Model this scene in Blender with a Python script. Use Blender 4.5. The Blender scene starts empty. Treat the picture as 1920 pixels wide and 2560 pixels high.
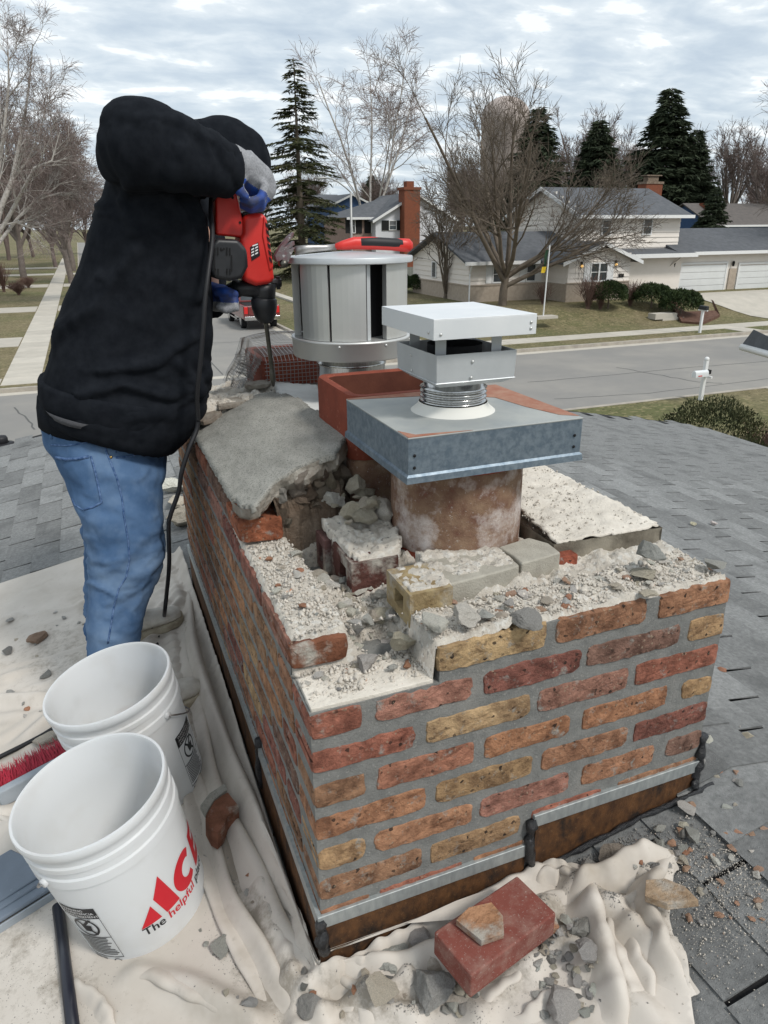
import bpy, bmesh, math, random
import numpy as np
from mathutils import Vector, Matrix, noise as mnoise
random.seed(7); np.random.seed(7)
scene = bpy.context.scene
col = scene.collection
R = math.radians

# ------------------------------------------------------------------ camera
# world: x along the cross street, y along the side street, z up; the camera
# stands on the roof at (0,0,0), the street lies 5.2 m below it.
F_PX, PITCH, YAW, ROLL = 1790.0, 0.38028, 0.37672, -0.00784
fw = Vector((math.sin(YAW)*math.cos(PITCH), math.cos(YAW)*math.cos(PITCH), -math.sin(PITCH)))
r0 = Vector((math.cos(YAW), -math.sin(YAW), 0)); u0 = r0.cross(fw)
rt = r0*math.cos(ROLL) + u0*math.sin(ROLL); up = -r0*math.sin(ROLL) + u0*math.cos(ROLL)
cd = bpy.data.cameras.new("camera"); cam = bpy.data.objects.new("camera", cd); col.objects.link(cam)
cd.sensor_fit = 'HORIZONTAL'; cd.sensor_width = 36.0; cd.lens = 36.0*F_PX/1920.0
cd.clip_start = 0.05; cd.clip_end = 5000
M3 = Matrix((rt, up, -fw)).transposed(); cam.matrix_world = M3.to_4x4()
scene.camera = cam

# ------------------------------------------------------------------ sky, sun, exposure
SUN_EL, SUN_AZ = R(50), R(150)          # azimuth from +y, clockwise: behind the camera, to the right
world = bpy.data.worlds.new("World"); scene.world = world; world.use_nodes = True
wn = world.node_tree; wn.nodes.clear()
def N(t, ty, **kw):
    n = t.nodes.new(ty)
    for k, v in kw.items(): setattr(n, k, v)
    return n
out = N(wn, 'ShaderNodeOutputWorld'); bg = N(wn, 'ShaderNodeBackground')
sky = N(wn, 'ShaderNodeTexSky', sky_type='NISHITA'); sky.sun_disc = False
sky.sun_elevation = SUN_EL; sky.sun_rotation = SUN_AZ; sky.altitude = 250; sky.dust_density = 2.0; sky.ozone_density = 1.5
tc = N(wn, 'ShaderNodeTexCoord'); sep = N(wn, 'ShaderNodeSeparateXYZ'); wn.links.new(tc.outputs['Generated'], sep.inputs[0])
mx = N(wn, 'ShaderNodeMath', operation='MAXIMUM'); wn.links.new(sep.outputs['Z'], mx.inputs[0]); mx.inputs[1].default_value = 0.0
ad = N(wn, 'ShaderNodeMath', operation='ADD'); wn.links.new(mx.outputs[0], ad.inputs[0]); ad.inputs[1].default_value = 0.16
dx = N(wn, 'ShaderNodeMath', operation='DIVIDE'); dy = N(wn, 'ShaderNodeMath', operation='DIVIDE')
wn.links.new(sep.outputs['X'], dx.inputs[0]); wn.links.new(ad.outputs[0], dx.inputs[1])
wn.links.new(sep.outputs['Y'], dy.inputs[0]); wn.links.new(ad.outputs[0], dy.inputs[1])
cmb = N(wn, 'ShaderNodeCombineXYZ'); wn.links.new(dx.outputs[0], cmb.inputs[0]); wn.links.new(dy.outputs[0], cmb.inputs[1])
mp = N(wn, 'ShaderNodeMapping'); wn.links.new(cmb.outputs[0], mp.inputs[0])
mp.inputs['Rotation'].default_value = (0, 0, R(22)); mp.inputs['Scale'].default_value = (1.0, 1.35, 1.0)
n1 = N(wn, 'ShaderNodeTexNoise'); n1.inputs['Scale'].default_value = 4.2; n1.inputs['Detail'].default_value = 7; n1.inputs['Roughness'].default_value = .55; n1.inputs['Distortion'].default_value = .25
n2 = N(wn, 'ShaderNodeTexNoise'); n2.inputs['Scale'].default_value = .9; n2.inputs['Detail'].default_value = 4
wn.links.new(mp.outputs[0], n1.inputs[0]); wn.links.new(mp.outputs[0], n2.inputs[0])
mixn = N(wn, 'ShaderNodeMath', operation='MULTIPLY_ADD'); wn.links.new(n2.outputs[0], mixn.inputs[0]); mixn.inputs[1].default_value = .75; wn.links.new(n1.outputs[0], mixn.inputs[2])
ramp = N(wn, 'ShaderNodeValToRGB'); e = ramp.color_ramp
e.elements[0].position = .60; e.elements[0].color = (4.2, 4.95, 5.75, 1)
e.elements[1].position = 1.12; e.elements[1].color = (8.0, 8.35, 8.55, 1)
k = e.elements.new(.80); k.color = (5.2, 5.9, 6.5, 1)
k = e.elements.new(.95); k.color = (6.5, 7.05, 7.4, 1)
wn.links.new(mixn.outputs[0], ramp.inputs[0])
mixc = N(wn, 'ShaderNodeMix', data_type='RGBA'); mixc.inputs[0].default_value = .90
wn.links.new(sky.outputs[0], mixc.inputs[6]); wn.links.new(ramp.outputs[0], mixc.inputs[7])
wn.links.new(mixc.outputs[2], bg.inputs[0]); bg.inputs[1].default_value = 0.082
wn.links.new(bg.outputs[0], out.inputs[0])
sd = bpy.data.lights.new("sun", 'SUN'); sun = bpy.data.objects.new("sun", sd); col.objects.link(sun)
sd.energy = 1.5; sd.angle = R(11); sd.color = (1.0, .965, .91)
sdir = Vector((math.sin(SUN_AZ)*math.cos(SUN_EL), math.cos(SUN_AZ)*math.cos(SUN_EL), math.sin(SUN_EL)))
sun.rotation_euler = sdir.to_track_quat('Z', 'Y').to_euler()
vs = scene.view_settings; vs.view_transform = 'Standard'; vs.look = 'None'; vs.gamma = 1; vs.use_curve_mapping = False
vs.exposure = 0.70
scene.cycles.use_denoising = True; scene.cycles.max_bounces = 6; scene.cycles.transparent_max_bounces = 6
scene.cycles.diffuse_bounces = 3; scene.cycles.glossy_bounces = 3; scene.cycles.transmission_bounces = 4

# ------------------------------------------------------------------ pixel helpers (photo pixels 1920x2560)
def ray(u, v): return fw + rt*((u-960)/F_PX) + up*((1280-v)/F_PX)
def onz(u, v, z): d = ray(u, v); return d*(z/d.z)
def ony(u, v, y): d = ray(u, v); return d*(y/d.y)
def onx(u, v, x): d = ray(u, v); return d*(x/d.x)
SL, XR, ZR = .19, 1.2, -1.153             # roof pitch, ridge position
def zL(x): return ZR + SL*(x-XR)
def onL(u, v): d = ray(u, v); return d*((ZR-SL*XR)/(d.z-SL*d.x))
def onR(u, v): d = ray(u, v); return d*((ZR+SL*XR)/(d.z+SL*d.x))
D = 2560/2212.0                            # overview pixels -> photo pixels
def zroof(x): return zL(x) if x < XR else ZR-SL*(x-XR)

# ------------------------------------------------------------------ mesh helpers
class MB:
    def __init__(s): s.v = []; s.f = []; s.m = []; s.mi = 0
    def _add(s, vs_, fs):
        b = len(s.v); s.v += [tuple(p) for p in vs_]; s.f += [tuple(i+b for i in f) for f in fs]; s.m += [s.mi]*len(fs); return s
    def box(s, a, b, mtx=None, jit=0):
        x0, y0, z0 = a; x1, y1, z1 = b
        vs_ = [Vector(p) for p in ((x0,y0,z0),(x1,y0,z0),(x1,y1,z0),(x0,y1,z0),(x0,y0,z1),(x1,y0,z1),(x1,y1,z1),(x0,y1,z1))]
        if jit: vs_ = [p+Vector((random.uniform(-jit,jit),)*1+(random.uniform(-jit,jit), random.uniform(-jit,jit))) for p in vs_]
        if mtx: vs_ = [mtx @ p for p in vs_]
        return s._add(vs_, [(0,3,2,1),(4,5,6,7),(0,1,5,4),(1,2,6,5),(2,3,7,6),(3,0,4,7)])
    def hexa(s, p8): return s._add(p8, [(0,3,2,1),(4,5,6,7),(0,1,5,4),(1,2,6,5),(2,3,7,6),(3,0,4,7)])
    def prism(s, poly, off):
        """poly: list of Vectors, off: Vector"""
        n = len(poly); off = Vector(off); vs_ = [Vector(p) for p in poly] + [Vector(p)+off for p in poly]
        fs = [tuple(range(n))[::-1], tuple(range(n, 2*n))] + [(i, (i+1) % n, n+(i+1) % n, n+i) for i in range(n)]
        return s._add(vs_, fs)
    def rings(s, rings, cap0=True, cap1=True, closed=True):
        n = len(rings[0]); vs_ = [p for r in rings for p in r]; fs = []
        for k in range(len(rings)-1):
            for i in range(n if closed else n-1):
                j = (i+1) % n; fs.append((k*n+i, k*n+j, (k+1)*n+j, (k+1)*n+i))
        if cap0: fs.append(tuple(range(n))[::-1])
        if cap1: fs.append(tuple(range((len(rings)-1)*n, len(rings)*n)))
        return s._add(vs_, fs)
    def tube(s, pts, rad, n=8, cap=True, squash=1.0):
        pts = [Vector(p) for p in pts]
        if not hasattr(rad, '__len__'): rad = [rad]*len(pts)
        rings = []; prev = None
        for i, p in enumerate(pts):
            t = (pts[min(i+1, len(pts)-1)]-pts[max(i-1, 0)]).normalized()
            if prev is None:
                a = Vector((0,0,1)) if abs(t.z) < .9 else Vector((1,0,0)); prev = t.cross(a).normalized()
            x = (prev - t*prev.dot(t)).normalized(); prev = x; y = t.cross(x)
            rings.append([p + (x*math.cos(2*math.pi*k/n) + y*math.sin(2*math.pi*k/n)*squash)*rad[i] for k in range(n)])
        return s.rings(rings, cap, cap)
    def lathe(s, prof, n=32, mtx=None, cap0=False, cap1=False):
        rings = [[Vector((r*math.cos(2*math.pi*k/n), r*math.sin(2*math.pi*k/n), z)) for k in range(n)] for r, z in prof]
        if mtx: rings = [[mtx @ p for p in r_] for r_ in rings]
        return s.rings(rings, cap0, cap1)
    def ball(s, c, r, n=10, m=6, sc=(1,1,1)):
        c = Vector(c)
        rings = [[c+Vector((math.cos(2*math.pi*k/n)*math.sin(math.pi*j/m)*r*sc[0], math.sin(2*math.pi*k/n)*math.sin(math.pi*j/m)*r*sc[1], -math.cos(math.pi*j/m)*r*sc[2])) for k in range(n)] for j in range(1, m)]
        return s.rings(rings)
    def mesh(s, name, mats=(), smooth=False):
        me = bpy.data.meshes.new(name); me.from_pydata(s.v, [], s.f)
        for m in (mats if isinstance(mats, (list, tuple)) else [mats]):
            if m: me.materials.append(m)
        if any(s.m): me.polygons.foreach_set('material_index', s.m)
        if smooth: me.polygons.foreach_set('use_smooth', [True]*len(me.polygons))
        me.update(); return me

def fast_mesh(name, V, Fq, mat, smooth=False):
    """V (n,3) float, Fq (m,k) int: all faces with k corners"""
    V = np.asarray(V, np.float32); Fq = np.asarray(Fq, np.int32); k = Fq.shape[1]
    me = bpy.data.meshes.new(name); me.vertices.add(len(V)); me.vertices.foreach_set('co', V.ravel())
    me.loops.add(Fq.size); me.loops.foreach_set('vertex_index', Fq.ravel())
    me.polygons.add(len(Fq)); me.polygons.foreach_set('loop_start', np.arange(0, Fq.size, k, dtype=np.int32))
    try: me.polygons.foreach_set('loop_total', np.full(len(Fq), k, np.int32))
    except Exception: pass
    if smooth: me.polygons.foreach_set('use_smooth', np.ones(len(Fq), bool))
    me.materials.append(mat); me.update(calc_edges=True); me.validate(); return me

def link(o, parent=None):
    col.objects.link(o)
    if parent is not None:
        o.parent = parent; o.matrix_parent_inverse = Matrix.Translation(-Vector(parent.get('_o', (0,0,0))))
    return o
def tag(o, label, cat, group=None):
    o['label'] = label; o['category'] = cat
    if group: o['group'] = group
    return o
def thing(name, label, cat, loc=(0,0,0), group=None):
    """an Empty at the thing's base; parts are built in world coordinates"""
    o = bpy.data.objects.new(name, None); o.empty_display_size = .1; col.objects.link(o)
    o.location = loc; o['_o'] = tuple(loc); return tag(o, label, cat, group)
def obj(name, mb, mat, parent=None, smooth=False, color=None, kind=None, bevel=0, seg=2):
    me = mb.mesh(name, mat, smooth) if isinstance(mb, MB) else mb
    o = bpy.data.objects.new(name, me); link(o, parent)
    if color: o.color = (*color, 1)
    if kind: o['kind'] = kind
    if bevel:
        b = o.modifiers.new('bevel', 'BEVEL'); b.width = bevel; b.segments = seg; b.limit_method = 'ANGLE'; b.angle_limit = R(35)
        if smooth is False: o.data.polygons.foreach_set('use_smooth', [True]*len(o.data.polygons))
        w = o.modifiers.new('wn', 'WEIGHTED_NORMAL'); w.keep_sharp = True
    return o
def one(name, mb, mat, label, cat, group=None, **kw):
    return tag(obj(name, mb, mat, None, **kw), label, cat, group)
def struct(name, mb, mat, parent=None, smooth=False):
    o = obj(name, mb, mat, parent, smooth)
    if parent is None: o['kind'] = 'structure'
    return o
def fbm(x, y, z=0, oct=4, lac=2.0, gain=.5):
    return mnoise.fractal(Vector((x, y, z)), 1.0, lac, oct, noise_basis='PERLIN_ORIGINAL')
def nz(x, y, z=0.0): return mnoise.noise(Vector((x, y, z)))

# ------------------------------------------------------------------ materials
MATS = {}
def lk(t, a, b): t.links.new(a, b)
def mat(name, c1, c2=None, scale=20, rough=.8, metal=0, bump=0, bscale=None, c3=None, s3=4, spec=.3, detail=6,
        use_objcol=False, rnd=0.0, dist=.0, thr=(.35,.65), thr3=(.5,.7), stretch=None, coat=0, tex='Object', bdist=.01):
    """noise-mixed procedural principled material"""
    m = bpy.data.materials.new(name); m.use_nodes = True; t = m.node_tree; b = t.nodes['Principled BSDF']
    b.inputs['Roughness'].default_value = rough; b.inputs['Metallic'].default_value = metal
    b.inputs['Specular IOR Level'].default_value = spec
    if coat: b.inputs['Coat Weight'].default_value = coat; b.inputs['Coat Roughness'].default_value = .08
    tcn = N(t, 'ShaderNodeTexCoord'); vec = tcn.outputs[tex]
    if use_objcol or rnd:
        oi = N(t, 'ShaderNodeObjectInfo'); va = N(t, 'ShaderNodeVectorMath', operation='MULTIPLY_ADD')
        lk(t, oi.outputs['Random'], va.inputs[0]); va.inputs[1].default_value = (37, 51, 23); lk(t, vec, va.inputs[2]); vec = va.outputs[0]
    if stretch:
        mpn = N(t, 'ShaderNodeMapping'); mpn.inputs['Scale'].default_value = stretch; lk(t, vec, mpn.inputs[0]); vec = mpn.outputs[0]
    colo = None
    if use_objcol: colo = oi.outputs['Color']
    if c2 is not None or use_objcol:
        n = N(t, 'ShaderNodeTexNoise'); n.inputs['Scale'].default_value = scale; n.inputs['Detail'].default_value = detail; n.inputs['Distortion'].default_value = dist
        n.inputs['Roughness'].default_value = .6
        lk(t, vec, n.inputs['Vector']); mr = N(t, 'ShaderNodeMapRange'); mr.inputs[1].default_value = thr[0]; mr.inputs[2].default_value = thr[1]; lk(t, n.outputs[0], mr.inputs[0])
        mi = N(t, 'ShaderNodeMix', data_type='RGBA'); lk(t, mr.outputs[0], mi.inputs[0])
        if use_objcol:
            hs = N(t, 'ShaderNodeMix', data_type='RGBA', blend_type='MULTIPLY'); hs.inputs[0].default_value = 1; lk(t, colo, hs.inputs[6]); hs.inputs[7].default_value = (*(c1 or (1,1,1)), 1)
            h2 = N(t, 'ShaderNodeMix', data_type='RGBA', blend_type='MULTIPLY'); h2.inputs[0].default_value = 1; lk(t, colo, h2.inputs[6]); h2.inputs[7].default_value = (*(c2 or (.5,.5,.5)), 1)
            lk(t, hs.outputs[2], mi.inputs[6]); lk(t, h2.outputs[2], mi.inputs[7])
        else:
            mi.inputs[6].default_value = (*c1, 1); mi.inputs[7].default_value = (*c2, 1)
        cur = mi.outputs[2]
        if c3 is not None:
            n3 = N(t, 'ShaderNodeTexNoise'); n3.inputs['Scale'].default_value = s3; n3.inputs['Detail'].default_value = 5; n3.inputs['Roughness'].default_value = .65; lk(t, vec, n3.inputs['Vector'])
            m3 = N(t, 'ShaderNodeMapRange'); m3.inputs[1].default_value = thr3[0]; m3.inputs[2].default_value = thr3[1]; lk(t, n3.outputs[0], m3.inputs[0])
            x3 = N(t, 'ShaderNodeMix', data_type='RGBA'); lk(t, m3.outputs[0], x3.inputs[0]); lk(t, cur, x3.inputs[6]); x3.inputs[7].default_value = (*c3, 1); cur = x3.outputs[2]
        if rnd:
            ma = N(t, 'ShaderNodeMapRange'); ma.inputs[3].default_value = 1-rnd; ma.inputs[4].default_value = 1+rnd; lk(t, oi.outputs['Random'], ma.inputs[0])
            hv = N(t, 'ShaderNodeHueSaturation'); lk(t, ma.outputs[0], hv.inputs['Value']); lk(t, cur, hv.inputs['Color']); cur = hv.outputs[0]
        lk(t, cur, b.inputs['Base Color'])
    else:
        b.inputs['Base Color'].default_value = (*c1, 1)
    if bump:
        nb = N(t, 'ShaderNodeTexNoise'); nb.inputs['Scale'].default_value = bscale or scale*3; nb.inputs['Detail'].default_value = 8; nb.inputs['Roughness'].default_value = .7
        lk(t, vec, nb.inputs['Vector']); bp = N(t, 'ShaderNodeBump'); bp.inputs['Strength'].default_value = bump; bp.inputs['Distance'].default_value = bdist
        lk(t, nb.outputs[0], bp.inputs['Height']); lk(t, bp.outputs[0], b.inputs['Normal'])
    MATS[name] = m; return m
M = {}
def speckle(m, scale, c, thr, amount=1.0, vor=True, tex='Object'):
    """overlay small specks of colour c"""
    t = m.node_tree; b = t.nodes['Principled BSDF']; l = b.inputs['Base Color'].links
    tcn = N(t, 'ShaderNodeTexCoord')
    if vor:
        n = N(t, 'ShaderNodeTexVoronoi'); n.inputs['Scale'].default_value = scale; lk(t, tcn.outputs[tex], n.inputs['Vector']); o = n.outputs['Color']
        s = N(t, 'ShaderNodeSeparateColor'); lk(t, o, s.inputs[0]); o = s.outputs[0]
    else:
        n = N(t, 'ShaderNodeTexNoise'); n.inputs['Scale'].default_value = scale; n.inputs['Detail'].default_value = 3; n.inputs['Roughness'].default_value = .8; lk(t, tcn.outputs[tex], n.inputs['Vector']); o = n.outputs[0]
    mr = N(t, 'ShaderNodeMapRange'); mr.inputs[1].default_value = thr; mr.inputs[2].default_value = min(1, thr+.06); mr.inputs[4].default_value = amount; lk(t, o, mr.inputs[0])
    mi = N(t, 'ShaderNodeMix', data_type='RGBA'); lk(t, mr.outputs[0], mi.inputs[0])
    if l: lk(t, l[0].from_socket, mi.inputs[6])
    else: mi.inputs[6].default_value = b.inputs['Base Color'].default_value
    mi.inputs[7].default_value = (*c, 1); lk(t, mi.outputs[2], b.inputs['Base Color']); return m

M['brick'] = mat('brick', (1.32,1.30,1.26), (.50,.45,.43), scale=26, rough=.9, bump=1, bscale=95, use_objcol=True, c3=(.33,.32,.29), s3=40, thr3=(.58,.72), bdist=.011, dist=.4)
speckle(M['brick'], 38, (.13,.06,.042), .62, .4, vor=False)
speckle(M['brick'], 170, (.03,.02,.015), .955); speckle(M['brick'], 260, (.42,.34,.24), .965, .55)
M['brick_old'] = mat('brick_old', (1,1,1), (.5,.45,.4), scale=22, rough=.95, bump=1, bscale=80, use_objcol=True, c3=(.42,.39,.34), s3=15, thr3=(.5,.66), bdist=.008)
M['mortar'] = mat('mortar', (.165,.166,.158), (.225,.225,.212), scale=40, rough=.95, bump=.8, bscale=240, c3=(.27,.26,.24), s3=9, thr3=(.55,.75), bdist=.004)
speckle(M['mortar'], 300, (.06,.06,.06), .90, .6); speckle(M['mortar'], 300, (.40,.39,.36), .92, .5)
M['bed'] = mat('crumbled_mortar', (.72,.665,.58), (.55,.50,.43), scale=26, rough=.97, bump=1, bscale=140, c3=(.40,.30,.23), s3=13, thr3=(.62,.78), bdist=.008)
speckle(M['bed'], 120, (.72,.69,.63), .8, .8); speckle(M['bed'], 190, (.22,.2,.18), .93, .7)
M['crown'] = mat('crown_mortar', (.22,.215,.19), (.31,.30,.27), scale=30, rough=.95, bump=.7, bscale=300, c3=(.37,.36,.32), s3=5, thr3=(.5,.75), stretch=(1,.35,1), bdist=.004)
speckle(M['crown'], 420, (.1,.1,.09), .8, .6)
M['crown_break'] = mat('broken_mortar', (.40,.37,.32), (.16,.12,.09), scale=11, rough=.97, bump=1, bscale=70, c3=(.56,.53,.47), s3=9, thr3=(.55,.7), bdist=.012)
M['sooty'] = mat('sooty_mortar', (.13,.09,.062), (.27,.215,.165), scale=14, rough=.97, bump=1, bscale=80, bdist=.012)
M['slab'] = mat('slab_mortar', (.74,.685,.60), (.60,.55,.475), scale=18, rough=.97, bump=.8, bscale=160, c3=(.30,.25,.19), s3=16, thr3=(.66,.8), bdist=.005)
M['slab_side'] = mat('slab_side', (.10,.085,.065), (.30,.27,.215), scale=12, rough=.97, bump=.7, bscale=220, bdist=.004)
M['ring'] = mat('ring_concrete', (.42,.395,.335), (.34,.315,.265), scale=30, rough=.97, bump=.8, bscale=240, bdist=.004, c3=(.62,.58,.5), s3=12, thr3=(.55,.75))
M['chunk'] = mat('rubble', (1.3,1.3,1.28), (.9,.9,.88), scale=30, rough=.97, bump=.9, bscale=160, use_objcol=True, bdist=.006)
speckle(M['chunk'], 300, (.15,.14,.13), .9, .5)
M['grit'] = mat('grit', (.62,.57,.50), (.42,.385,.335), scale=60, rough=.97, c3=(.45,.24,.15), s3=45, thr3=(.64,.68))
M['grit_dark'] = mat('grit_dark', (.33,.31,.28), (.16,.155,.15), scale=50, rough=.97, c3=(.40,.2,.12), s3=40, thr3=(.66,.70))
M['terracotta'] = mat('terracotta', (.235,.055,.030), (.18,.042,.024), scale=20, rough=.8, bump=.35, bscale=300, c3=(.30,.11,.07), s3=60, thr3=(.6,.7), bdist=.002)
M['flue_weathered'] = mat('weathered_flue', (.26,.17,.11), (.15,.075,.05), scale=24, rough=.85, bump=.7, bscale=160, c3=(.56,.50,.47), s3=10, thr3=(.50,.68), bdist=.004)
speckle(M['flue_weathered'], 150, (.55,.52,.5), .62, .5, vor=False); speckle(M['flue_weathered'], 24, (.17,.05,.035), .66, .8, vor=False)
M['flue_red'] = mat('flue_red', (.27,.045,.022), (.2,.05,.03), scale=14, rough=.7, bump=.3, bscale=120, bdist=.003)
M['galv'] = mat('galvanised', (.15,.195,.24), (.24,.29,.335), scale=90, rough=.42, metal=.55, bump=.12, bscale=60, detail=2, c3=(.12,.17,.225), s3=6, thr3=(.45,.7), bdist=.002)
M['galv_top'] = mat('galvanised_top', (.40,.41,.385), (.30,.32,.32), scale=9, rough=.55, metal=.15, bump=.1, bscale=60, bdist=.002)
M['rust_edge'] = mat('rust_stain', (.30,.12,.075), (.36,.2,.14), scale=30, rough=.85, bump=.3, bscale=200, bdist=.002)
M['alu'] = mat('aluminium', (.60,.60,.58), (.54,.545,.53), scale=6, rough=.42, metal=.6, bump=.04, bscale=20, bdist=.002)
M['alu_dull'] = mat('dull_aluminium', (.60,.62,.63), (.52,.54,.55), scale=10, rough=.5, metal=.5, bump=.08, bscale=60, bdist=.002)
M['alu_shiny'] = mat('bright_steel', (.60,.60,.59), (.40,.40,.40), scale=6, rough=.2, metal=.95, stretch=(30,30,1))
M['white_cap'] = mat('white_coated_steel', (.74,.75,.75), (.66,.68,.69), scale=6, rough=.45, metal=.15)
M['dark'] = mat('dark_void', (.012,.012,.013), rough=.8)
M['black_plastic'] = mat('black_plastic', (.012,.013,.016), (.02,.021,.024), scale=30, rough=.45, bump=.1, bscale=400, spec=.5, bdist=.001)
M['black_rubber'] = mat('black_rubber', (.01,.01,.012), rough=.55, spec=.4)
M['red_plastic'] = mat('red_plastic', (.62,.028,.02), (.56,.022,.017), scale=12, rough=.42, bump=.05, bscale=500, spec=.5, bdist=.001)
M['steel_dark'] = mat('dark_steel', (.09,.085,.075), (.16,.15,.13), scale=30, rough=.4, metal=.9)
M['steel'] = mat('worn_steel', (.42,.41,.40), (.28,.26,.25), scale=40, rough=.38, metal=.85)
M['hammer_head'] = mat('painted_steel', (.17,.15,.15), (.16,.07,.08), scale=60, rough=.5, metal=.4, c3=(.42,.42,.42), s3=70, thr3=(.58,.64))
M['tar'] = mat('roof_tar', (.008,.009,.011), (.02,.02,.022), scale=40, rough=.28, bump=.8, bscale=70, spec=.6, bdist=.01)
M['rusty'] = mat('rusted_flashing', (.052,.026,.014), (.125,.058,.024), scale=26, rough=.75, bump=.5, bscale=120, stretch=(1.6,1.6,1), c3=(.022,.016,.013), s3=9, thr3=(.50,.64), bdist=.003, spec=.2)
speckle(M['rusty'], 90, (.17,.095,.045), .60, .5, vor=False)
M['liner_shade'] = mat('shaded_flue_liner', (.085,.026,.016), (.12,.04,.024), scale=14, rough=.9, bump=.4, bscale=120, bdist=.002)  # sooty tile inside, its colour darkened to stand for the shade within
M['strip'] = mat('zinc_strip', (.42,.44,.43), (.30,.32,.32), scale=25, rough=.5, metal=.5, stretch=(3,3,1), bump=.2, bscale=40, bdist=.002)
M['shingle'] = mat('shingle', (.18,.183,.18), (.265,.268,.262), scale=75, rough=.97, bump=1, bscale=380, c3=(.125,.127,.125), s3=5, thr3=(.48,.75), rnd=.2, bdist=.004)
speckle(M['shingle'], 420, (.46,.46,.45), .66, .7, vor=False); speckle(M['shingle'], 360, (.05,.05,.052), .64, .75, vor=False); speckle(M['shingle'], 60, (.10,.10,.10), .62, .5, vor=False)
M['underlay'] = mat('shaded_underlay', (.018,.018,.02), (.03,.03,.03), scale=60, rough=.97)  # near-black: shade down in the tab slots is put into this colour
M['cloth'] = mat('drop_cloth', (.575,.53,.475), (.49,.445,.39), scale=5, rough=.95, bump=.10, bscale=300, c3=(.36,.315,.26), s3=3.4, thr3=(.54,.74), bdist=.0015)
speckle(M['cloth'], 46, (.36,.32,.265), .64, .30, vor=False)
def hdpe():
    m = bpy.data.materials.new('white_hdpe'); m.use_nodes = True; t = m.node_tree; b = t.nodes['Principled BSDF']
    b.inputs['Base Color'].default_value = (.86,.87,.875,1); b.inputs['Roughness'].default_value = .32; b.inputs['Specular IOR Level'].default_value = .45
    tr = N(t, 'ShaderNodeBsdfTranslucent'); tr.inputs[0].default_value = (.86,.87,.87,1); ms = N(t, 'ShaderNodeMixShader'); ms.inputs[0].default_value = .42
    tcn = N(t, 'ShaderNodeTexCoord'); n = N(t, 'ShaderNodeTexNoise'); n.inputs['Scale'].default_value = 9; n.inputs['Detail'].default_value = 6; lk(t, tcn.outputs['Object'], n.inputs['Vector'])
    mr = N(t, 'ShaderNodeMapRange'); mr.inputs[1].default_value = .50; mr.inputs[2].default_value = .75; mr.inputs[4].default_value = .55; lk(t, n.outputs[0], mr.inputs[0])
    mi = N(t, 'ShaderNodeMix', data_type='RGBA'); lk(t, mr.outputs[0], mi.inputs[0]); mi.inputs[6].default_value = (.86,.87,.875,1); mi.inputs[7].default_value = (.68,.655,.61,1); n2_ = N(t, 'ShaderNodeTexNoise'); n2_.inputs['Scale'].default_value = 70; n2_.inputs['Detail'].default_value = 8; n2_.inputs['Roughness'].default_value = .8; lk(t, tcn.outputs['Object'], n2_.inputs['Vector'])
    mr2 = N(t, 'ShaderNodeMapRange'); mr2.inputs[1].default_value = .66; mr2.inputs[2].default_value = .72; mr2.inputs[4].default_value = .45; lk(t, n2_.outputs[0], mr2.inputs[0]); mi2 = N(t, 'ShaderNodeMix', data_type='RGBA'); lk(t, mr2.outputs[0], mi2.inputs[0]); lk(t, mi.outputs[2], mi2.inputs[6]); mi2.inputs[7].default_value = (.45,.41,.35,1); lk(t, mi2.outputs[2], b.inputs['Base Color'])
    o = t.nodes['Material Output']; lk(t, b.outputs[0], ms.inputs[1]); lk(t, tr.outputs[0], ms.inputs[2]); lk(t, ms.outputs[0], o.inputs[0]); return m
M['hdpe'] = hdpe()
def dirty(m, c):
    t = m.node_tree; b = t.nodes['Principled BSDF']; src = b.inputs['Base Color'].links[0].from_socket; at = N(t, 'ShaderNodeAttribute'); at.attribute_name = 'dirt'
    tcn = N(t, 'ShaderNodeTexCoord'); n = N(t, 'ShaderNodeTexNoise'); n.inputs['Scale'].default_value = 38; n.inputs['Detail'].default_value = 9; n.inputs['Roughness'].default_value = .75; lk(t, tcn.outputs['Object'], n.inputs['Vector'])
    a = N(t, 'ShaderNodeMath', operation='MULTIPLY_ADD'); lk(t, at.outputs['Fac'], a.inputs[0]); a.inputs[1].default_value = .55; lk(t, n.outputs[0], a.inputs[2])
    mr = N(t, 'ShaderNodeMapRange'); mr.inputs[1].default_value = .68; mr.inputs[2].default_value = .95; mr.inputs[4].default_value = .85; lk(t, a.outputs[0], mr.inputs[0])
    mi = N(t, 'ShaderNodeMix', data_type='RGBA'); lk(t, mr.outputs[0], mi.inputs[0]); lk(t, src, mi.inputs[6]); mi.inputs[7].default_value = (*c, 1); lk(t, mi.outputs[2], b.inputs['Base Color'])
dirty(M['cloth'], (.235,.205,.165))
M['ink_red'] = mat('red_ink', (.55,.018,.03), rough=.35); M['ink_black'] = mat('black_ink', (.015,.015,.018), rough=.4); M['ink_white'] = mat('white_ink', (.8,.8,.8), rough=.4)
M['hoodie'] = mat('black_fleece', (.0075,.009,.012), (.013,.015,.019), scale=30, rough=1, bump=.25, bscale=500, spec=.08, bdist=.001)
M['lining'] = mat('hood_lining', (.22,.19,.16), rough=1)
M['denim'] = mat('denim', (.050,.100,.195), (.085,.150,.265), scale=9, rough=.95, bump=.5, bscale=300, c3=(.19,.27,.38), s3=3.2, thr3=(.46,.72), spec=.12, bdist=.0015)
speckle(M['denim'], 300, (.20,.29,.43), .72, .4, vor=False); speckle(M['denim'], 160, (.03,.07,.17), .66, .5, vor=False)
M['denim_seam'] = mat('denim_seam', (.03,.07,.17), (.13,.2,.34), scale=90, rough=.95, spec=.1)
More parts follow.
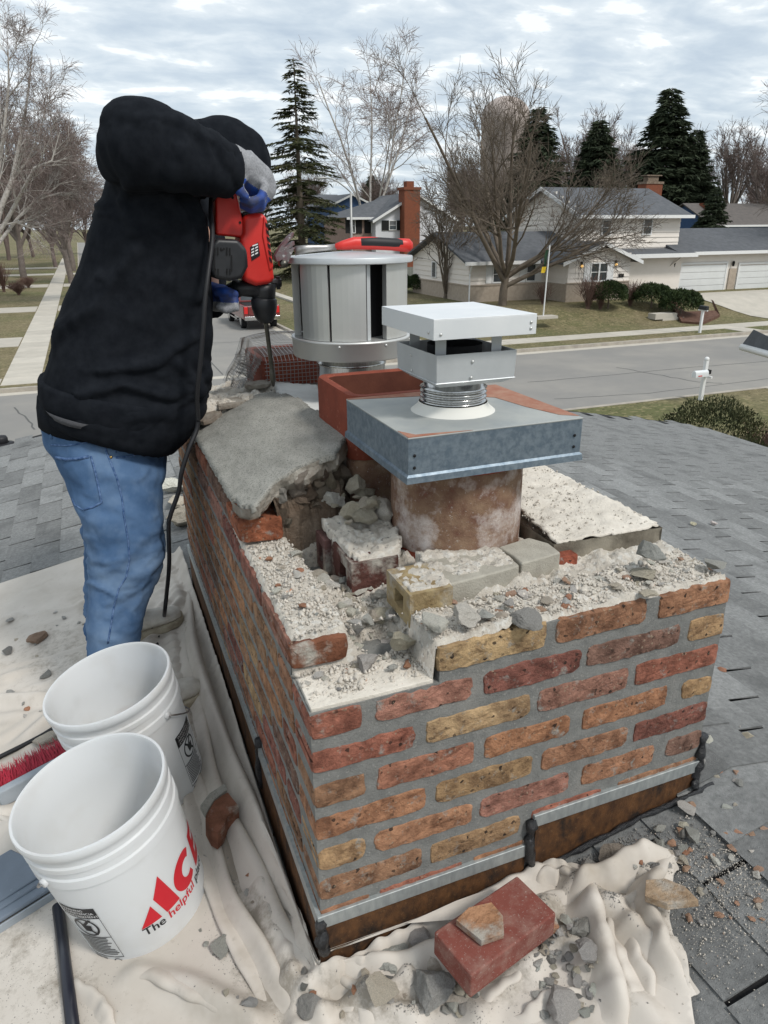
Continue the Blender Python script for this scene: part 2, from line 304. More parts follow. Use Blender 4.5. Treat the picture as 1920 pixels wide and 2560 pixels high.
M['glove'] = mat('grey_knit', (.22,.225,.24), (.33,.335,.35), scale=220, rough=1, bump=.6, bscale=330, spec=.1, bdist=.0015)
M['glove_blue'] = mat('blue_coating', (.012,.07,.36), (.05,.06,.12), scale=22, rough=.7, bump=.3, bscale=120, bdist=.002)
M['skin'] = mat('skin', (.50,.28,.2), rough=.6)
M['waistband'] = mat('grey_waistband', (.06,.062,.068), (.08,.08,.086), scale=200, rough=1)
M['shoe'] = mat('white_leather', (.66,.63,.57), (.5,.46,.40), scale=20, rough=.6, bump=.1, bscale=100, bdist=.001)
M['sole'] = mat('dirty_sole', (.42,.37,.28), (.28,.24,.18), scale=30, rough=.85)
M['brass'] = mat('brass', (.45,.3,.12), rough=.35, metal=.9)
M['bristle'] = mat('red_bristle', (.42,.02,.045), (.30,.015,.03), scale=60, rough=.5)
M['grey_plastic'] = mat('grey_plastic', (.31,.34,.37), (.27,.30,.33), scale=8, rough=.5, bump=.15, bscale=200, bdist=.001)
M['slate_plastic'] = mat('slate_plastic', (.17,.205,.25), (.145,.175,.215), scale=10, rough=.55, bump=.2, bscale=90, c3=(.26,.29,.32), s3=30, thr3=(.62,.72), bdist=.001)
M['navy_paint'] = mat('dark_tube', (.010,.011,.02), rough=.3, spec=.6)
M['wire'] = mat('wire', (.28,.27,.26), rough=.45, metal=.8)
# far setting
M['asphalt'] = mat('worn_asphalt', (.28,.265,.24), (.235,.225,.21), scale=.5, rough=.95, c3=(.21,.205,.195), s3=.16, thr3=(.45,.7), bump=.2, bscale=30)
M['crack'] = mat('tar_crack', (.11,.11,.105), rough=.9)
M['concrete'] = mat('concrete', (.50,.46,.395), (.43,.40,.345), scale=1.5, rough=.95, rnd=.07, bump=.1, bscale=40)
M['kerb'] = mat('kerb_concrete', (.42,.38,.32), (.30,.27,.235), scale=2.5, rough=.95)
M['grass'] = mat('dormant_grass', (.145,.122,.062), (.205,.168,.098), scale=1.2, rough=1, c3=(.115,.118,.048), s3=.16, thr3=(.42,.62), bump=.6, bscale=14, bdist=.05)
speckle(M['grass'], 9, (.30,.25,.14), .80, .5); speckle(M['grass'], 13, (.05,.05,.02), .80, .55)
M['mulch'] = mat('mulch', (.085,.04,.028), (.15,.085,.06), scale=6, rough=1, bump=.6, bscale=20)
M['siding'] = mat('cream_siding', (.78,.72,.655), (.74,.68,.61), scale=2, rough=.7, rnd=.025)
M['white_siding'] = mat('white_siding', (.62,.63,.65), (.55,.56,.58), scale=.8, rough=.7)
M['white_trim'] = mat('white_trim', (.70,.70,.69), rough=.55)
M['far_roof'] = mat('grey_far_roof', (.085,.09,.098), (.115,.12,.13), scale=3, rough=.95, bump=.5, bscale=9, bdist=.03)
M['brown_roof'] = mat('brown_far_roof', (.10,.09,.085), (.13,.115,.105), scale=3, rough=.95)
M['far_brick'] = mat('tan_brick', (.43,.36,.29), (.36,.30,.24), scale=5, rough=.95)
M['red_brick'] = mat('red_far_brick', (.22,.075,.04), (.17,.06,.035), scale=5, rough=.95)
M['pink_brick'] = mat('pink_far_brick', (.34,.25,.21), (.28,.2,.17), scale=4, rough=.95)
M['blue_siding'] = mat('blue_siding', (.045,.09,.19), (.04,.08,.17), scale=2, rough=.7)
M['glass'] = mat('window_glass', (.025,.032,.04), (.06,.07,.075), scale=1.3, rough=.08, spec=.7)
M['blind'] = mat('window_blind', (.13,.135,.14), rough=.7)
M['door_white'] = mat('garage_white', (.68,.69,.68), (.64,.65,.64), scale=2, rough=.5)
M['bark'] = mat('dark_bark', (.11,.088,.068), (.165,.135,.105), scale=3, rough=1, bump=.6, bscale=20, bdist=.02)
M['bark_grey'] = mat('grey_bark', (.14,.115,.10), (.20,.17,.15), scale=3, rough=1)
M['bark_far'] = mat('brown_twigs', (.13,.10,.09), (.17,.13,.115), scale=2, rough=1)
M['birch'] = mat('birch_bark', (.52,.49,.45), (.34,.31,.28), scale=6, rough=.9, c3=(.07,.06,.05), s3=5, thr3=(.62,.68))
M['birch_twig'] = mat('birch_twig', (.20,.155,.14), (.28,.23,.21), scale=2, rough=1)
M['needles'] = mat('spruce_needles', (.03,.038,.016), (.06,.064,.024), scale=1.2, rough=.9, c3=(.075,.07,.025), s3=.6, thr3=(.5,.7))
M['needles_dark'] = mat('dark_needles', (.026,.038,.020), (.045,.058,.030), scale=1.2, rough=.9)
M['yew'] = mat('yew_leaves', (.018,.034,.010), (.04,.06,.016), scale=3, rough=.8)
M['shrub_twig'] = mat('red_brown_twigs', (.13,.075,.06), (.17,.11,.09), scale=3, rough=1)
M['truck_red'] = mat('maroon_paint', (.16,.022,.02), (.13,.018,.017), scale=1, rough=.25, spec=.6, coat=.6)
M['lamp_red'] = mat('tail_lamp_red', (.6,.02,.02), rough=.2, spec=.6)
M['chrome'] = mat('chrome', (.65,.65,.65), rough=.15, metal=1)
M['tyre'] = mat('tyre_rubber', (.015,.015,.016), rough=.9)
M['galv_pole'] = mat('galvanised_pole', (.36,.36,.35), (.42,.42,.41), scale=3, rough=.5, metal=.3)
M['tower'] = mat('tower_concrete', (.42,.36,.33), (.34,.29,.26), scale=.3, rough=.95)
M['wood_fence'] = mat('grey_fence', (.22,.23,.21), (.17,.18,.165), scale=4, rough=1)
M['flag'] = mat('flag_green', (.02,.05,.025), rough=.9); M['flag_yellow'] = mat('flag_yellow', (.6,.42,.03), rough=.9)
def emis(name, c, s):
    m = bpy.data.materials.new(name); m.use_nodes = True; b = m.node_tree.nodes['Principled BSDF']; b.inputs['Base Color'].default_value = (*c,1)
    b.inputs['Emission Color'].default_value = (*c,1); b.inputs['Emission Strength'].default_value = s; return m
M['lamp_on'] = emis('lit_bulb', (1,.6,.2), .35)
G = -5.2                                   # street level
# ================================================================== ground, streets, walks
mb = MB(); mb.box((-2500,-800,G-.6),(2500,3500,G-.30)); struct('ground', mb, M['grass'])
mb = MB(); mb.box((-300,17.3,G-.2),(300,27.3,G)); mb.box((-.6,27.3,G-.2),(9.75,320,G-.001)); struct('road', mb, M['asphalt'])
KH = .13
def sm01(t): t = max(0, min(1, t)); return t*t*(3-2*t)
def lot_z(x, y):                            # far right lots rise to the houses
    z = G+KH
    if x > 9.3 and y > 27: z += .86*sm01((y-31.2)/4.6)*sm01((x-12)/5)
    if y > 60: z += .0*(y-60)
    return z
def lawn(name, x0, x1, y0, y1, nx_, ny_, zf):
    V = []; Fq = []
    X = np.linspace(x0, x1, nx_); Y_l = np.linspace(y0, y1, ny_)
    for y in Y_l:
        for x in X: V.append((x, y, zf(x, y) + (.03*nz(x*.6, y*.6) if 0 else 0)))
    for j in range(ny_-1):
        for i in range(nx_-1): Fq.append((j*nx_+i, j*nx_+i+1, (j+1)*nx_+i+1, (j+1)*nx_+i))
    o = obj(name, fast_mesh(name, V, Fq, M['grass'], True), None); o['kind'] = 'structure'; return o
lawn('near_lawn', -300, 300, -120, 17.3, 3, 3, lambda x, y: G+KH)
lawn('left_lawn', -300, -.6, 27.3, 320, 3, 3, lambda x, y: G+KH)
lawn('right_lawn', 9.75, 300, 27.3, 320, 160, 260, lot_z)
kb = MB()
kb.box((-300,17.15,G-.1),(300,17.32,G+KH+.012)); kb.box((-300,27.22,G-.1),(-.45,27.40,G+KH+.012)); kb.box((9.6,27.22,G-.1),(300,27.40,G+KH+.012))
kb.box((-.63,27.41,G-.1),(-.45,320,G+KH+.012)); kb.box((9.6,27.41,G-.1),(9.78,320,G+KH+.012))
struct('kerb', kb, M['kerb'])
gt = MB(); gt.box((-300,26.75,G-.1),(300,27.215,G+.006)); gt.box((-300,17.33,G-.1),(300,17.75,G+.006)); gt.box((9.15,27.3,G-.1),(9.59,320,G+.006)); struct('gutter', gt, M['concrete'])
def walk(name, x0, x1, y0, y1, L, along):
    """paving slabs as pieces of the walk"""
    w = bpy.data.objects.new(name, None); col.objects.link(w); w['kind'] = 'structure'; n = int(((y1-y0) if along == 'y' else (x1-x0))/L)
    for i in range(n):
        b = MB()
        if along == 'y': a0 = y0+i*L; zz = lot_z((x0+x1)/2, a0+L/2)+.015; b.box((x0,a0+.012,zz-.12),(x1,a0+L-.012,zz))
        else: a0 = x0+i*L; zz = lot_z(a0+L/2, (y0+y1)/2)+.015; b.box((a0+.012,y0,zz-.12),(a0+L-.012,y1,zz))
        obj('paving_slab', b, M['concrete'], w)
    return w
walk('sidewalk_left', -3.25, -2.0, 27.9, 150, 1.52, 'y')
walk('sidewalk_right', 13.2, 14.45, 31, 120, 1.52, 'y')
walk('sidewalk_far', 13.2, 60, 28.7, 30.0, 1.52, 'x')
# driveways and paths
dv = MB()
def quad(mb, pts, zf, t=.03):
    mb.prism([Vector((x, y, zf(x, y)+.02-t)) for x, y in pts], (0,0,t))
for y0_, y1_, x1_ in ((37.5,40.7,-3.3),(53.5,57,-3.3),(76,80,-3.3),(96,99.5,-3.3),(112,116,-3.3)): quad(dv, [(-40,y0_),(x1_,y0_),(x1_,y1_),(-40,y1_)], lambda x, y: G+KH)
for y0_, y1_ in ((76,80),(96,99.5),(53.5,57)): quad(dv, [(-1.95,y0_),(-.64,y0_),(-.64,y1_),(-1.95,y1_)], lambda x, y: G+KH)
quad(dv, [(-40,28.0),(-3.3,28.0),(-3.3,29.2),(-40,29.2)], lambda x, y: G+KH)
struct('left_driveways', dv, M['concrete'])
dv = MB(); xs_ = np.linspace(0, 1, 9)
for i in range(8):
    t0, t1 = xs_[i], xs_[i+1]; e0 = 30.06+t0*7.2; e1 = 30.06+t1*7.2
    xl = lambda t: 35.8-1.6*sm01(t); xr = lambda t: 47.0
    dv._add([Vector((xl(t0),e0,lot_z(xl(t0),e0)+.03)),Vector((xr(t0),e0,lot_z(40,e0)+.03)),Vector((xr(t1),e1,lot_z(40,e1)+.03)),Vector((xl(t1),e1,lot_z(xl(t1),e1)+.03))], [(0,1,2,3)])
dv.box((36.2,27.42,G),(46.5,28.66,G+KH+.02)); dv.box((30.3,27.42,G),(31.6,28.66,G+KH+.02)); struct('garage_driveway', dv, M['concrete'])
dv = MB(); dv.prism([Vector((x, y, G+KH+.01)) for x, y in [(20.3,17.12),(40,17.12),(40,6),(22.6,11.5)]], (0,0,.012)); dv.prism([Vector((x, y, G+KH+.01)) for x, y in [(15.6,12.7),(22.4,13.6),(22.4,12.5),(15.0,11.6)]], (0,0,.012)); struct('near_driveway', dv, M['concrete'])
# tar cracks in the street
ck = MB()
def crack(pts, w):
    for a, b in zip(pts, pts[1:]):
        a, b = Vector((*a, G+.004)), Vector((*b, G+.004)); d_ = (b-a).normalized(); s_ = Vector((-d_.y, d_.x, 0))*w/2; ck._add([a-s_, a+s_, b+s_, b-s_], [(0,3,2,1)])
def cg(lst): return [(onz(x*D, y*D, G).x, onz(x*D, y*D, G).y) for x, y in lst]
def rag(pts, n=5, j=.12):
    o = []
    for a, b in zip(pts, pts[1:]):
        for k_ in range(n): t = k_/n; o.append((a[0]*(1-t)+b[0]*t+random.uniform(-j,j), a[1]*(1-t)+b[1]*t+random.uniform(-j,j)))
    return o+[pts[-1]]
crack(rag(cg([(1330,793),(1420,808),(1500,825),(1560,828)])), .06); crack(rag(cg([(30,880),(60,905),(75,928)]), 4, .05), .05); crack(rag(cg([(1140,826),(1300,812),(1470,796),(1659,780)]), 6, .04), .05); crack(rag(cg([(1200,862),(1400,850),(1659,818)]), 6, .04), .04)
crack(rag([(4.4,27.5),(4.2,45),(4.5,70),(4.3,110)], 8, .05), .05); crack(rag([(-.5,35),(3,36),(9,35.4)], 8, .08), .05)
struct('road_cracks', ck, M['crack'])
# ================================================================== the house under our feet: roof planes and shingles
G = -5.2                                   # street level
YF, YN = 6.0, -2.5                         # far rake, near end of the modelled roof
XE_R, XE_L = 6.05, -3.65
house = thing('shingled_house', 'low house under a grey three-tab shingle roof, seen from its ridge', 'house', (1.2, 2.0, G+.1))
def gable(mb, y0, y1, dz=0.0, th=.06):
    for a, b in ((XE_L, XR), (XR, XE_R)):
        za, zb = zroof(a)+dz, zroof(b)+dz
        mb.hexa([Vector((a,y0,za-th)),Vector((b,y0,zb-th)),Vector((b,y1,zb-th)),Vector((a,y1,za-th)),Vector((a,y0,za)),Vector((b,y0,zb)),Vector((b,y1,zb)),Vector((a,y1,za))])
    return mb
roof = obj('roof', gable(MB(), YN, YF, -.012), M['underlay'], house)
wl = MB(); wl.box((XE_L+.5, YN, G), (XE_R-.5, YF-.35, zroof(XE_R)-.09))
wl.prism([(XE_L+.5, YF-.36, zroof(XE_L+.5)-.09), (XE_R-.5, YF-.36, zroof(XE_R-.5)-.09), (XR, YF-.36, ZR-.09)], (0, .01, 0))
obj('wall', wl, M['siding'], house)
fa = MB(); fa.box((XE_R, YN, zroof(XE_R)-.14), (XE_R+.02, YF, zroof(XE_R)-.02)); fa.box((XE_L-.02, YN, zroof(XE_L)-.14), (XE_L, YF, zroof(XE_L)-.02))
obj('fascia', fa, M['white_trim'], house)
# shingle tabs: 305 x 127 mm exposure, slots staggered by half a tab
EXP, TAB = .127, .305
cosS = 1/math.sqrt(1+SL*SL)
def tab_mesh(seed):
    rr = random.Random(seed); mb = MB(); w = TAB/2-.0055; t = .005
    L = EXP+.002                            # local +x = up the slope, butt end at x=0
    xs = [0, L]; ys = [-w, -w*.34, w*.33, w]
    top = [[Vector((x + (rr.uniform(-.002,.002) if x == 0 else 0), y, (t if x == 0 else 0.0004) + rr.uniform(-.0008,.0008)*(x == 0))) for y in ys] for x in xs]
    bot = [Vector((top[0][i].x, ys[i], -.002)) for i in range(4)]
    vs_ = top[0]+top[1]+bot
    fs = [(0+i, 1+i, 5+i, 4+i)[::-1] for i in range(3)] + [(i, 8+i, 9+i, 1+i)[::-1] for i in range(3)]
    mb._add(vs_, fs); mb._add([top[0][0], top[1][0], bot[0]], [(0,1,2)]); mb._add([top[0][3], top[1][3], bot[3]], [(0,2,1)])
    return mb
tabs = [tab_mesh(i) for i in range(6)]; tab_me = [t.mesh('shingle', M['shingle']) for t in tabs]
cells = []
def tabs_on(side):
    n = int(((XR-XE_L) if side < 0 else (XE_R-XR))/cosS/EXP)
    for i in range(n+1):
        s = i*EXP                           # distance from ridge down the slope
        for j in range(-2, int((YF-YN)/TAB)+1):
            y = YN + (j+.5+(.5 if i % 2 else 0)+.08*math.sin(i*1.7))*TAB
            if y+TAB/2 > YF+.02 or y < YN: continue
            d = (s+EXP)*cosS; x = XR + side*d
            if x > XE_R+.02 or x < XE_L-.02: continue
            z = zroof(x)
            Mx = Matrix.Translation((x, y, z)) @ Matrix(((-side*cosS, 0, side*SL*cosS*1.0),(0,-side*1.0 if side > 0 else 1.0,0),(SL*cosS,0,cosS))).to_4x4()
            cells.append((Mx, Vector((x, y, z)), (i*7+j*3) % 6))
tabs_on(1); tabs_on(-1)
def inview(p, m=60):
    d = p.dot(fw)
    if d < .2: return None
    u = 960+F_PX*p.dot(rt)/d; v = 1280-F_PX*p.dot(up)/d
    return d if (-m < u < 1920+m and 0 < v < 2560+m) else None
def covered(p):                            # under the drop cloth or the chimney
    return (-1.7 < p.x < .95 and p.y < 3.0) or (.2 < p.x < 1.12 and .9 < p.y < 2.7)
vis = sorted([c for c in cells if inview(c[1]) and not covered(c[1])], key=lambda c: inview(c[1]))
near = vis[:290]; nset = set(id(c) for c in near)
for Mx, p, k in near:
    o = bpy.data.objects.new('shingle', tab_me[k]); link(o, roof); o.matrix_basis = Mx
rest = MB()
for c in cells:
    if id(c) in nset or c[1].y < -.6: continue
    t = tabs[c[2]]; rest._add([c[0] @ Vector(q) for q in t.v], t.f)
obj('shingle_field', rest, M['shingle'], house, kind='stuff')
# ridge caps along the ridge, near side of the chimney and beyond it
capm = MB()
for sx in (-1, 1):
    a = [Vector((0,-.075,.009)), Vector((0,.12,.003))]; b = [Vector((sx*.15,-.075,.009-.15*SL)), Vector((sx*.15,.12,.003-.15*SL))]
    capm._add([a[0], b[0], b[1], a[1], a[0]-Vector((0,0,.009)), b[0]-Vector((0,0,.009))], [(0,1,2,3) if sx > 0 else (3,2,1,0), (4,5,1,0) if sx > 0 else (0,1,5,4)])
cap_me = capm.mesh('ridge_cap', M['shingle'])
y = YN+1.6
while y < YF-.1:
    if y < .86 or y > 2.75 or True:
        o = bpy.data.objects.new('ridge_cap', cap_me); link(o, roof); o.location = (XR, y, ZR+.004)
    y += .145
# black plumbing vent at the far left
q = onL(4, 1110); b = MB(); b.lathe([(.05,-.03),(.05,.045),(.043,.06),(.02,.066),(.001,.067)], 16, Matrix.Translation(q), cap0=True)
b.lathe([(.10,-.03),(.09,.004),(.055,.012)], 16, Matrix.Translation(q)); one('roof_vent', b, M['black_rubber'], 'small black rubber plumbing vent at the far left roof edge', 'vent', smooth=True)
# ================================================================== chimney
X0, Y0, ZA, CO = .2325, .9172, -.719, .0715
X1, Y1 = X0+.864, 2.67
chim = thing('brick_chimney', 'half-demolished chimney of red, orange and yellow brick with grey mortar', 'chimney', ((X0+X1)/2, (Y0+Y1)/2, -1.2))
PAL = dict(red=(.34,.125,.075), dred=(.28,.105,.075), pink=(.38,.175,.125), org=(.42,.20,.095), obr=(.39,.19,.10), brn=(.32,.17,.09), yel=(.42,.26,.125), olv=(.42,.285,.145), blk=(.22,.12,.085), sal=(.42,.18,.105))
def xat(px, z, y=None):
    u = px*D; y = Y0 if y is None else y; k = (u-960)
    ax = rt.x*F_PX-k*fw.x; ay = rt.y*F_PX-k*fw.y; az = rt.z*F_PX-k*fw.z
    return -(y*ay+z*az)/ax
def brick_mb(O, U, Nn, w, h, depth, seed, n_dep=True, rag=1.0, proud=.002, step=.013):
    """ragged brick: outline in (U, z), extruded inwards along -Nn"""
    O, U, Nn = Vector(O), Vector(U), Vector(Nn); Z = Vector((0,0,1)); rr = random.Random(seed)
    pts = []; cr = min(.009, h*.2)*rr.uniform(.5, 1.6)
    nu, nv = max(3, int(w/step)), 6
    base = [(i/nu*w, 0) for i in range(nu)] + [(w, i/nv*h) for i in range(nv)] + [(w-i/nu*w, h) for i in range(nu)] + [(0, h-i/nv*h) for i in range(nv)]
    for (a, b) in base:
        ca, cb = min(max(a, cr), w-cr), min(max(b, cr), h-cr); dx, dz = a-ca, b-cb; l = math.hypot(dx, dz)
        if l > cr > 0: a, b = ca+dx/l*cr, cb+dz/l*cr
        s = seed*3.1
        jx = (nz(a*20+s, b*18, 3)*.002 + nz(a*110+s, b*110, 4)*.0013)*rag; jz = (nz(a*9+s, b*30+7, 9)*.0018 + nz(a*60+s, b*60, 2)*.0016 + nz(a*150+s, b*90, 7)*.0012)*rag
        sq = 1 if b > h/2 else -1
        pts.append((a+jx, b + jz - sq*.002*rag))
    cx, cz = w/2, h/2
    def ring(inset, dep, rough):
        o = []
        for a, b in pts:
            ia = a + (inset if a < cx else -inset)*min(1, abs(a-cx)/(.02)); ib = b + (inset if b < cz else -inset)*min(1, abs(b-cz)/.008)
            o.append(O + U*ia + Z*ib + Nn*(dep + rough*nz(ia*60+seed, ib*60, 5)))
        return o
    mb = MB()
    r = [ring(0, -depth, 0), ring(0, -.003, .001), ring(.0025, proud, .0015), ring(.012, proud+.001, .003)]
    mb.rings(r, cap0=True, cap1=False)
    # inner face: strip fill between opposite points
    n = len(pts); b0 = len(mb.v); rm = []
    inner = ring(.024, proud+.0005, .004); mb.v += [tuple(p) for p in inner]
    k0 = 3*n
    for i in range(n):
        j = (i+1) % n; mb.f.append((k0+i, k0+j, b0+j, b0+i)); mb.m.append(0)
    mb.f.append(tuple(range(b0, b0+n))); mb.m.append(0)
    return mb
def vary(c, a=.14):
    k = random.uniform(1-a, 1+a); g_ = sum(c)/3; return tuple(min(1, (x*.88+g_*.12)*k*random.uniform(.975,1.025)) for x in c)
bid = [0]
def brick(O, U, Nn, w, h, colr, depth=.09, rag=1.0, matn='brick', proud=.002, step=.013):
    bid[0] += 1; mb = brick_mb(O, U, Nn, w, h, depth, bid[0], rag=rag, proud=proud, step=step)
    return obj('brick', mb, M[matn], chim, color=vary(PAL[colr] if isinstance(colr, str) else colr))
BH = CO-.0125                              # brick height
# front face, course by course (overview pixel extents read off the photograph)
FR = {1: [(945,1180,'olv'),(1200,1397,'obr'),(1422,1583,'obr')],
      0: [(664,783,'red'),(810,1022,'pink'),(1042,1255,'dred'),(1267,1468,'blk'),(1486,1568,'yel')],
     -1: [(664,897,'red'),(918,1146,'olv'),(1160,1357,'pink'),(1370,1556,'red')],
     -2: [(668,790,'brn'),(812,1025,'sal'),(1043,1233,'org'),(1255,1440,'org'),(1470,1532,'yel')],
     -3: [(674,920,'org'),(940,1150,'yel'),(1168,1357,'obr'),(1368,1534,'dred')],
     -4: [(682,790,'yel'),(808,1022,'obr'),(1035,1230,'pink'),(1254,1412,'obr'),(1438,1512,'blk')],
     -5: [(688,912,'brn'),(930,1122,'yel'),(1145,1300,'red'),(1330,1495,'obr')],
     -6: [(690,800,'obr'),(820,1000,'red'),(1020,1200,'org'),(1225,1400,'brn')]}
for r_, lst in FR.items():
    zt = ZA + r_*CO; zb = zt-BH
    for i, (a, b, c_) in enumerate(lst):
        xa, xb = xat(a, zt-BH/2), xat(b, zt-BH/2)
        corner = (i == 0 and r_ != 1); last = (i == len(lst)-1)
        if corner: xa = X0-.0015
        if last: xb = X1+.0015 if r_ > -6 else xb
        rag = 2.9 if c_ in ('blk',) or (r_, i) in ((-1,0),(0,1),(-2,4),(-4,4)) else 1.9
        brick((xa, Y0, zb), (1,0,0), (0,-1,0), xb-xa, BH, c_, depth=.098 if not corner else .096, rag=rag)
def ucourse(face, r_, s0, s1, half, colset, top=False):
    """running bond along y on the left / right / or x on the back face"""
    zt = ZA+r_*CO; zb = zt-BH; s = s0 + (.108 if half else 0)
    if half and s0 < s-.02: seq = [(s0, s-.0125)]
    else: seq = []
    while s < s1-.03:
        e_ = min(s+.2035, s1); seq.append((s, e_)); s += .216
    for a, b in seq:
        if b-a < .02: continue
        c_ = random.choice(colset)
        if face == 'L': brick((X0, b, zb), (0,-1,0), (-1,0,0), b-a, BH, c_, rag=1.9, step=.015)
        elif face == 'R': brick((X1, a, zb), (0,1,0), (1,0,0), b-a, BH, c_, step=.03)
        else: brick((b, Y1, zb), (-1,0,0), (0,1,0), b-a, BH, c_, step=.03)
LC = ['obr','obr','brn','red','pink','brn','obr','dred','yel','org','brn','blk']
for r_ in range(-8, 3):
    y0 = Y0 + (.109 if r_ % 2 == 0 else .1085)
    if r_ == 1: y0 = 1.03
    if r_ == 2: y0 = 1.56
    y1 = Y1 if r_ < 1 else (2.52 if r_ == 1 else 2.12)
    if r_ <= 0:
        y0 = Y0+.1085
    ucourse('L', r_, y0, y1, r_ % 2 == 0, LC)
    if r_ <= 1 and r_ > -8: ucourse('R', r_, Y0+.1085, Y1 if r_ < 1 else 2.5, r_ % 2 == 0, LC)
    if r_ <= 0 and r_ > -8: ucourse('B', r_, X0, X1, r_ % 2 == 1, LC)
# first left-wythe brick of the course above: broken end towards the camera
brick((X0, 1.024, ZA+.008), (1,0,0), (0,-1,0), .103, CO-.012, (.22,.08,.04), depth=.19, rag=2.6, matn='brick_old', proud=.004)
# orange broken brick under the crown edge
q = onx(508*D, 1078*D, X0)
brick((X0-.004, 1.432, ZA+CO+.004), (1,0,0), (0,-1,0), .100, CO-.008, (.40,.125,.05), depth=.13, rag=2.2, matn='brick', proud=.006)
# mortar core behind the bricks
core = MB(); e_ = .0004
core.box((X0+e_, Y0+e_, -1.62), (X1-e_, Y1-e_, ZA-.003))
core.box((.462, Y0+e_+.0003, ZA-.004), (X1-e_-.0003, Y0+.1, ZA+CO-.006))
core.box((X0+e_+.0003, 1.032, ZA-.004), (X0+.1, 2.5, ZA+CO-.008))
core.box((X1-.1, Y0+.101, ZA-.004), (X1-e_-.0003, 2.5, ZA+CO-.008))
core.box((X0+.003, 1.57, ZA+CO-.009), (X0+.12, 2.1, ZA+2*CO-.012))
obj('mortar_core', core, M['mortar'], chim)
inner = MB(); inner.box((X0+.08, 1.60, ZA-.01), (X1-.12, 2.55, -.56)); obj('mortar_fill', inner, M['sooty'], chim)

# crumbled mortar over the open top: height field
def lumps(x, y, s, seed=0.0):
    d_ = mnoise.voronoi(Vector((x*s+seed, y*s, seed)))[0]; return max(0.0, 1-(d_[0]/.62)**2)
def bedh(x, y):
    n = .008*fbm(x*20, y*20, 1.3, 4) + .0035*lumps(x, y, 55)*(.5+nz(x*12,y*12,3)) + .0022*lumps(x, y, 120, 3.3) + .004*fbm(x*70, y*70, 6, 3)
    if x < .452 and y < 1.026: return ZA+.003 + .25*n + .004*nz(x*40, y*40)
    if y < 1.03: return ZA+CO+.004 + .9*n + (.010*max(0, nz(x*9, y*9, 2)))
    if x < X0+.104 and y < 1.56: return ZA+CO+.005 + 1.1*n
    if x > X1-.11: return ZA+CO+.002 + n
    h = ZA+.045 + 2.0*n
    for px, py, rx, ry, dp in ((.40,1.36,.06,.08,.09), (.41,1.12,.06,.08,.02), (.40,1.055,.05,.04,.05)):
        d = ((x-px)/rx)**2+((y-py)/ry)**2
        h -= dp*math.exp(-d*d)
    if x > .5 and y > 1.05: h += .028*min(1, (x-.5)/.04)
    return h
gx = np.arange(X0+.002, X1-.001, .0058); gy = np.arange(Y0+.003, 2.60, .0066)
V = []; 
for j, y in enumerate(gy):
    for i, x in enumerate(gx):
        h = bedh(x, y); edge = (i == 0 or j == 0 or i == len(gx)-1 or j == len(gy)-1)
        if edge: h -= .014
        V.append((x + (.003*nz(y*50, 3) if i < 2 or i > len(gx)-3 else 0), y + (.003*nz(x*50, 8) if j < 2 else 0), h))
nx = len(gx); Fq = [(j*nx+i, j*nx+i+1, (j+1)*nx+i+1, (j+1)*nx+i) for j in range(len(gy)-1) for i in range(nx-1)]
obj('crumbled_mortar', fast_mesh('crumbled_mortar', V, Fq, M['bed']), None, chim)
# pale bed face of the bared corner brick
pc = MB(); pts = [(X0+.004,Y0+.004),(.33,Y0+.002),(.452,Y0+.003),(.447,1.012),(.36,1.004),(.29,1.016),(X0+.006,1.008)]
pc.prism([Vector((a, b, ZA-.004)) for a, b in pts], (0,0,.0085)); obj('brick', pc, M['slab'], chim, bevel=.0015)

# smooth crown wash
KC = .33
def zc(x): return -.549 + KC*(x-X0)
def onC(px, py):
    d_ = ray(px*D, py*D); return d_*((-.549-KC*X0)/(d_.z-KC*d_.x))
front = [onC(*p) for p in [(497,1088),(520,1096),(541,1100),(558,1096),(575,1078),(590,1062),(607,1046),(622,1040),(645,1027),(662,1018),(682,1007),(700,1000),(718,992),(732,984),(742,962),(752,940)]]
back = [onC(*p) for p in [(742,926),(716,906),(690,888),(665,872),(640,858),(616,846),(594,838),(560,846),(520,858),(480,868),(440,886)]]
poly = [(p.x, p.y) for p in front+back] + [(X0-.004, 2.16), (X0-.004, 1.8)]
poly[0] = (X0-.004, 1.475)
def inside(x, y, pl):
    c_ = False; n = len(pl)
    for i in range(n):
        x1, y1 = pl[i]; x2, y2 = pl[(i+1) % n]
        if (y1 > y) != (y2 > y) and x < (x2-x1)*(y-y1)/(y2-y1)+x1: c_ = not c_
    return c_
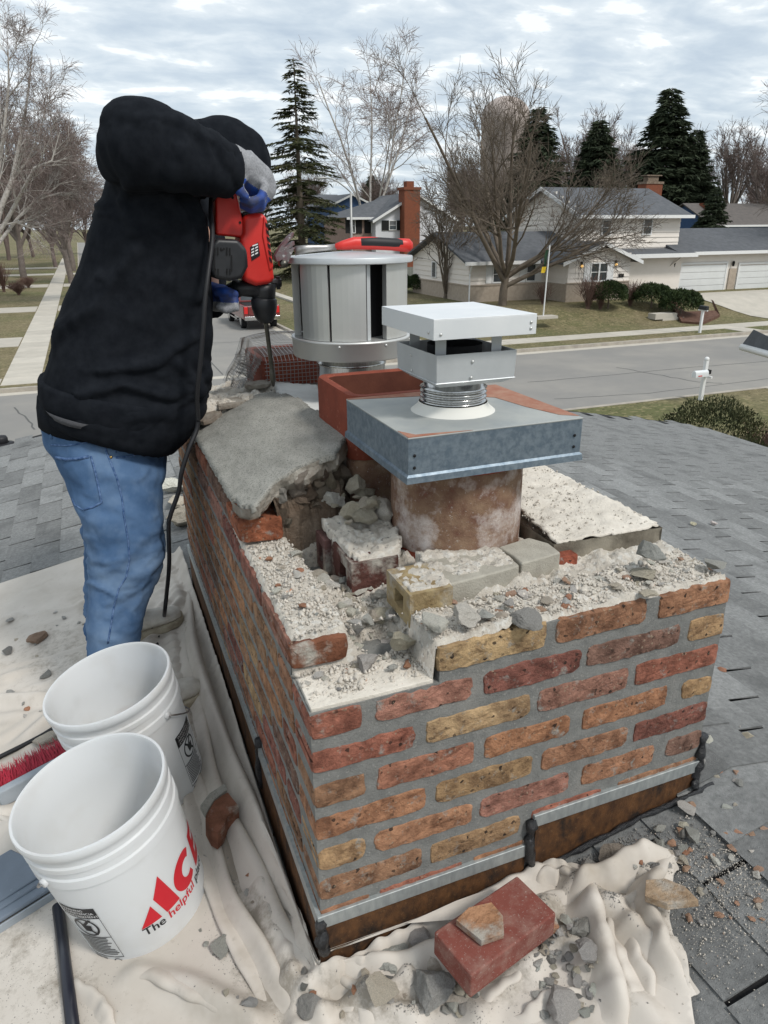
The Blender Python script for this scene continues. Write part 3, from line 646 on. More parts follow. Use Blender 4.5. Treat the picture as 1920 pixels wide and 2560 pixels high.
def field(name, pl, hfun, step, mat_, parent, skirt=.03, smooth=True):
    xs = [p[0] for p in pl]; ys = [p[1] for p in pl]
    gx = np.arange(min(xs)-step, max(xs)+step, step); gy = np.arange(min(ys)-step, max(ys)+step, step)
    ok = np.array([[inside(x, y, pl) for x in gx] for y in gy]); idx = -np.ones(ok.shape, int); V = []; Fq = []
    cell = ok[:-1,:-1] & ok[1:,:-1] & ok[:-1,1:] & ok[1:,1:]
    use = np.zeros(ok.shape, bool); use[:-1,:-1] |= cell; use[1:,:-1] |= cell; use[:-1,1:] |= cell; use[1:,1:] |= cell
    for j in range(len(gy)):
        for i in range(len(gx)):
            if use[j, i]:
                idx[j, i] = len(V); x, y = gx[i], gy[j]; V.append((x + step*.5*nz(x*90, y*90, 1), y + step*.5*nz(x*90, y*90, 6), hfun(x, y)))
    for j in range(len(gy)-1):
        for i in range(len(gx)-1):
            if cell[j, i]: Fq.append((idx[j,i], idx[j,i+1], idx[j+1,i+1], idx[j+1,i]))
    # skirt
    ed = {}
    for f in Fq:
        for a, b in zip(f, f[1:]+f[:1]):
            ed[(a, b)] = 1
    bd = [(a, b) for (a, b) in ed if (b, a) not in ed]; low = {}
    for a, b in bd:
        for k_ in (a, b):
            if k_ not in low: low[k_] = len(V); V.append((V[k_][0], V[k_][1], V[k_][2]-skirt))
        Fq.append((b, a, low[a], low[b]))
    return obj(name, fast_mesh(name, V, Fq, mat_, smooth), None, parent)
def crown_h(x, y):
    t = max(0, min(1, (x-X0)/.3)); return zc(x) + .016*math.sin(math.pi*t) - .018*max(0, (y-2.0))/.2 + .002*nz(x*12, y*5) + .0012*fbm(x*60, y*20, 3, 3)
field('crown', poly, crown_h, .008, M['crown'], chim, skirt=.014)
# broken face under the crown's front edge
ed = []
P_ = [(p.x, p.y) for p in front]; P_[0] = (X0-.004, 1.475)
for i in range(len(P_)-1):
    for k_ in range(5):
        t = k_/5; ed.append((P_[i][0]*(1-t)+P_[i+1][0]*t, P_[i][1]*(1-t)+P_[i+1][1]*t))
rows = [(0,.0,.003),(0,.0,.012),(0,.001,.026),(0,.003,.040),(0,.010,.050),(0,.016,.060),(0,.014,.078),(0,.010,.10),(0,.004,.14),(0,.0,.22)]
def brow(_, dy, dz):
    o = []
    for k_, (x, y) in enumerate(ed):
        f = sm01((x-.305)/.03); lim = dz*f + min(dz, .026)*(1-f)
        n = .030*fbm(x*19, dz*24, 2, 5)*(1 if dz > .016 else .25)
        o.append(Vector((x + .004*nz(x*70, dz*80, 5), y + dy*(.25+.75*f) + n*(.4+.6*f) + .002, crown_h(x, y) - lim - .001 + .004*nz(x*60, dz*50, 8)*(dz > .006))))
    return o
rr_ = [brow(*r_[:3]) for r_ in rows]
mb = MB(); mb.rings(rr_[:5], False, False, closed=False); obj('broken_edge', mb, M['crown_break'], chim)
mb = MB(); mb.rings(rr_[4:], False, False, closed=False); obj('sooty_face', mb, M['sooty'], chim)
# light broken lip of mortar (left) and ragged back part of the crown
def back_h(x, y): return -.497 - .10*(y-2.2) + .35*max(0, x-.3)*.3 + .024*fbm(x*16, y*16, 7, 5) + .006*nz(x*90, y*90)
bl = [(X0,2.13),(.30,2.12),(.36,2.13),(.44,2.16),(.50,2.17),(.54,2.24),(.55,2.45),(.46,2.6),(.30,2.62),(X0+.01,2.5)]
field('broken_crown', bl, back_h, .0075, M['bed'], chim, skirt=.12, smooth=False)
wp = [(.475,1.57),(.50,1.56),(.60,1.60),(.64,2.2),(.52,2.28),(.49,2.12),(.47,1.8)]
field('white_coating', wp, lambda x, y: -.462-.05*(x-.47)+.003*fbm(x*30, y*30, 2, 4), .008, M['white_coat'] if 'white_coat' in M else mat('white_coating', (.62,.62,.60), (.55,.55,.53), scale=12, rough=.5, c3=(.2,.2,.18), s3=11, thr3=(.62,.68)), chim, skirt=.05)
ob = MB(); ob.box((.5,1.62,-.6), (.98,2.56,-.482)); obj('crown_fill', ob, M['crown'], chim)
# loose flakes on the back of the crown
def flake(c_, a, b, th, rot, seed, mtl='crown_break'):
    rr = random.Random(seed); n = 11
    pl = [Vector((a*math.cos(2*math.pi*k_/n)*rr.uniform(.75,1.1), b*math.sin(2*math.pi*k_/n)*rr.uniform(.75,1.1), rr.uniform(-.1,.1)*th)) for k_ in range(n)]
    Mx = Matrix.Translation(c_) @ Matrix.Rotation(rot[2],4,'Z') @ Matrix.Rotation(rot[1],4,'Y') @ Matrix.Rotation(rot[0],4,'X')
    mb = MB(); mb.prism([Mx @ p for p in pl], (Mx.to_3x3() @ Vector((0,0,th)))); return mb
for k_, (px, py, z, a, b, rz) in enumerate([(558,836,-.475,.05,.03,.2),(500,876,-.50,.06,.035,.5),(455,905,-.525,.05,.03,.9),(418,920,-.55,.035,.025,.3)]):
    p = onz(px*D, py*D, z); obj('mortar_flake', flake(p, a, b, .014, (R(random.uniform(-9,9)), R(random.uniform(-12,6)), rz), 40+k_), M['crown_break'], chim, bevel=.002)

# slab on the right
sl = [(.815,1.115),(.90,1.112),(1.0,1.104),(1.078,1.100),(1.088,1.13),(1.084,1.3),(1.088,1.6),(1.08,2.0),(1.084,2.4),(.80,2.4),(.80,1.5),(.86,1.38),(.835,1.22)]
field('mortar_slab', sl, lambda x, y: -.606+.0045*fbm(x*25, y*25, 5, 5)+.003*nz(x*100, y*100)+.012*max(0,nz(x*7+3, y*7))*0.6, .0075, M['slab'], chim, skirt=.004)
mb = MB()
cut = []
for k_ in range(40):
    t = k_/39; x = .815+t*.266; y = 1.115-.015*t
    cut.append((x, y + .0025*nz(x*50, 2)))
rw = [[Vector((x, y + .004*nz(x*40, dz*60, 3) + (0 if dz < .01 else .002), -.6085-dz - .010*(dz > .07))) for x, y in cut] for dz in (0,.012,.03,.05,.075)]
mb.rings(rw, False, False, closed=False)
mb.rings([[Vector((1.081+.004*nz(y*40, dz*60), y, -.6085-dz)) for y in np.arange(1.10, 2.41, .03)] for dz in (0,.03,.075)], False, False, closed=False)
mb.rings([[Vector((.815+.003*nz(y*40,dz*60), y, -.6085-dz)) for y in np.arange(1.115, 1.30, .02)][::-1] for dz in (0,.03,.075)], False, False, closed=False)
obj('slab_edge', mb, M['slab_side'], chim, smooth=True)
# concrete collar pieces in front of the round flue
def ringpiece(pl, z0, z1, nm='concrete_collar', mt='ring'):
    mb = MB(); mb.prism([Vector((a, b, z0 + .003*nz(a*40, b*40))) for a, b in pl], (0,0,z1-z0)); return obj(nm, mb, M[mt], chim, bevel=.004)
ringpiece([(.522,1.075),(.545,1.045),(.60,1.050),(.66,1.058),(.7025,1.064),(.705,1.10),(.7,1.15),(.66,1.165),(.60,1.175),(.56,1.19),(.53,1.15)], -.672, -.612)
ringpiece([(.7075,1.065),(.76,1.072),(.808,1.080),(.812,1.13),(.79,1.17),(.74,1.158),(.7055,1.15),(.7105,1.10)], -.672, -.610)
# cored bricks
def cored(xa, ya, yb, zb, zt, dep, hole, colr, mtn='brick_old'):
    """brick whose -x face shows; hole = (y0,y1,z0,z1)"""
    h = hole; mb = MB()
    for (a, b, c1, c2) in ((ya, h[0], zb, zt), (h[1], yb, zb, zt), (h[0], h[1], zb, h[2]), (h[0], h[1], h[3], zt)):
        mb.box((xa, a, c1), (xa+dep, b, c2))
    mb.box((xa+.04, h[0]-.001, h[2]-.001), (xa+dep-.001, h[1]+.001, h[3]+.001))
    return obj('brick', mb, M[mtn], chim, color=colr)
cored(.452, 1.022, 1.132, -.672, -.605, .085, (1.052,1.092,-.652,-.622), (.46,.36,.2))
cored(.405, 1.20, 1.33, -.70, -.615, .10, (1.235,1.275,-.685,-.64), (.13,.055,.045)); cored(.392, 1.335, 1.40, -.70, -.62, .10, (1.352,1.38,-.685,-.64), (.16,.085,.08))
def crumbs(name, pl, zf, amp, seed, mtn='bed', step=.0055):
    return field(name, pl, lambda x, y: zf(x, y) + amp*(.5*fbm(x*20+seed, y*20, 2, 3)+.3) + amp*.55*lumps(x, y, 42, seed) + .004*lumps(x, y, 95, seed+2), step, M[mtn], chim, skirt=.022, smooth=True)
crumbs('mortar_crumbs', [(.458,1.03),(.54,1.026),(.55,1.13),(.50,1.14),(.458,1.128)], lambda x, y: -.609, .010, 3)
crumbs('mortar_crumbs', [(.412,1.206),(.51,1.20),(.535,1.25),(.55,1.4),(.50,1.42),(.40,1.40)], lambda x, y: -.618+.08*max(0,(y-1.26))+.10*max(0, x-.44), .018, 9)
crumbs('mortar_crumbs', [(.525,1.08),(.60,1.065),(.70,1.075),(.71,1.16),(.60,1.19),(.54,1.20)], lambda x, y: -.616, .010, 15)
ob = MB(); ob.box((.80,1.09,-.70), (.86,1.14,-.628)); obj('brick', ob, M['brick'], chim, color=(.34,.10,.06), bevel=.004)

# flues
flue = MB(); FC = (.68, 1.296)
prof = [(.136,-.80),(.140,-.66),(.141,-.60),(.140,-.50),(.139,-.44),(.137,-.38),(.118,-.38),(.118,-.6)]
flue.lathe(prof, 48, Matrix.Translation((FC[0], FC[1], 0))); obj('round_flue', flue, M['flue_weathered'], chim, smooth=True)
fr = MB(); fr.lathe([(.1408,-.452),(.1415,-.44),(.1405,-.379)], 48, Matrix.Translation((FC[0], FC[1], 0))); obj('flue_collar', fr, M['flue_red'], chim, smooth=True)
fr = MB(); rings = []
for z, o_ in ((-.70,0),(-.662,.0008),(-.640,.0006),(-.628,.0004)):
    rings.append([Vector((FC[0]+(.1408+o_)*math.cos(a), FC[1]+(.1408+o_)*math.sin(a), z + (.018*nz(math.cos(a)*5, math.sin(a)*5, 2) if z > -.65 else 0))) for a in [2*math.pi*k_/64 for k_ in range(64)]])
fr.rings(rings, False, False); obj('flue_base', fr, M['flue_red'], chim, smooth=True)
def rrect(x0, y0, x1, y1, r, n=6):
    o = []
    for cx, cy, a0 in ((x1-r,y1-r,0),(x0+r,y1-r,90),(x0+r,y0+r,180),(x1-r,y0+r,270)):
        for k_ in range(n+1): a = R(a0+90*k_/n); o.append((cx+r*math.cos(a), cy+r*math.sin(a)))
    return o
def tile(x0, y0, x1, y1, zb, zt, th=.024, r=.04, mtn='terracotta', name='flue_tile'):
    o = rrect(x0, y0, x1, y1, r); i = rrect(x0+th, y0+th, x1-th, y1-th, r-.012); mb = MB()
    f = lambda pl, z: [Vector((a, b, z + .0012*nz(a*60, b*60, z*20))) for a, b in pl]
    mb.rings([f(o,zb), f(o,zt-.006), f(rrect(x0+.003,y0+.003,x1-.003,y1-.003,r),zt), f(rrect(x0+th-.003,y0+th-.003,x1-th+.003,y1-th+.003,r-.012),zt), f(i,zt-.004)], False, False)
    o_ = obj(name, mb, M[mtn], chim, smooth=True); o_.modifiers.new('e','EDGE_SPLIT').split_angle = R(40)
    mb = MB(); mb.rings([f(i,zt-.004), f(i,zt-.012), f(i,zb)], False, False); obj('liner_inside', mb, M['liner_shade'], o_, smooth=True); return o_
tile(.508, 1.475, .845, 1.765, -.50, -.352)
tile(.5085, 1.4755, .8445, 1.7445, -.82, -.4995, mtn='flue_weathered')
tile(.49, 2.27, .83, 2.60, -.62, -.40)
mb = MB()
# flashing
strip = lambda xa, xb, z: MB().box((xa, Y0-.009, z-.030), (xb, Y0+.001, z))
fl = thing('metal_flashing', 'rusty stepped sheet-metal flashing round the foot of the chimney', 'flashing', (.66, .9, -1.2))
zs1, zs2 = -1.160, -1.090
obj('top_strip', strip(X0-.008, .668, zs1), M['strip'], fl, bevel=.0015)
obj('top_strip', strip(.676, X1+.006, zs2), M['strip'], fl, bevel=.0015)
def panel(pts_, th=.004, y=None):
    mb = MB(); mb.prism([Vector((a, Y0-.0055 if y is None else y, z)) for a, z in pts_], (0,.004,0)); return mb
obj('rusty_panel', panel([(X0-.006,-1.36),(.66,-1.30),(.664,zs1-.025),(X0-.006,zs1-.025)]), M['rusty'], fl)
obj('rusty_panel', panel([(.684,-1.30),(X1,-1.20),(X1,zs2-.025),(.684,zs2-.025)]), M['rusty'], fl)
mb = MB(); mb.box((X0-.009, Y0-.004, -1.185), (X0-.001, Y1, -1.155)); obj('top_strip', mb, M['strip'], fl)
mb = MB(); mb.box((X0-.0055, Y0-.003, -1.42), (X0-.0015, Y1, -1.18)); obj('rusty_panel', mb, M['rusty'], fl)
def blob(pts_, r, seed, n=9):
    mb = MB(); rr = random.Random(seed); P = []; RR = []
    for i in range(len(pts_)-1):
        for k_ in range(5):
            t = k_/5; P.append(Vector(pts_[i])*(1-t)+Vector(pts_[i+1])*t + Vector((rr.uniform(-1,1),rr.uniform(-1,1),rr.uniform(-1,1)))*r*.3); RR.append(r*rr.uniform(.55,1.35))
    mb.tube(P, RR, n); return mb
obj('tar_seal', blob([(.672,Y0-.006,-1.10),(.668,Y0-.008,-1.16),(.676,Y0-.01,-1.22),(.672,Y0-.012,-1.275)], .010, 3), M['tar'], fl, smooth=True)
obj('tar_seal', blob([(X1+.004,Y0-.002,-1.03),(X1+.004,Y0-.004,-1.09),(X1-.002,Y0-.008,-1.14),(X1-.01,Y0-.02,-1.165)], .009, 5), M['tar'], fl, smooth=True)
obj('tar_seal', blob([(X0-.003,Y0-.006,-1.17),(X0-.002,Y0-.008,-1.21),(X0,Y0-.01,-1.25)], .012, 7), M['tar'], fl, smooth=True)
obj('tar_seal', blob([(.70,Y0-.012,zL(.70)+.012),(.82,Y0-.014,zL(.82)+.012),(.95,Y0-.012,zL(.95)+.010),(1.10,Y0-.02,zL(1.10)+.008),(1.15,Y0-.02,zL(1.15)+.004)], .006, 9), M['tar'], fl, smooth=True)
obj('tar_seal', blob([(X0-.004,1.40,-1.14),(X0-.006,1.41,-1.20),(X0-.006,1.40,-1.3)], .012, 11), M['tar'], fl, smooth=True)
# ================================================================== caps and vents on the flues
FCX, FCY = .68, 1.296
cap = thing('galvanised_flue_cap', 'blue-grey galvanised square cap with a small square vent hood on the round flue', 'chimney cap', (FCX, FCY, -.44))
xa, xb, ya, yb, zt, zb = .494, .866, 1.128, 1.466, -.352, -.437
mb = MB()   # skirt, four folded sides
th = .0012
for (a, b) in (((xa,ya),(xb,ya)), ((xb,ya),(xb,yb)), ((xb,yb),(xa,yb)), ((xa,yb),(xa,ya))):
    A, B = Vector((*a,0)), Vector((*b,0)); nrm = Vector((B.y-A.y, -(B.x-A.x), 0)).normalized(); u = (B-A).normalized()
    prof = [(0,zt),(0,zb+.016),(.004,zb+.012),(.005,zb)]
    r1 = [A + nrm*o_ - u*o_ + Vector((0,0,z)) for o_, z in prof]; r2 = [B + nrm*o_ + u*o_ + Vector((0,0,z)) for o_, z in prof]
    mb._add(r1+r2, [(i, i+1, 5+i, 4+i)[::-1] for i in range(3)])
obj('skirt', mb, M['galv'], cap)
mb = MB(); mb.box((xa-.0008,ya-.0008,zt-.002), (xb+.0008,yb+.0008,zt+.0012)); obj('cover', mb, M['galv_top'], cap, bevel=.001)
rs = MB(); rs.prism([Vector((a, b, zt+.0014)) for a, b in [(xb,yb),(xb,ya+.012),(xb-.03,ya+.035),(xb-.055,ya+.12),(xb-.07,ya+.22),(xb-.13,yb-.07),(xb-.22,yb-.04),(xa+.05,yb-.02),(xa,yb-.01),(xa,yb)]], (0,0,.0006)); obj('rust_stain', rs, M['rust_edge'], cap)
rs = MB(); rs.prism([Vector((a, b, zt+.0014)) for a, b in [(xa,ya),(xa+.13,ya),(xa+.08,ya+.008),(xa+.02,ya+.014),(xa,ya+.05)]], (0,0,.0006)); obj('rust_stain', rs, M['rust_edge'], cap)
def rivet(p, n, r=.0032, mt='dark', parent=None):
    q = Vector(n).to_track_quat('Z','Y').to_matrix().to_4x4(); b = MB(); b.lathe([(r,0),(r*.8,r*.5),(.0002,r*.6)], 8, Matrix.Translation(p) @ q); obj('rivet', b, M[mt], parent, smooth=True)
for z in (-.385,-.408): rivet((xa+.012, ya-.001, z), (0,-1,0), parent=cap); rivet((xb-.016, ya-.001, z), (0,-1,0), parent=cap)
# sealant ring, corrugated pipe, hood
T = Matrix.Translation((FCX, FCY, 0)); hx, hy = .664, 1.290
T = Matrix.Translation((hx, hy, 0))
mb = MB(); mb.lathe([(.088,zt),(.083,zt+.004),(.073,zt+.012),(.070,zt+.02)], 40, T); obj('sealant', mb, mat('sealant', (.66,.65,.6), rough=.6), cap, smooth=True)
prof = []
for k_ in range(33):
    z = zt+.002+.042*k_/32; prof.append((.0655+.0028*math.cos(k_/32*5*2*math.pi), zt+.004+.046*k_/32))
prof += [(.061,zt+.052),(.061,zt+.07)]
mb = MB(); mb.lathe(prof, 40, T); obj('corrugated_pipe', mb, M['alu_shiny'], cap, smooth=True)
mb = MB(); mb.lathe([(.0605,zt+.042),(.0605,zt+.09)], 40, T); obj('inner_pipe', mb, M['steel_dark'], cap, smooth=True)
def opencup(w0, w1, d0, d1, z0, z1, mt, nm, flare=None):
    mb = MB(); A = [(-w0,-d0),(w0,-d0),(w0,d0),(-w0,d0)]; B = [(-w1,-d1),(w1,-d1),(w1,d1),(-w1,d1)]
    for i in range(4):
        j = (i+1) % 4; q = [Vector((hx+A[i][0],hy+A[i][1],z0)),Vector((hx+A[j][0],hy+A[j][1],z0)),Vector((hx+B[j][0],hy+B[j][1],z1)),Vector((hx+B[i][0],hy+B[i][1],z1))]
        nrm = (q[1]-q[0]).cross(q[3]-q[0]).normalized(); mb.prism(q[::-1], -nrm*.0015)
    return mb
zc0, zc1 = -.284, -.222
mb = opencup(.083,.085,.093,.095,zc0+.008,zc1,None,''); obj('hood_box', mb, M['alu_dull'], cap)
mb = opencup(.068,.085,.076,.095,zc0-.002,zc0+.009,None,''); mb.box((hx-.068,hy-.068,zc0-.003),(hx+.068,hy+.068,zc0-.001)); obj('hood_floor', mb, M['alu_dull'], cap)
for s1, s2 in ((-1,-1),(1,-1),(1,1),(-1,1)):
    b = MB(); b.box((hx+s1*.06-.011, hy+s2*.06-.0008, zc1-.03), (hx+s1*.06+.011, hy+s2*.06+.0008, zc1+.04)); obj('hood_post', b, M['alu_dull'], cap)
b = MB(); b.lathe([(.055,zc0),(.055,zc1+.006)], 24, T); obj('inner_pipe', b, M['dark'], cap, smooth=True)
mb = MB(); LW = .106; z0, z1 = -.190, -.153
LD = .124
mb.box((hx-LW,hy-LD,z1-.0015),(hx+LW,hy+LD,z1))
for a, b_ in (((-LW,-LD),(LW,-LD+.0015)),((-LW,LD-.0015),(LW,LD)),((-LW,-LD+.0015),(-LW+.0015,LD-.0015)),((LW-.0015,-LD+.0015),(LW,LD-.0015))):
    mb.box((hx+a[0],hy+a[1],z0),(hx+b_[0],hy+b_[1],z1-.0015))
obj('hood_lid', mb, M['white_cap'], cap, bevel=.0012)
for px_, z in ((-.092,z0+.01),(.094,z0+.011),(.094,z0+.022)): rivet((hx+px_, hy-LD-.0005, z), (0,-1,0), .003, 'alu', cap)
rivet((hx-LW-.0005, hy-LD+.02, z0+.012), (-1,0,0), .003, 'alu', cap)
for px_, z in ((-.01,zc1-.016),(-.012,zc1-.046)): rivet((hx+px_, hy-.0955, z), (0,-1,0), .0032, 'alu', cap); rivet((hx-.0855, hy+.03+px_, z), (-1,0,0), .0026, 'alu', cap)
# drum shaped draught cap on the metal pipe
VX, VY = .692, 1.998
vent = thing('drum_draught_cap', 'shiny aluminium drum-shaped draught cap with vertical vanes on its pipe', 'vent cap', (VX, VY, -.50))
TV = Matrix.Translation((VX, VY, 0))
mb = MB(); mb.lathe([(.098,-.55),(.098,-.375),(.101,-.372),(.101,-.366),(.098,-.363),(.0985,-.342)], 48, TV); obj('pipe', mb, M['alu_shiny'], vent, smooth=True)
for k_ in range(18):
    a = 2*math.pi*k_/18; b = MB(); b.box((-.011,-.001,-.353),(.011,.001,-.347), TV @ Matrix.Rotation(a,4,'Z') @ Matrix.Translation((0,-.0985,0))); obj('slot', b, M['dark'], vent)
mb = MB(); mb.lathe([(.10,-.347),(.166,-.343),(.168,-.340),(.169,-.298),(.171,-.296),(.171,-.290),(.165,-.290),(.10,-.288)], 56, TV); obj('base_ring', mb, M['alu'], vent, smooth=True); vent.children[-1].modifiers.new('e','EDGE_SPLIT').split_angle = R(35)
mb = MB(); mb.lathe([(.10,-.29),(.10,-.085)], 32, TV); obj('inner_drum', mb, M['dark'], vent, smooth=True)
mb = MB(); mb.lathe([(.0005,-.064),(.06,-.067),(.12,-.072),(.168,-.076),(.176,-.077),(.177,-.079),(.177,-.091),(.174,-.093),(.10,-.090)], 56, TV); o = obj('lid', mb, M['alu_dull'], vent, smooth=True); o.modifiers.new('e','EDGE_SPLIT').split_angle = R(35)
def vane(a0, a1, rad0, rad1, bent=True):
    mb = MB(); n = 7; z0, z1 = -.2885, -.0905
    arc = []
    for k_ in range(n):
        t = k_/(n-1); a = a0+(a1-a0)*t; r_ = rad0+(rad1-rad0)*t; arc.append((VX+r_*math.cos(a), VY+r_*math.sin(a)))
    lip = lambda a, r_, da: (VX+(r_-.02)*math.cos(a+da), VY+(r_-.02)*math.sin(a+da))
    arc = [lip(a0, rad0, .02)] + arc + [lip(a1, rad1, -.02)]
    mb.rings([[Vector((x, y, z)) for x, y in arc] for z in (z0, z1)], False, False, closed=False)
    return mb
for (a0, a1) in ((-166,-130),(-128,-94),(-71,-24),(-18,22),(40,80),(88,126),(134,171)):
    mb = vane(R(a0), R(a1), .158, .162); o = obj('vane', mb, M['alu'], vent); s_ = o.modifiers.new('s','SOLIDIFY'); s_.thickness = .0015
mb = vane(R(-92), R(-88), .152, .150); o = obj('vane', mb, M['alu_dull'], vent); o.modifiers.new('s','SOLIDIFY').thickness = .0015
for a in (-120,-75,-30): rivet((VX+.1695*math.cos(R(a)), VY+.1695*math.sin(R(a)), -.302), (math.cos(R(a)), math.sin(R(a)), 0), .004, 'alu', vent)
# hammer on the drum lid
ham = thing('hammer', 'red and black handled claw hammer lying across the round vent lid', 'hammer', (VX, VY-.05, -.066))
HY = VY-.04
P = lambda u, v, y=HY: ony(u, v, y)
hz = -.052
a = P(862,610); b_ = P(1030,612); mid = P(838,612); h0 = P(730,625)
def ovaltube(pts, rx, rz, n=14):
    mb = MB(); rg = []
    for p, a_, c_ in zip(pts, rx, rz): rg.append([Vector(p)+Vector((0, math.cos(2*math.pi*k_/n)*a_, math.sin(2*math.pi*k_/n)*c_)) for k_ in range(n)])
    mb.rings(rg); return mb
def HP(u, v, y=HY): return P(u, v, y)
obj('grip', ovaltube([HP(836,617),(HP(856,613)),HP(885,608),HP(930,608),HP(980,611),HP(1010,613),HP(1022,613),HP(1030,614)], [.006,.010,.013,.013,.013,.015,.014,.008], [.007,.012,.0165,.017,.0165,.018,.0175,.010]), M['red_plastic'], ham, smooth=True)
obj('grip_pad', ovaltube([HP(888,607),HP(900,607),HP(930,607),HP(970,609),HP(1003,611),HP(1008,611)], [.004,.0138,.0140,.014,.0145,.012], [.004,.0150,.0155,.0155,.0155,.013]), M['black_rubber'], ham, smooth=True)
obj('shaft', ovaltube([HP(738,627),HP(770,622),HP(810,620),HP(840,617)], [.006,.006,.006,.006], [.0125,.010,.008,.008]), M['steel'], ham, smooth=True)
hd = MB(); c_ = HP(722,630)
hd.prism([HP(u, v, HY-.012) for u, v in [(738,618),(728,640),(722,655),(712,664),(702,662),(706,650),(692,655),(688,640),(700,618),(722,590),(735,580),(734,590),(712,617),(736,602),(737,612),(722,624)]], (0,.024,0)); obj('head', hd, M['hammer_head'], ham, bevel=.0015)
b = MB(); q0 = HP(708,655); q1 = HP(716,662); b.tube([q0+Vector((0,-.016,-.004)), q0+Vector((0,.02,-.004))], .010, 10); obj('striking_face', b, M['steel_dark'], ham, smooth=True)
# wire mesh over the far flue tile
ms = thing('wire_mesh_screen', 'crumpled wire mesh folded over the far terracotta flue', 'wire mesh', (.6, 2.4, -.42))
wire = MB()
def mesh_z(x, y):
    return -.385 + .045*math.exp(-((x-.62)/.2)**2)*math.exp(-((y-2.5)/.16)**2) + .006*nz(x*14, y*14)
def wline(pts): wire.tube(pts, .0011, 3, cap=False)
def fold(x, y):
    """mesh sheet bent down over the tile edges"""
    if y < 2.262:
        return Vector((x, 2.258-.004*nz(x*20, y*30), -.398 - (2.262-y)*.95))
    if x < .485:
        return Vector((.485-(.485-x)*.45 - .01*nz(y*20, x*20), y, -.395 - (.485-x)*.8))
    return Vector((x, y, mesh_z(x, y)))
xs = np.arange(.33, .86, .0128); ys = np.arange(2.14, 2.63, .0128)
for x in xs:
    if x < .485: seg = [fold(x, y) for y in np.arange(2.27, 2.63, .03)]
    else: seg = [fold(x, y) for y in np.arange(2.14, 2.63, .02)]
    wline(seg)
for y in ys:
    x_from = .33 if y >= 2.27 else .49
    wline([fold(x, y) for x in np.arange(x_from, .85, .02)])
# torn flap sticking out to the left
o_ = onz(610*D-0, 800*D, -.47)
f0 = ony(545*D, 775*D, 2.4); f1 = ony(512*D, 790*D, 2.33); 
A = ony(536*D, 765*D, 2.42); B = ony(508*D, 772*D, 2.38); C = ony(516*D, 800*D, 2.33); E_ = ony(548*D, 822*D, 2.33)
for k_ in range(12):
    t = k_/11; wline([A.lerp(E_, t), B.lerp(C, t) + Vector((.01*math.sin(t*5),0,.01*math.cos(k_)))])
    wline([A.lerp(B, t) + Vector((0,0,.004*math.sin(k_*2))), E_.lerp(C, t)])
obj('wire_grid', wire, M['wire'], ms)
# ================================================================== drop cloth: a sheet with surplus canvas, relaxed until it buckles into folds
BKT = [(Vector((-.067,1.273,-1.405)), 'front'), (Vector((-.018,1.628,-1.392)), 'rear')]
def w2(px, py): p = onL(px*D, py*D); return (p.x, p.y)
outl = [w2(*p) for p in [(-420,1370),(0,1237),(60,1222),(120,1206),(181,1187),(260,1186),(347,1212),(380,1200),(404,1192)]]
outl += [(X0-.010, outl[-1][1]), (X0-.010, .905), (.66,.905)]
outl += [w2(*p) for p in [(1140,1893),(1190,1880),(1230,1886),(1290,1905),(1340,1872),(1420,1836),(1455,1868),(1448,1930),(1443,1990),(1462,2060),(1482,2120),(1500,2225),(1510,2400)]] + [(.55,.15),(-1.9,.15)]
stp = .0095
gx = np.arange(-1.55, 1.0, stp); gy = np.arange(.2, 3.3, stp); XX, YY = np.meshgrid(gx, gy); ny_, nx_ = XX.shape
def in_poly(X, Y, pl):
    c_ = np.zeros(X.shape, bool); n = len(pl)
    for i in range(n):
        x1, y1 = pl[i]; x2, y2 = pl[(i+1) % n]
        if y1 == y2: continue
        t = ((y1 > Y) != (y2 > Y)) & (X < (x2-x1)*(Y-y1)/(y2-y1)+x1); c_ ^= t
    return c_
ok = in_poly(XX, YY, outl)
def nfield(sx, sy, sd, oct=3, skew=0.0):
    a = np.array([[fbm(x*sx+y*skew, y*sy, sd, oct) for x in gx[::3]] for y in gy[::3]]); a = np.repeat(np.repeat(a, 3, 0), 3, 1)[:ny_, :nx_]
    for _ in range(3): a = (a+np.roll(a,1,0)+np.roll(a,-1,0)+np.roll(a,1,1)+np.roll(a,-1,1))/5
    return a
NA, NB, NC = nfield(1.6,1.6,3.1), nfield(5,5,8.4), nfield(3,1.2,5.5,3,1.5)
g1 = lambda cx, cy, sx, sy: np.exp(-(((XX-cx)/sx)**2+((YY-cy)/sy)**2))
dl = np.clip(X0-.01-XX, 0, 9)                                   # distance to the left face
near_l = np.exp(-(dl/.17)**2)*(XX < X0)*np.clip((YY-.75)/.1, 0, 1)
df = np.clip(.905-YY, 0, 9); near_f = np.exp(-(df/.12)**2)*(XX > X0-.05)*(XX < .75)*(YY < .905)
hp = onL(1365*D, 2010*D); heap = g1(hp.x, hp.y, .12, .16)
hq = onL(800*D, 2100*D); fr2 = g1(hq.x, hq.y, .14, .10)
ex = .04+.22*np.clip(NA+.10, 0, 1)+.22*near_l+.10*near_f+.40*heap+.25*fr2
ey = .04+.22*np.clip(.10-NA, 0, 1)+.03*near_l+.20*near_f+.25*heap+.35*fr2
P3 = np.stack([XX, YY, np.zeros_like(XX)], 2)                    # z = height above the roof plane
seed = .016*NB + .022*near_l*np.cos(dl*2*np.pi/.065+3.0*NC+.4)*.4 + .016*near_f*np.cos(df*2*np.pi/.07+1.5*NA) + .026*heap*np.cos((XX-hp.x+.25*(YY-hp.y))*2*np.pi/.11+2.0*NB)
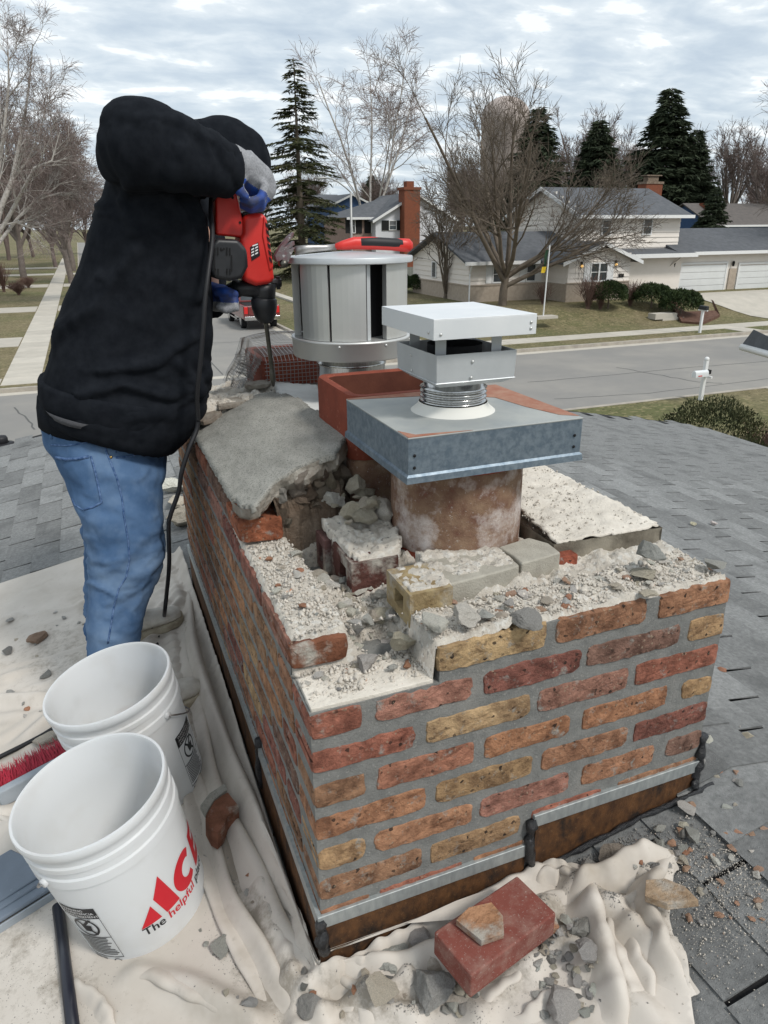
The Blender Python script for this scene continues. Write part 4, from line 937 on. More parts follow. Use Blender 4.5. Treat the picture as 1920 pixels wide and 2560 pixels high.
for pts_, am in [([(0,1345),(150,1322),(300,1275),(395,1218)],.008),([(55,1610),(105,1565),(185,1500),(208,1440)],.016),([(0,1520),(90,1517),(165,1500)],.013),([(296,1430),(350,1358),(400,1292)],.016),([(318,1345),(372,1305),(404,1250)],.012),([(290,2108),(360,2130),(450,2170),(560,2228)],.022),([(430,2120),(500,2210)],.010),([(1030,2215),(1085,2140),(1150,2092)],.012),([(0,1760),(30,1800),(58,1880)],.01),([(640,2010),(690,2100),(780,2160),(880,2180)],.016),([(560,1930),(620,2060),(690,2200)],.014)]:
    Q_ = [np.array(w2(*p)) for p in pts_]; d = np.full(XX.shape, 9.)
    for a, b in zip(Q_, Q_[1:]):
        ab = b-a; t = np.clip(((XX-a[0])*ab[0]+(YY-a[1])*ab[1])/(ab@ab), 0, 1); d = np.minimum(d, np.hypot(XX-a[0]-t*ab[0], YY-a[1]-t*ab[1]))
    seed = seed + 1.6*am*np.exp(-(d/.016)**2); ex = ex+.10*np.exp(-(d/.035)**2); ey = ey+.10*np.exp(-(d/.035)**2)
P3[:,:,2] = np.maximum(.009, seed+.011)
bmask = np.zeros(XX.shape)
for c_, _ in BKT: bmask = np.maximum(bmask, (np.hypot(XX-c_.x, YY-c_.y) < .136)*1.0)
rest_x = stp*(1+.5*(ex[:,1:]+ex[:,:-1])); rest_y = stp*(1+.5*(ey[1:]+ey[:-1]))
def con(P, sl_a, sl_b, rest, k):
    A = P[sl_a]; B = P[sl_b]; d_ = B-A; L_ = np.sqrt((d_**2).sum(2))+1e-9; d_ = d_*((L_-rest)/L_*.5*k)[:,:,None]; P[sl_a] += d_; P[sl_b] -= d_
SMW = np.clip(near_l*1.4+heap*1.3+near_f, 0, 1)
S_ = slice; Pin = P3[:,:,:2].copy(); FL = .009
def lap(z): q = np.pad(z, 1, mode='edge'); return (q[2:,1:-1]+q[:-2,1:-1]+q[1:-1,2:]+q[1:-1,:-2])/4-z
for it in range(120):
    for o_ in (0,1):
        n2 = (nx_-1-o_)//2; con(P3, (S_(None), S_(o_,o_+2*n2,2)), (S_(None), S_(o_+1,o_+1+2*n2,2)), rest_x[:,o_:o_+2*n2:2], .8)
        n2 = (ny_-1-o_)//2; con(P3, (S_(o_,o_+2*n2,2), S_(None)), (S_(o_+1,o_+1+2*n2,2), S_(None)), rest_y[o_:o_+2*n2:2], .8)
    z = P3[:,:,2]; 
    for _ in range(2): z = z-.28*lap(lap(z))
    z = np.clip(z-.00003, FL, .11); P3[:,:,2] = np.where(bmask > 0, FL, z)
    d = P3[:,:,:2]-Pin
    for _ in range(2): d = d+.8*np.stack([lap(d[:,:,0]), lap(d[:,:,1])], 2)
    l = np.sqrt((d**2).sum(2))+1e-9; d *= (np.minimum(1, .022/l)*.96)[:,:,None]; P3[:,:,:2] = Pin+d
    P3[:,:,0] = np.where((YY > .905) & (XX <= X0) & (P3[:,:,0] > X0-.010), X0-.010, P3[:,:,0])
    P3[:,:,1] = np.where((XX > X0-.02) & (YY <= .9051) & (P3[:,:,1] > .905), .905, P3[:,:,1])
HH = P3[:,:,2]
HH = HH + np.where(XX <= X0, .030*np.exp(-(dl/.018)**2)*np.clip((YY-.86)/.06, 0, 1), 0) + np.where((XX > X0-.06) & (XX < .70) & (YY < .906), .012*np.exp(-(df/.02)**2), 0)
ZZ = ZR + SL*(P3[:,:,0]-XR) + HH
idx = -np.ones(ok.shape, int); cell = ok[:-1,:-1] & ok[1:,:-1] & ok[:-1,1:] & ok[1:,1:]
use = np.zeros(ok.shape, bool); use[:-1,:-1] |= cell; use[1:,:-1] |= cell; use[:-1,1:] |= cell; use[1:,1:] |= cell
idx[use] = np.arange(use.sum()); jj, ii = np.nonzero(cell)
Fq = np.stack([idx[jj,ii], idx[jj,ii+1], idx[jj+1,ii+1], idx[jj+1,ii]], 1); V = np.stack([P3[:,:,0][use], P3[:,:,1][use], ZZ[use]], 1); V0 = np.stack([XX[use], YY[use]], 1)
# pull the stair-stepped border onto the outline
eb = set()
for f in Fq.tolist():
    for a, b in ((f[0],f[1]),(f[1],f[2]),(f[2],f[3]),(f[3],f[0])): eb.add((a,b))
bv = set()
for (a, b) in eb:
    if (b, a) not in eb: bv.add(a); bv.add(b)
OL = [np.array(p) for p in outl]
for k_ in bv:
    p = V0[k_]; best = (9, p)
    for i in range(len(OL)):
        a, b = OL[i], OL[(i+1) % len(OL)]; ab = b-a; t = min(1, max(0, (p-a)@ab/(ab@ab))); q = a+ab*t; d_ = np.hypot(*(p-q))
        if d_ < best[0]: best = (d_, q)
    if best[0] < stp*1.6: V[k_,:2] += best[1]-p; V[k_,2] += SL*(best[1][0]-p[0])
from mathutils.bvhtree import BVHTree
cl = obj('drop_cloth', fast_mesh('drop_cloth', V, Fq, M['cloth'], True), None)
cbvh = BVHTree.FromPolygons([Vector(v) for v in V], [tuple(f) for f in Fq.tolist()])
sub_ = cl.modifiers.new('s', 'SUBSURF'); sub_.levels = 1; sub_.render_levels = 1
dirt = np.zeros(len(V), np.float32)
for (px_, py_), (sx_, sy_), am in [((500,1860),(36,110),1.0),((545,2040),(40,90),1.0),((470,1760),(34,50),.8),((600,2150),(60,60),.8),((1010,2120),(110,60),.9),((1200,2010),(50,60),.9),((1330,1930),(60,40),.9),((800,2175),(120,40),.8),((412,1450),(12,130),1.0),((140,2140),(70,60),.6),((150,1420),(150,90),.45),((40,2040),(60,130),.5),((1330,2130),(60,60),.6),((430,1600),(20,80),.7)]:
    c_ = onL(px_*D, py_*D); e1 = onL((px_+sx_)*D, py_*D)-c_; e2 = onL(px_*D, (py_+sy_)*D)-c_
    q_ = (V[:,:2]-np.array([c_.x, c_.y]))@np.linalg.inv(np.array([[e1.x, e2.x],[e1.y, e2.y]])).T; dirt = np.maximum(dirt, am*np.exp(-(q_**2).sum(1)*.6))
at_ = cl.data.attributes.new('dirt', 'FLOAT', 'POINT'); at_.data.foreach_set('value', dirt)
tag(cl, 'rumpled cream canvas drop cloth spread over the roof around the chimney', 'drop cloth')
cl.modifiers.new('t', 'SOLIDIFY').thickness = -.002
def cloth_z(x, y):
    h = cbvh.ray_cast(Vector((x, y, 0)), Vector((0,0,-1)))
    return h[0].z if h[0] is not None and h[0].z > zroof(x)-.05 else zroof(x)+.004
# pleats: folds of the canvas flopped over to one side
CS_ = [(1.7,-.05),(1.2,.10),(.75,.42),(.35,.82),(.05,1.0),(-.22,.96),(-.40,.76),(-.40,.52),(-.24,.32),(-.18,.15),(-.34,.03),(-.75,-.05)]
pleats = [([(404,1195),(413,1330),(447,1480),(500,1625),(570,1795),(638,1925),(690,2015),(720,2062),(780,2088)], .040, .060, -1, .006),
 ([(396,1250),(405,1395),(430,1530),(474,1690),(540,1850),(602,1985),(672,2092),(760,2150),(850,2160)], .036, .034, -1, .002),
 ([(392,1400),(402,1520),(420,1640),(450,1760),(510,1930),(570,2060),(640,2180),(690,2250)], .026, .022, -1, 0),
 ([(372,1560),(396,1690),(428,1840),(470,1975),(530,2100),(600,2215)], .022, .014, 1, 0),
 ([(705,2075),(780,2098),(870,2096),(950,2068),(1010,2040)], .034, .040, 1, .004), ([(650,2050),(710,2120),(800,2145),(900,2122)], .028, .024, 1, 0), ([(720,2185),(810,2190),(920,2180)], .022, .014, 1, 0),
 ([(1205,1950),(1290,1912),(1380,1868),(1450,1850)], .036, .040, 1, .010), ([(1262,1885),(1284,1970),(1308,2060),(1338,2160),(1352,2240)], .038, .044, -1, .006), ([(1446,1850),(1416,1930),(1410,2000),(1440,2080),(1496,2160)], .036, .046, -1, .008), ([(1310,1960),(1326,2050),(1356,2130),(1380,2220)], .024, .024, 1, 0), ([(1385,1930),(1366,2010),(1384,2090),(1420,2170)], .024, .026, -1, 0), ([(1290,2000),(1345,1968),(1405,1935)], .022, .020, 1, .006),
 ([(1140,1908),(1215,1903),(1300,1918)], .024, .024, 1, .004), ([(1150,1950),(1245,1940),(1335,1962)], .02, .016, 1, 0), ([(1025,2225),(1085,2145),(1155,2094)], .022, .016, -1, 0), ([(1120,2215),(1180,2165),(1260,2150)], .020, .013, 1, 0),
 ([(50,1615),(104,1567),(184,1502),(210,1435)], .024, .020, 1, 0), ([(290,1440),(350,1360),(404,1290)], .022, .020, 1, 0), ([(310,1350),(370,1306),(404,1248)], .018, .014, 1, 0), ([(-10,1524),(90,1519),(170,1500)], .022, .014, 1, 0), ([(-10,1450),(140,1418),(225,1384)], .018, .009, 1, 0), ([(-10,1345),(150,1322),(300,1275),(398,1216)], .018, .010, 1, 0), ([(280,2112),(360,2134),(452,2176),(570,2238)], .034, .028, 1, 0), ([(425,2125),(505,2218)], .018, .013, 1, 0), ([(290,1290),(360,1254),(404,1222)], .016, .012, 1, 0), ([(120,1520),(145,1470),(190,1425)], .016, .012, 1, 0), ([(-10,1750),(30,1800),(60,1885)], .018, .014, 1, 0), ([(150,2120),(220,2165),(250,2230)], .02, .014, -1, 0)]
for ri, (pts_, hw, hh, sg, lift) in enumerate(pleats):
    P = [onL(x*D, y*D) for x, y in pts_]; Q = []
    for i in range(len(P)-1):
        p0, p1, p2, p3 = P[max(i-1,0)], P[i], P[i+1], P[min(i+2,len(P)-1)]
        for k_ in range(10): t = k_/10; Q.append(.5*((2*p1)+(p2-p0)*t+(2*p0-5*p1+4*p2-p3)*t*t+(3*p1-p0-3*p2+p3)*t**3))
    Q.append(P[-1]); n_ = len(Q); rg_ = []; nn_ = Vector((-SL,0,1)).normalized()
    for i, q in enumerate(Q):
        t = (Q[min(i+1,n_-1)]-Q[max(i-1,0)]).normalized(); s_ = t.cross(nn_).normalized(); f = i/n_*8+ri*3.7
        if (s_.x < 0 if abs(s_.x) > .5 else s_.y > 0): s_ = -s_
        e_ = min(1, min(i+.5, n_-.5-i)/(n_*.30)); e_ = e_*e_*(3-2*e_); w_ = hw*(1+.30*nz(f*.9, 2, ri))*(.6+.4*e_); h_ = (hh*(1+.35*nz(f*1.1, 7, ri))+lift)*e_+.002; o_ = s_*(.012*nz(f*.8, 5, ri))
        rg_.append([q+o_+nn_*(.008+h_*(z_+.04*nz(f*2.5, c_*2, ri)))+s_*(c_*-sg*-1*w_*(1+.08*nz(f*2, z_*3, ri+9))) for c_, z_ in CS_])
        for v in rg_[-1]:
            if v.y > .9 and v.x > X0-.008: v.x = X0-.008
            if X0-.02 < v.x < X1 and v.y > Y0-.010: v.y = Y0-.010
    mb = MB(); mb.rings(rg_, False, False, closed=False); o = obj('cloth_fold', mb, M['cloth'], cl, smooth=True); sb_ = o.modifiers.new('s', 'SUBSURF'); sb_.levels = 1; sb_.render_levels = 1
    dv_ = np.array([v.co for v in o.data.vertices]); at_ = o.data.attributes.new('dirt', 'FLOAT', 'POINT'); at_.data.foreach_set('value', np.full(len(dv_), .15, np.float32))
# ================================================================== buckets
def text_mesh(s, size=1.0, align='LEFT', shear=0.0, bold=0.0):
    cu = bpy.data.curves.new('t', 'FONT'); cu.body = s; cu.size = size; cu.align_x = align; cu.shear = shear; cu.offset = bold; cu.resolution_u = 4
    o = bpy.data.objects.new('t', cu); col.objects.link(o); dg = bpy.context.evaluated_depsgraph_get()
    me = bpy.data.meshes.new_from_object(o.evaluated_get(dg)); bpy.data.objects.remove(o); bpy.data.curves.remove(cu)
    return me
def poly2d(polys):
    mb = MB()
    for pl in polys: mb._add([(a, b, 0) for a, b in pl], [tuple(range(len(pl)))])
    return mb.mesh('p')
def wrap(me, fn, cuts=0, maxlen=None):
    bm = bmesh.new(); bm.from_mesh(me); bmesh.ops.triangulate(bm, faces=bm.faces[:])
    if maxlen:
        for _ in range(4):
            es = [e for e in bm.edges if e.calc_length() > maxlen]
            if not es: break
            bmesh.ops.subdivide_edges(bm, edges=es, cuts=1); bmesh.ops.triangulate(bm, faces=bm.faces[:])
    for v in bm.verts: v.co = fn(v.co.x, v.co.y)
    m2 = bpy.data.meshes.new('decal'); bm.to_mesh(m2); bm.free(); return m2
def axes(n):
    n = Vector(n).normalized(); a = Vector((0,1,0)).cross(n).normalized(); return a, n.cross(a), n
def make_bucket(base, n, label, logo0, lab0, ear_th, bail):
    a, b, n = axes(n); Mx = Matrix((a, b, n)).transposed().to_4x4(); Mx.translation = base
    t = thing('plastic_bucket', label, 'bucket', base, 'white buckets on the drop cloth')
    prof = [(.001,.010),(.126,.010),(.1285,0),(.1325,.003),(.146,.262),(.1462,.270),(.1508,.272),(.1508,.293),(.1470,.296),(.1473,.312),(.1512,.315),(.1512,.326),(.1476,.329),(.1478,.344),(.1535,.349),(.1545,.364),(.1530,.3690),(.1480,.3690),(.1455,.362),(.1440,.262),(.1305,.020),(.1265,.0135),(.001,.0135)]
    mb = MB(); mb.lathe(prof, 72, Mx, True, True); o = obj('shell', mb, M['hdpe'], t, smooth=True); o.modifiers.new('e','EDGE_SPLIT').split_angle = R(50)
    rr = lambda h: .1325+.0135*h/.262+.0009
    def S(th, h, off=0): d = a*math.cos(R(th))+b*math.sin(R(th)); return base + d*(rr(h)+off) + n*h
    K = math.degrees(1)/.1395              # metres -> degrees along the wall
    # logo: slashed A, C, E in red
    L = lambda pl: [((x-(-88))/K, y) for x, y in pl]
    A1 = L([(-88,.100),(-74.5,.147),(-70,.100)]); A2 = L([(-70.5,.157),(-60.5,.203),(-51,.101),(-65,.100)])
    C_o = []; C_i = []
    for k_ in range(25):
        an = R(48+264*k_/24); C_o.append((-37+15.5*math.cos(an), .142+.043*math.sin(an))); C_i.append((-34.5+7.0*math.cos(an), .142+.021*math.sin(an)))
    slant = lambda pl: [(x+(y-.10)*38, y) for x, y in pl]
    Ce = [L(slant([C_o[i], C_o[i+1], C_i[i+1], C_i[i]])) for i in range(24)]
    E1 = [L(slant(q)) for q in ([(-20,.10),(-12,.10),(-12,.184),(-20,.184)], [(-12,.10),(4,.10),(4,.119),(-12,.119)], [(-12,.134),(1,.134),(1,.152),(-12,.152)], [(-12,.166),(4,.166),(4,.184),(-12,.184)])]
    fn = lambda x, y: S(x*K-88+logo0, y)
    o = obj('red_logo', wrap(poly2d([A1, A2]+Ce+E1), fn, maxlen=.008), None, t); o.data.materials.append(M['ink_red'])
    x = 0.0
    for word, mt in (('The ', 'ink_black'), ('helpful ', 'ink_red'), ('place', 'ink_black')):
        me = text_mesh(word.strip(), .030, bold=.0004); w_ = max(v.co.x for v in me.vertices); x0_ = x
        o = obj('slogan', wrap(me, lambda u, v: S((u+x0_)*K-88+logo0, .078+v), maxlen=.01), None, t); o.data.materials.append(M[mt]); x += w_+.009
    # warning label
    g = lambda u, v: S(lab0 + u*34, .036+v*.168)
    def rect(u0, v0, u1, v1): return [(u0,v0),(u1,v0),(u1,v1),(u0,v1)]
    def put(name, polys, mt, off=0.0, ml=.25): 
        o = obj(name, wrap(poly2d(polys), lambda u, v: S(lab0+u*34, .036+v*.168, off), maxlen=ml), None, t); o.data.materials.append(M[mt])
    put('warning_header', [rect(0,.80,1,1)], 'ink_black')
    for k_, wd in enumerate(('WARNING', 'ADVERTENCIA', 'AVERTISSEMENT')):
        me = text_mesh(wd, .0105); o = obj('warning_text', wrap(me, lambda u, v: S(lab0+3+u*K, .036+.168*(.945-.058*k_)+v*.9, .0006), maxlen=.02), None, t); o.data.materials.append(M['ink_white'])
    fr = .012; put('label_frame', [rect(0,0,1,fr), rect(1-fr,fr,1,.80), rect(0,fr,fr,.80), rect(0,.42,1,.43)], 'ink_black')
    ring = []
    for k_ in range(28):
        a0, a1 = 2*math.pi*k_/28, 2*math.pi*(k_+1)/28
        P2 = lambda an, r_: (.5+r_*1.0*math.cos(an), .62+r_*.5*math.sin(an)); ring.append([P2(a0,.34),P2(a1,.34),P2(a1,.285),P2(a0,.285)])
    ring.append([(.26,.74),(.30,.765),(.74,.50),(.70,.475)])                                              # ban stroke
    ring += [[(.42,.54),(.62,.54),(.66,.66),(.38,.66)], [(.44,.665),(.52,.66),(.66,.73),(.60,.755)], [(.62,.755),(.69,.735),(.735,.765),(.68,.785)]]   # bucket and figure
    put('warning_pictogram', ring, 'ink_black', .0003)
    put('small_print', [rect(.05, .395-.034*k_, .05+random.uniform(.72,.9), .395-.034*k_+.016) for k_ in range(11)], 'ink_black')
    put('barcode', [rect(.06+.42*k_/13, -.135, .06+.42*k_/13+random.choice((.012,.02)), -.02) for k_ in range(13)], 'ink_black')
    put('recycling_mark', [[(.78+.11*math.cos(2*math.pi*k_/16), -.08+.055*math.sin(2*math.pi*k_/16)), (.78+.11*math.cos(2*math.pi*(k_+1)/16), -.08+.055*math.sin(2*math.pi*(k_+1)/16)), (.78+.085*math.cos(2*math.pi*(k_+1)/16), -.08+.042*math.sin(2*math.pi*(k_+1)/16)), (.78+.085*math.cos(2*math.pi*k_/16), -.08+.042*math.sin(2*math.pi*k_/16))] for k_ in range(16)], 'ink_black')
    # ears and wire bail
    for s in (0, 180):
        d = a*math.cos(R(ear_th+s))+b*math.sin(R(ear_th+s)); e_ = MB(); e_.tube([base+n*.284+d*.147, base+n*.284+d*.157], .009, 12); obj('ear', e_, M['hdpe'], t, smooth=True)
    pts = []
    dr = a*math.cos(R(ear_th))+b*math.sin(R(ear_th)); pr_ = n.cross(dr)*bail
    for k_ in range(19):
        an = math.pi*k_/18; q = base + n*.284 + dr*.158*math.cos(an) + (pr_*.75 - n*.62).normalized()*.19*math.sin(an)
        pts.append(q)
    w_ = MB(); w_.tube(pts, .0021, 6); obj('bail', w_, M['steel'], t, smooth=True)
    return t
make_bucket(BKT[1][0], (-.2,-.014,1), 'white plastic bucket standing behind another, its warning label turned right', 98, -44, -44, 1)
make_bucket(BKT[0][0], (-.2,-.014,1), 'nearer white plastic bucket with a big red logo on its side', 0, -146, -139, -1)
# ================================================================== broom, dustpan, cords
br = thing('push_broom', 'push broom head with red bristles lying behind the buckets', 'broom', onL(60*D, 1720*D))
A = onL(8*D, 1748*D); B = onL(150*D, 1672*D); u = (B-A).normalized(); nn = Vector((-SL,0,1)).normalized(); w = nn.cross(u)
A = A + nn*.012; B = B + u*.10 + nn*.012
mb = MB(); mb.prism([A-w*.012, A+w*.016, A+w*.016+nn*.05, A-w*.012+nn*.05], (B-A)); obj('block', mb, M['grey_plastic'], br, bevel=.006)
mb = MB(); rr = random.Random(4)
for k_ in range(1500):
    t = rr.random(); hh = rr.random(); root = A.lerp(B, t) + w*.016 + nn*(.004+.044*hh); d_ = (w + u*rr.uniform(-.25,.25) + nn*(rr.uniform(-.05,.35)) ).normalized()
    L_ = rr.uniform(.065,.085); s_ = u*.0013; tip = root+d_*L_; mid = root+d_*L_*.5+nn*.002
    mb._add([root-s_, root+s_, mid+s_, mid-s_, tip], [(0,1,2,3),(3,2,4)]); s2 = nn*.0013
    mb._add([root-s2, root+s2, tip], [(0,1,2)])
obj('bristle_row', mb, M['bristle'], br)
dp = thing('dustpan', 'slate-grey plastic dustpan with a black tube handle, lower left', 'dustpan', onL(60*D, 1920*D))
P = [onL(x*D, y*D)+nn*.03 for x, y in [(-90,1935),(38,1858),(160,1920),(-60,2060)]]
mb = MB(); mb.prism(P, nn*.012); obj('tray', mb, M['slate_plastic'], dp, bevel=.004)
a0, a1 = P[3], P[2]; dd = (a1-a0)
for k_, (o_, h_, r_) in enumerate(((.030,.013,.004),(.055,.013,.003))):
    q = (P[1]-P[2]).normalized(); mb = MB(); mb.tube([a0+q*o_+nn*h_, a1+q*o_+nn*h_], r_, 8); obj('rib', mb, M['slate_plastic'], dp, smooth=True)
mb = MB(); mb.prism([P[3], P[2], P[2]-nn*.028, P[3]-nn*.028], (P[2]-P[1]).normalized()*.006); obj('lip', mb, M['grey_plastic'], dp, bevel=.002)
h0 = onL(133*D, 1975*D)+nn*.02; h1 = onL(166*D, 2235*D)+nn*.02
mb = MB(); mb.tube([h0-(h1-h0)*.02, h1+(h1-h0)*.25], .0125, 14); obj('handle', mb, M['navy_paint'], dp, smooth=True)
def cord(pts, r, label, name='power_cord'):
    P = [Vector(p) for p in pts]; Q = []
    for i in range(len(P)-1):
        p0, p1, p2, p3 = P[max(i-1,0)], P[i], P[i+1], P[min(i+2,len(P)-1)]
        for k_ in range(8):
            t = k_/8; Q.append(.5*((2*p1)+(p2-p0)*t+(2*p0-5*p1+4*p2-p3)*t*t+(3*p1-p0-3*p2+p3)*t**3))
    Q.append(P[-1]); mb = MB(); mb.tube(Q, r, 10); return one(name, mb, M['black_rubber'], label, 'cord', smooth=True)
q = [onL(x*D, y*D)+Vector((0,0,.02)) for x, y in [(-60,1680),(0,1648),(60,1618),(110,1590),(150,1560)]]
cord(q, .007, 'black extension cord on the drop cloth behind the push broom')
# ================================================================== the worker
PX = lambda u, v, y: ony(u, v, y)
def evalmesh(mb, voxel, smooth_it=6, name='m'):
    me = mb.mesh(name); o = bpy.data.objects.new(name, me); col.objects.link(o)
    r = o.modifiers.new('r', 'REMESH'); r.mode = 'VOXEL'; r.voxel_size = voxel
    if smooth_it: s = o.modifiers.new('s', 'SMOOTH'); s.factor = .5; s.iterations = smooth_it
    dg = bpy.context.evaluated_depsgraph_get(); m2 = bpy.data.meshes.new_from_object(o.evaluated_get(dg)); bpy.data.objects.remove(o); bpy.data.meshes.remove(me)
    return m2
def displace(me, fn):
    n = len(me.vertices); co = np.empty(n*3, np.float32); no = np.empty(n*3, np.float32); me.vertices.foreach_get('co', co); me.vertex_normals.foreach_get('vector', no)
    co = co.reshape(-1,3); no = no.reshape(-1,3)
    d = np.array([fn(*map(float, p)) for p in co], np.float32); co += no*d[:,None]; me.vertices.foreach_set('co', co.ravel()); me.update()
    me.polygons.foreach_set('use_smooth', [True]*len(me.polygons)); return me
def drape(me, axis_fn, iters=110, iso=.05, lo=-.006, hi=.026, seed_amp=.004, seed_f=14, lap=.10, grav=.00025):
    """surplus cloth: lengthen the edges and let the surface buckle near its base shape"""
    n = len(me.vertices); X = np.empty(n*3, np.float32); me.vertices.foreach_get('co', X); X = X.reshape(-1,3).astype(np.float64); No = np.empty(n*3, np.float32); me.vertex_normals.foreach_get('vector', No); No = No.reshape(-1,3).astype(np.float64)
    E = np.empty(len(me.edges)*2, np.int32); me.edges.foreach_get('vertices', E); E = E.reshape(-1,2); a, b = E[:,0], E[:,1]
    d = X[b]-X[a]; L = np.linalg.norm(d, axis=1)+1e-9; u = d/L[:,None]; mid = .5*(X[a]+X[b]); ax, am = axis_fn(mid); rest = L*(1+iso+am*(np.abs((u*ax).sum(1))**2))
    deg = np.bincount(a, minlength=n)+np.bincount(b, minlength=n); deg = np.maximum(deg, 1); B = X.copy()
    Y = X + No*(seed_amp*np.array([fbm(p[0]*seed_f, p[1]*seed_f, p[2]*seed_f*1.2, 2) for p in X]))[:,None]
    def acc(w): return np.stack([np.bincount(a, w[:,k], n)-np.bincount(b, w[:,k], n) for k in range(3)], 1)
    def avg(Z): return np.stack([np.bincount(a, Z[b,k], n)+np.bincount(b, Z[a,k], n) for k in range(3)], 1)/deg[:,None]
    for it in range(iters):
        d = Y[b]-Y[a]; l = np.linalg.norm(d, axis=1)+1e-9; w = d*((l-rest)/l*.5)[:,None]; Y = Y+acc(w)/deg[:,None]*1.5
        Dp = Y-B; Y = Y+lap*(avg(Dp)-Dp); Y[:,2] -= grav
        s_ = ((Y-B)*No).sum(1); tang = (Y-B)-No*s_[:,None]; tl = np.linalg.norm(tang, axis=1)+1e-9; tang *= np.minimum(1, .018/tl)[:,None]; Y = B+tang+No*np.clip(s_, lo, hi)[:,None]
    me.vertices.foreach_set('co', Y.astype(np.float32).ravel()); me.update(); me.polygons.foreach_set('use_smooth', [True]*len(me.polygons)); return me
def loft(mb, secs, n=28, pw=2.4):
    """secs: (left px, right px, y centre, half depth [, dy])"""
    rg = []
    for (l, r, yc, hd) in secs:
        a, b = PX(*l, yc), PX(*r, yc); c_ = (a+b)/2; hx = (b-a)/2; ring = []
        for k_ in range(n):
            t = 2*math.pi*k_/n; ct, st = math.cos(t), math.sin(t)
            ring.append(c_ + hx*(abs(ct)**(2/pw))*(1 if ct > 0 else -1) + Vector((0, hd*(abs(st)**(2/pw))*(1 if st > 0 else -1), 0)))
        rg.append(ring)
    mb.rings(rg); return mb
per = thing('person', 'worker in a black hooded sweatshirt, blue jeans and grey-blue gloves, bent over a hammer drill', 'person', (-.02, 2.17, -1.38))
# --- hoodie
hb = MB()
loft(hb, [((104,1012),(425,1092),2.20,.20), ((96,985),(470,1050),2.20,.215), ((95,945),(505,995),2.20,.222), ((114,890),(522,905),2.20,.212), ((141,812),(526,800),2.20,.205), ((168,725),(524,705),2.20,.20), ((199,626),(518,612),2.20,.20),
          ((224,543),(508,532),2.20,.205), ((244,480),(494,475),2.19,.20), ((256,430),(478,432),2.17,.20), ((260,380),(460,395),2.15,.19), ((275,330),(440,355),2.13,.17), ((305,290),(410,318),2.1,.12)])
arm = [((345,340),2.0,.096),((365,340),1.98,.095),((400,347),1.96,.088),((440,360),1.95,.079),((480,374),1.97,.071),((520,388),2.0,.065),((555,400),2.03,.060),((573,408),2.04,.057)]
hb.tube([PX(*p, y) for p, y, r in arm], [r for *_, r in arm], 20)
hb.ball(PX(346, 338, 2.01), .097, 20, 12); hb.ball(PX(342, 360, 2.05), .098, 20, 12)
hb.tube([PX(380,390,2.38), PX(430,430,2.46), PX(500,560,2.50), PX(510,700,2.36), PX(520,735,2.26)], [.10,.085,.075,.062,.05], 16)
hb.ball(PX(385,390,2.36), .10, 16, 10)
hb.tube([PX(430,380,2.16), PX(500,380,2.17)], [.10,.085], 16)
hm = evalmesh(hb, .0075, 8, 'sweatshirt')
FOLD = [((102,890),(182,782),(246,678)),((139,800),(212,660),(250,500)),((120,850),(240,740),(330,600)),((330,560),(300,480),(318,440)),((480,470),(505,560),(515,700)),((420,470),(470,560),(490,720)),((200,960),(300,930),(420,960)),((440,880),(480,930),(500,960)),((250,900),(380,880),(470,820)),((345,300),(400,300),(460,320)),((470,330),(520,352),(555,372)),((380,420),(450,430),(540,430))]
FOLD = [[(PX(*p, 2.05).x, PX(*p, 2.05).z) for p in f] for f in FOLD]
def segd(px_, pz_, a, b):
    vx, vz = b[0]-a[0], b[1]-a[1]; t = max(0, min(1, ((px_-a[0])*vx+(pz_-a[1])*vz)/(vx*vx+vz*vz))); return math.hypot(px_-a[0]-t*vx, pz_-a[1]-t*vz)
def wrink(x, y, z):
    w_ = 0
    if y < 2.2:
        for i_, f in enumerate(FOLD):
            d_ = min(segd(x, z, f[0], f[1]), segd(x, z, f[1], f[2])) + .004*nz(x*8, y*8, z*8); w_ += (.016 if i_ < 9 else .008)*math.exp(-(d_/.015)**2)
    w_ += .007*fbm(x*4+z*5.0, y*4, z*2.2-x*5, 3)
    # folds around the armpit, sleeve gathers near the cuff, gathers over the hem
    cuff = math.exp(-((x-PX(560,400,2.0).x)/.06)**2)*(z > -.02)
    w_ += cuff*.005*(math.sin((x*.9+z*.5)*150+5*nz(x*9,y*9,z*9)))*(.3+abs(nz(x*14,y*14,z*14))*1.6)
    sl = math.exp(-((x-PX(430,330,1.9).x)/.12)**2)*(1 if z > .02 and y < 2.08 else 0)
    w_ += sl*.006*abs(nz(x*13+z*9, y*6, z*6-x*4))*2-sl*.004
    hem = math.exp(-((z+.46)/.10)**2); w_ += hem*.006*fbm(x*9, y*14, z*4, 3)
    diag = math.sin((x*1.0+z*.55)*24 + 3*nz(x*3, y*3, z*3)); w_ += .006*max(0, diag)**2*(1 if z < .05 else .15)
    return w_
cuf = np.array(PX(573,408,2.04)); sho = np.array(PX(346,338,2.01)); adir = (cuf-sho)/np.linalg.norm(cuf-sho)
def hax(mid):
    arm_ = (mid[:,2] > PX(400,452,2.0).z) & (mid[:,1] < 2.14); ax = np.where(arm_[:,None], adir[None], np.array([[.35,0,.94]])); t = ((mid-sho)@adir)/np.linalg.norm(cuf-sho)
    am = np.where(arm_, .20+.22*np.clip(t, 0, 1), .13+.16*np.exp(-((mid[:,2]+.42)/.12)**2)); return ax, am
hm = displace(hm, lambda x, y, z: .5*wrink(x, y, z)); hm = drape(hm, hax, 150, .06, -.010, .030, .008, 11, lap=.14)
obj('sweatshirt', hm, None, per).data.materials.append(M['hoodie'])
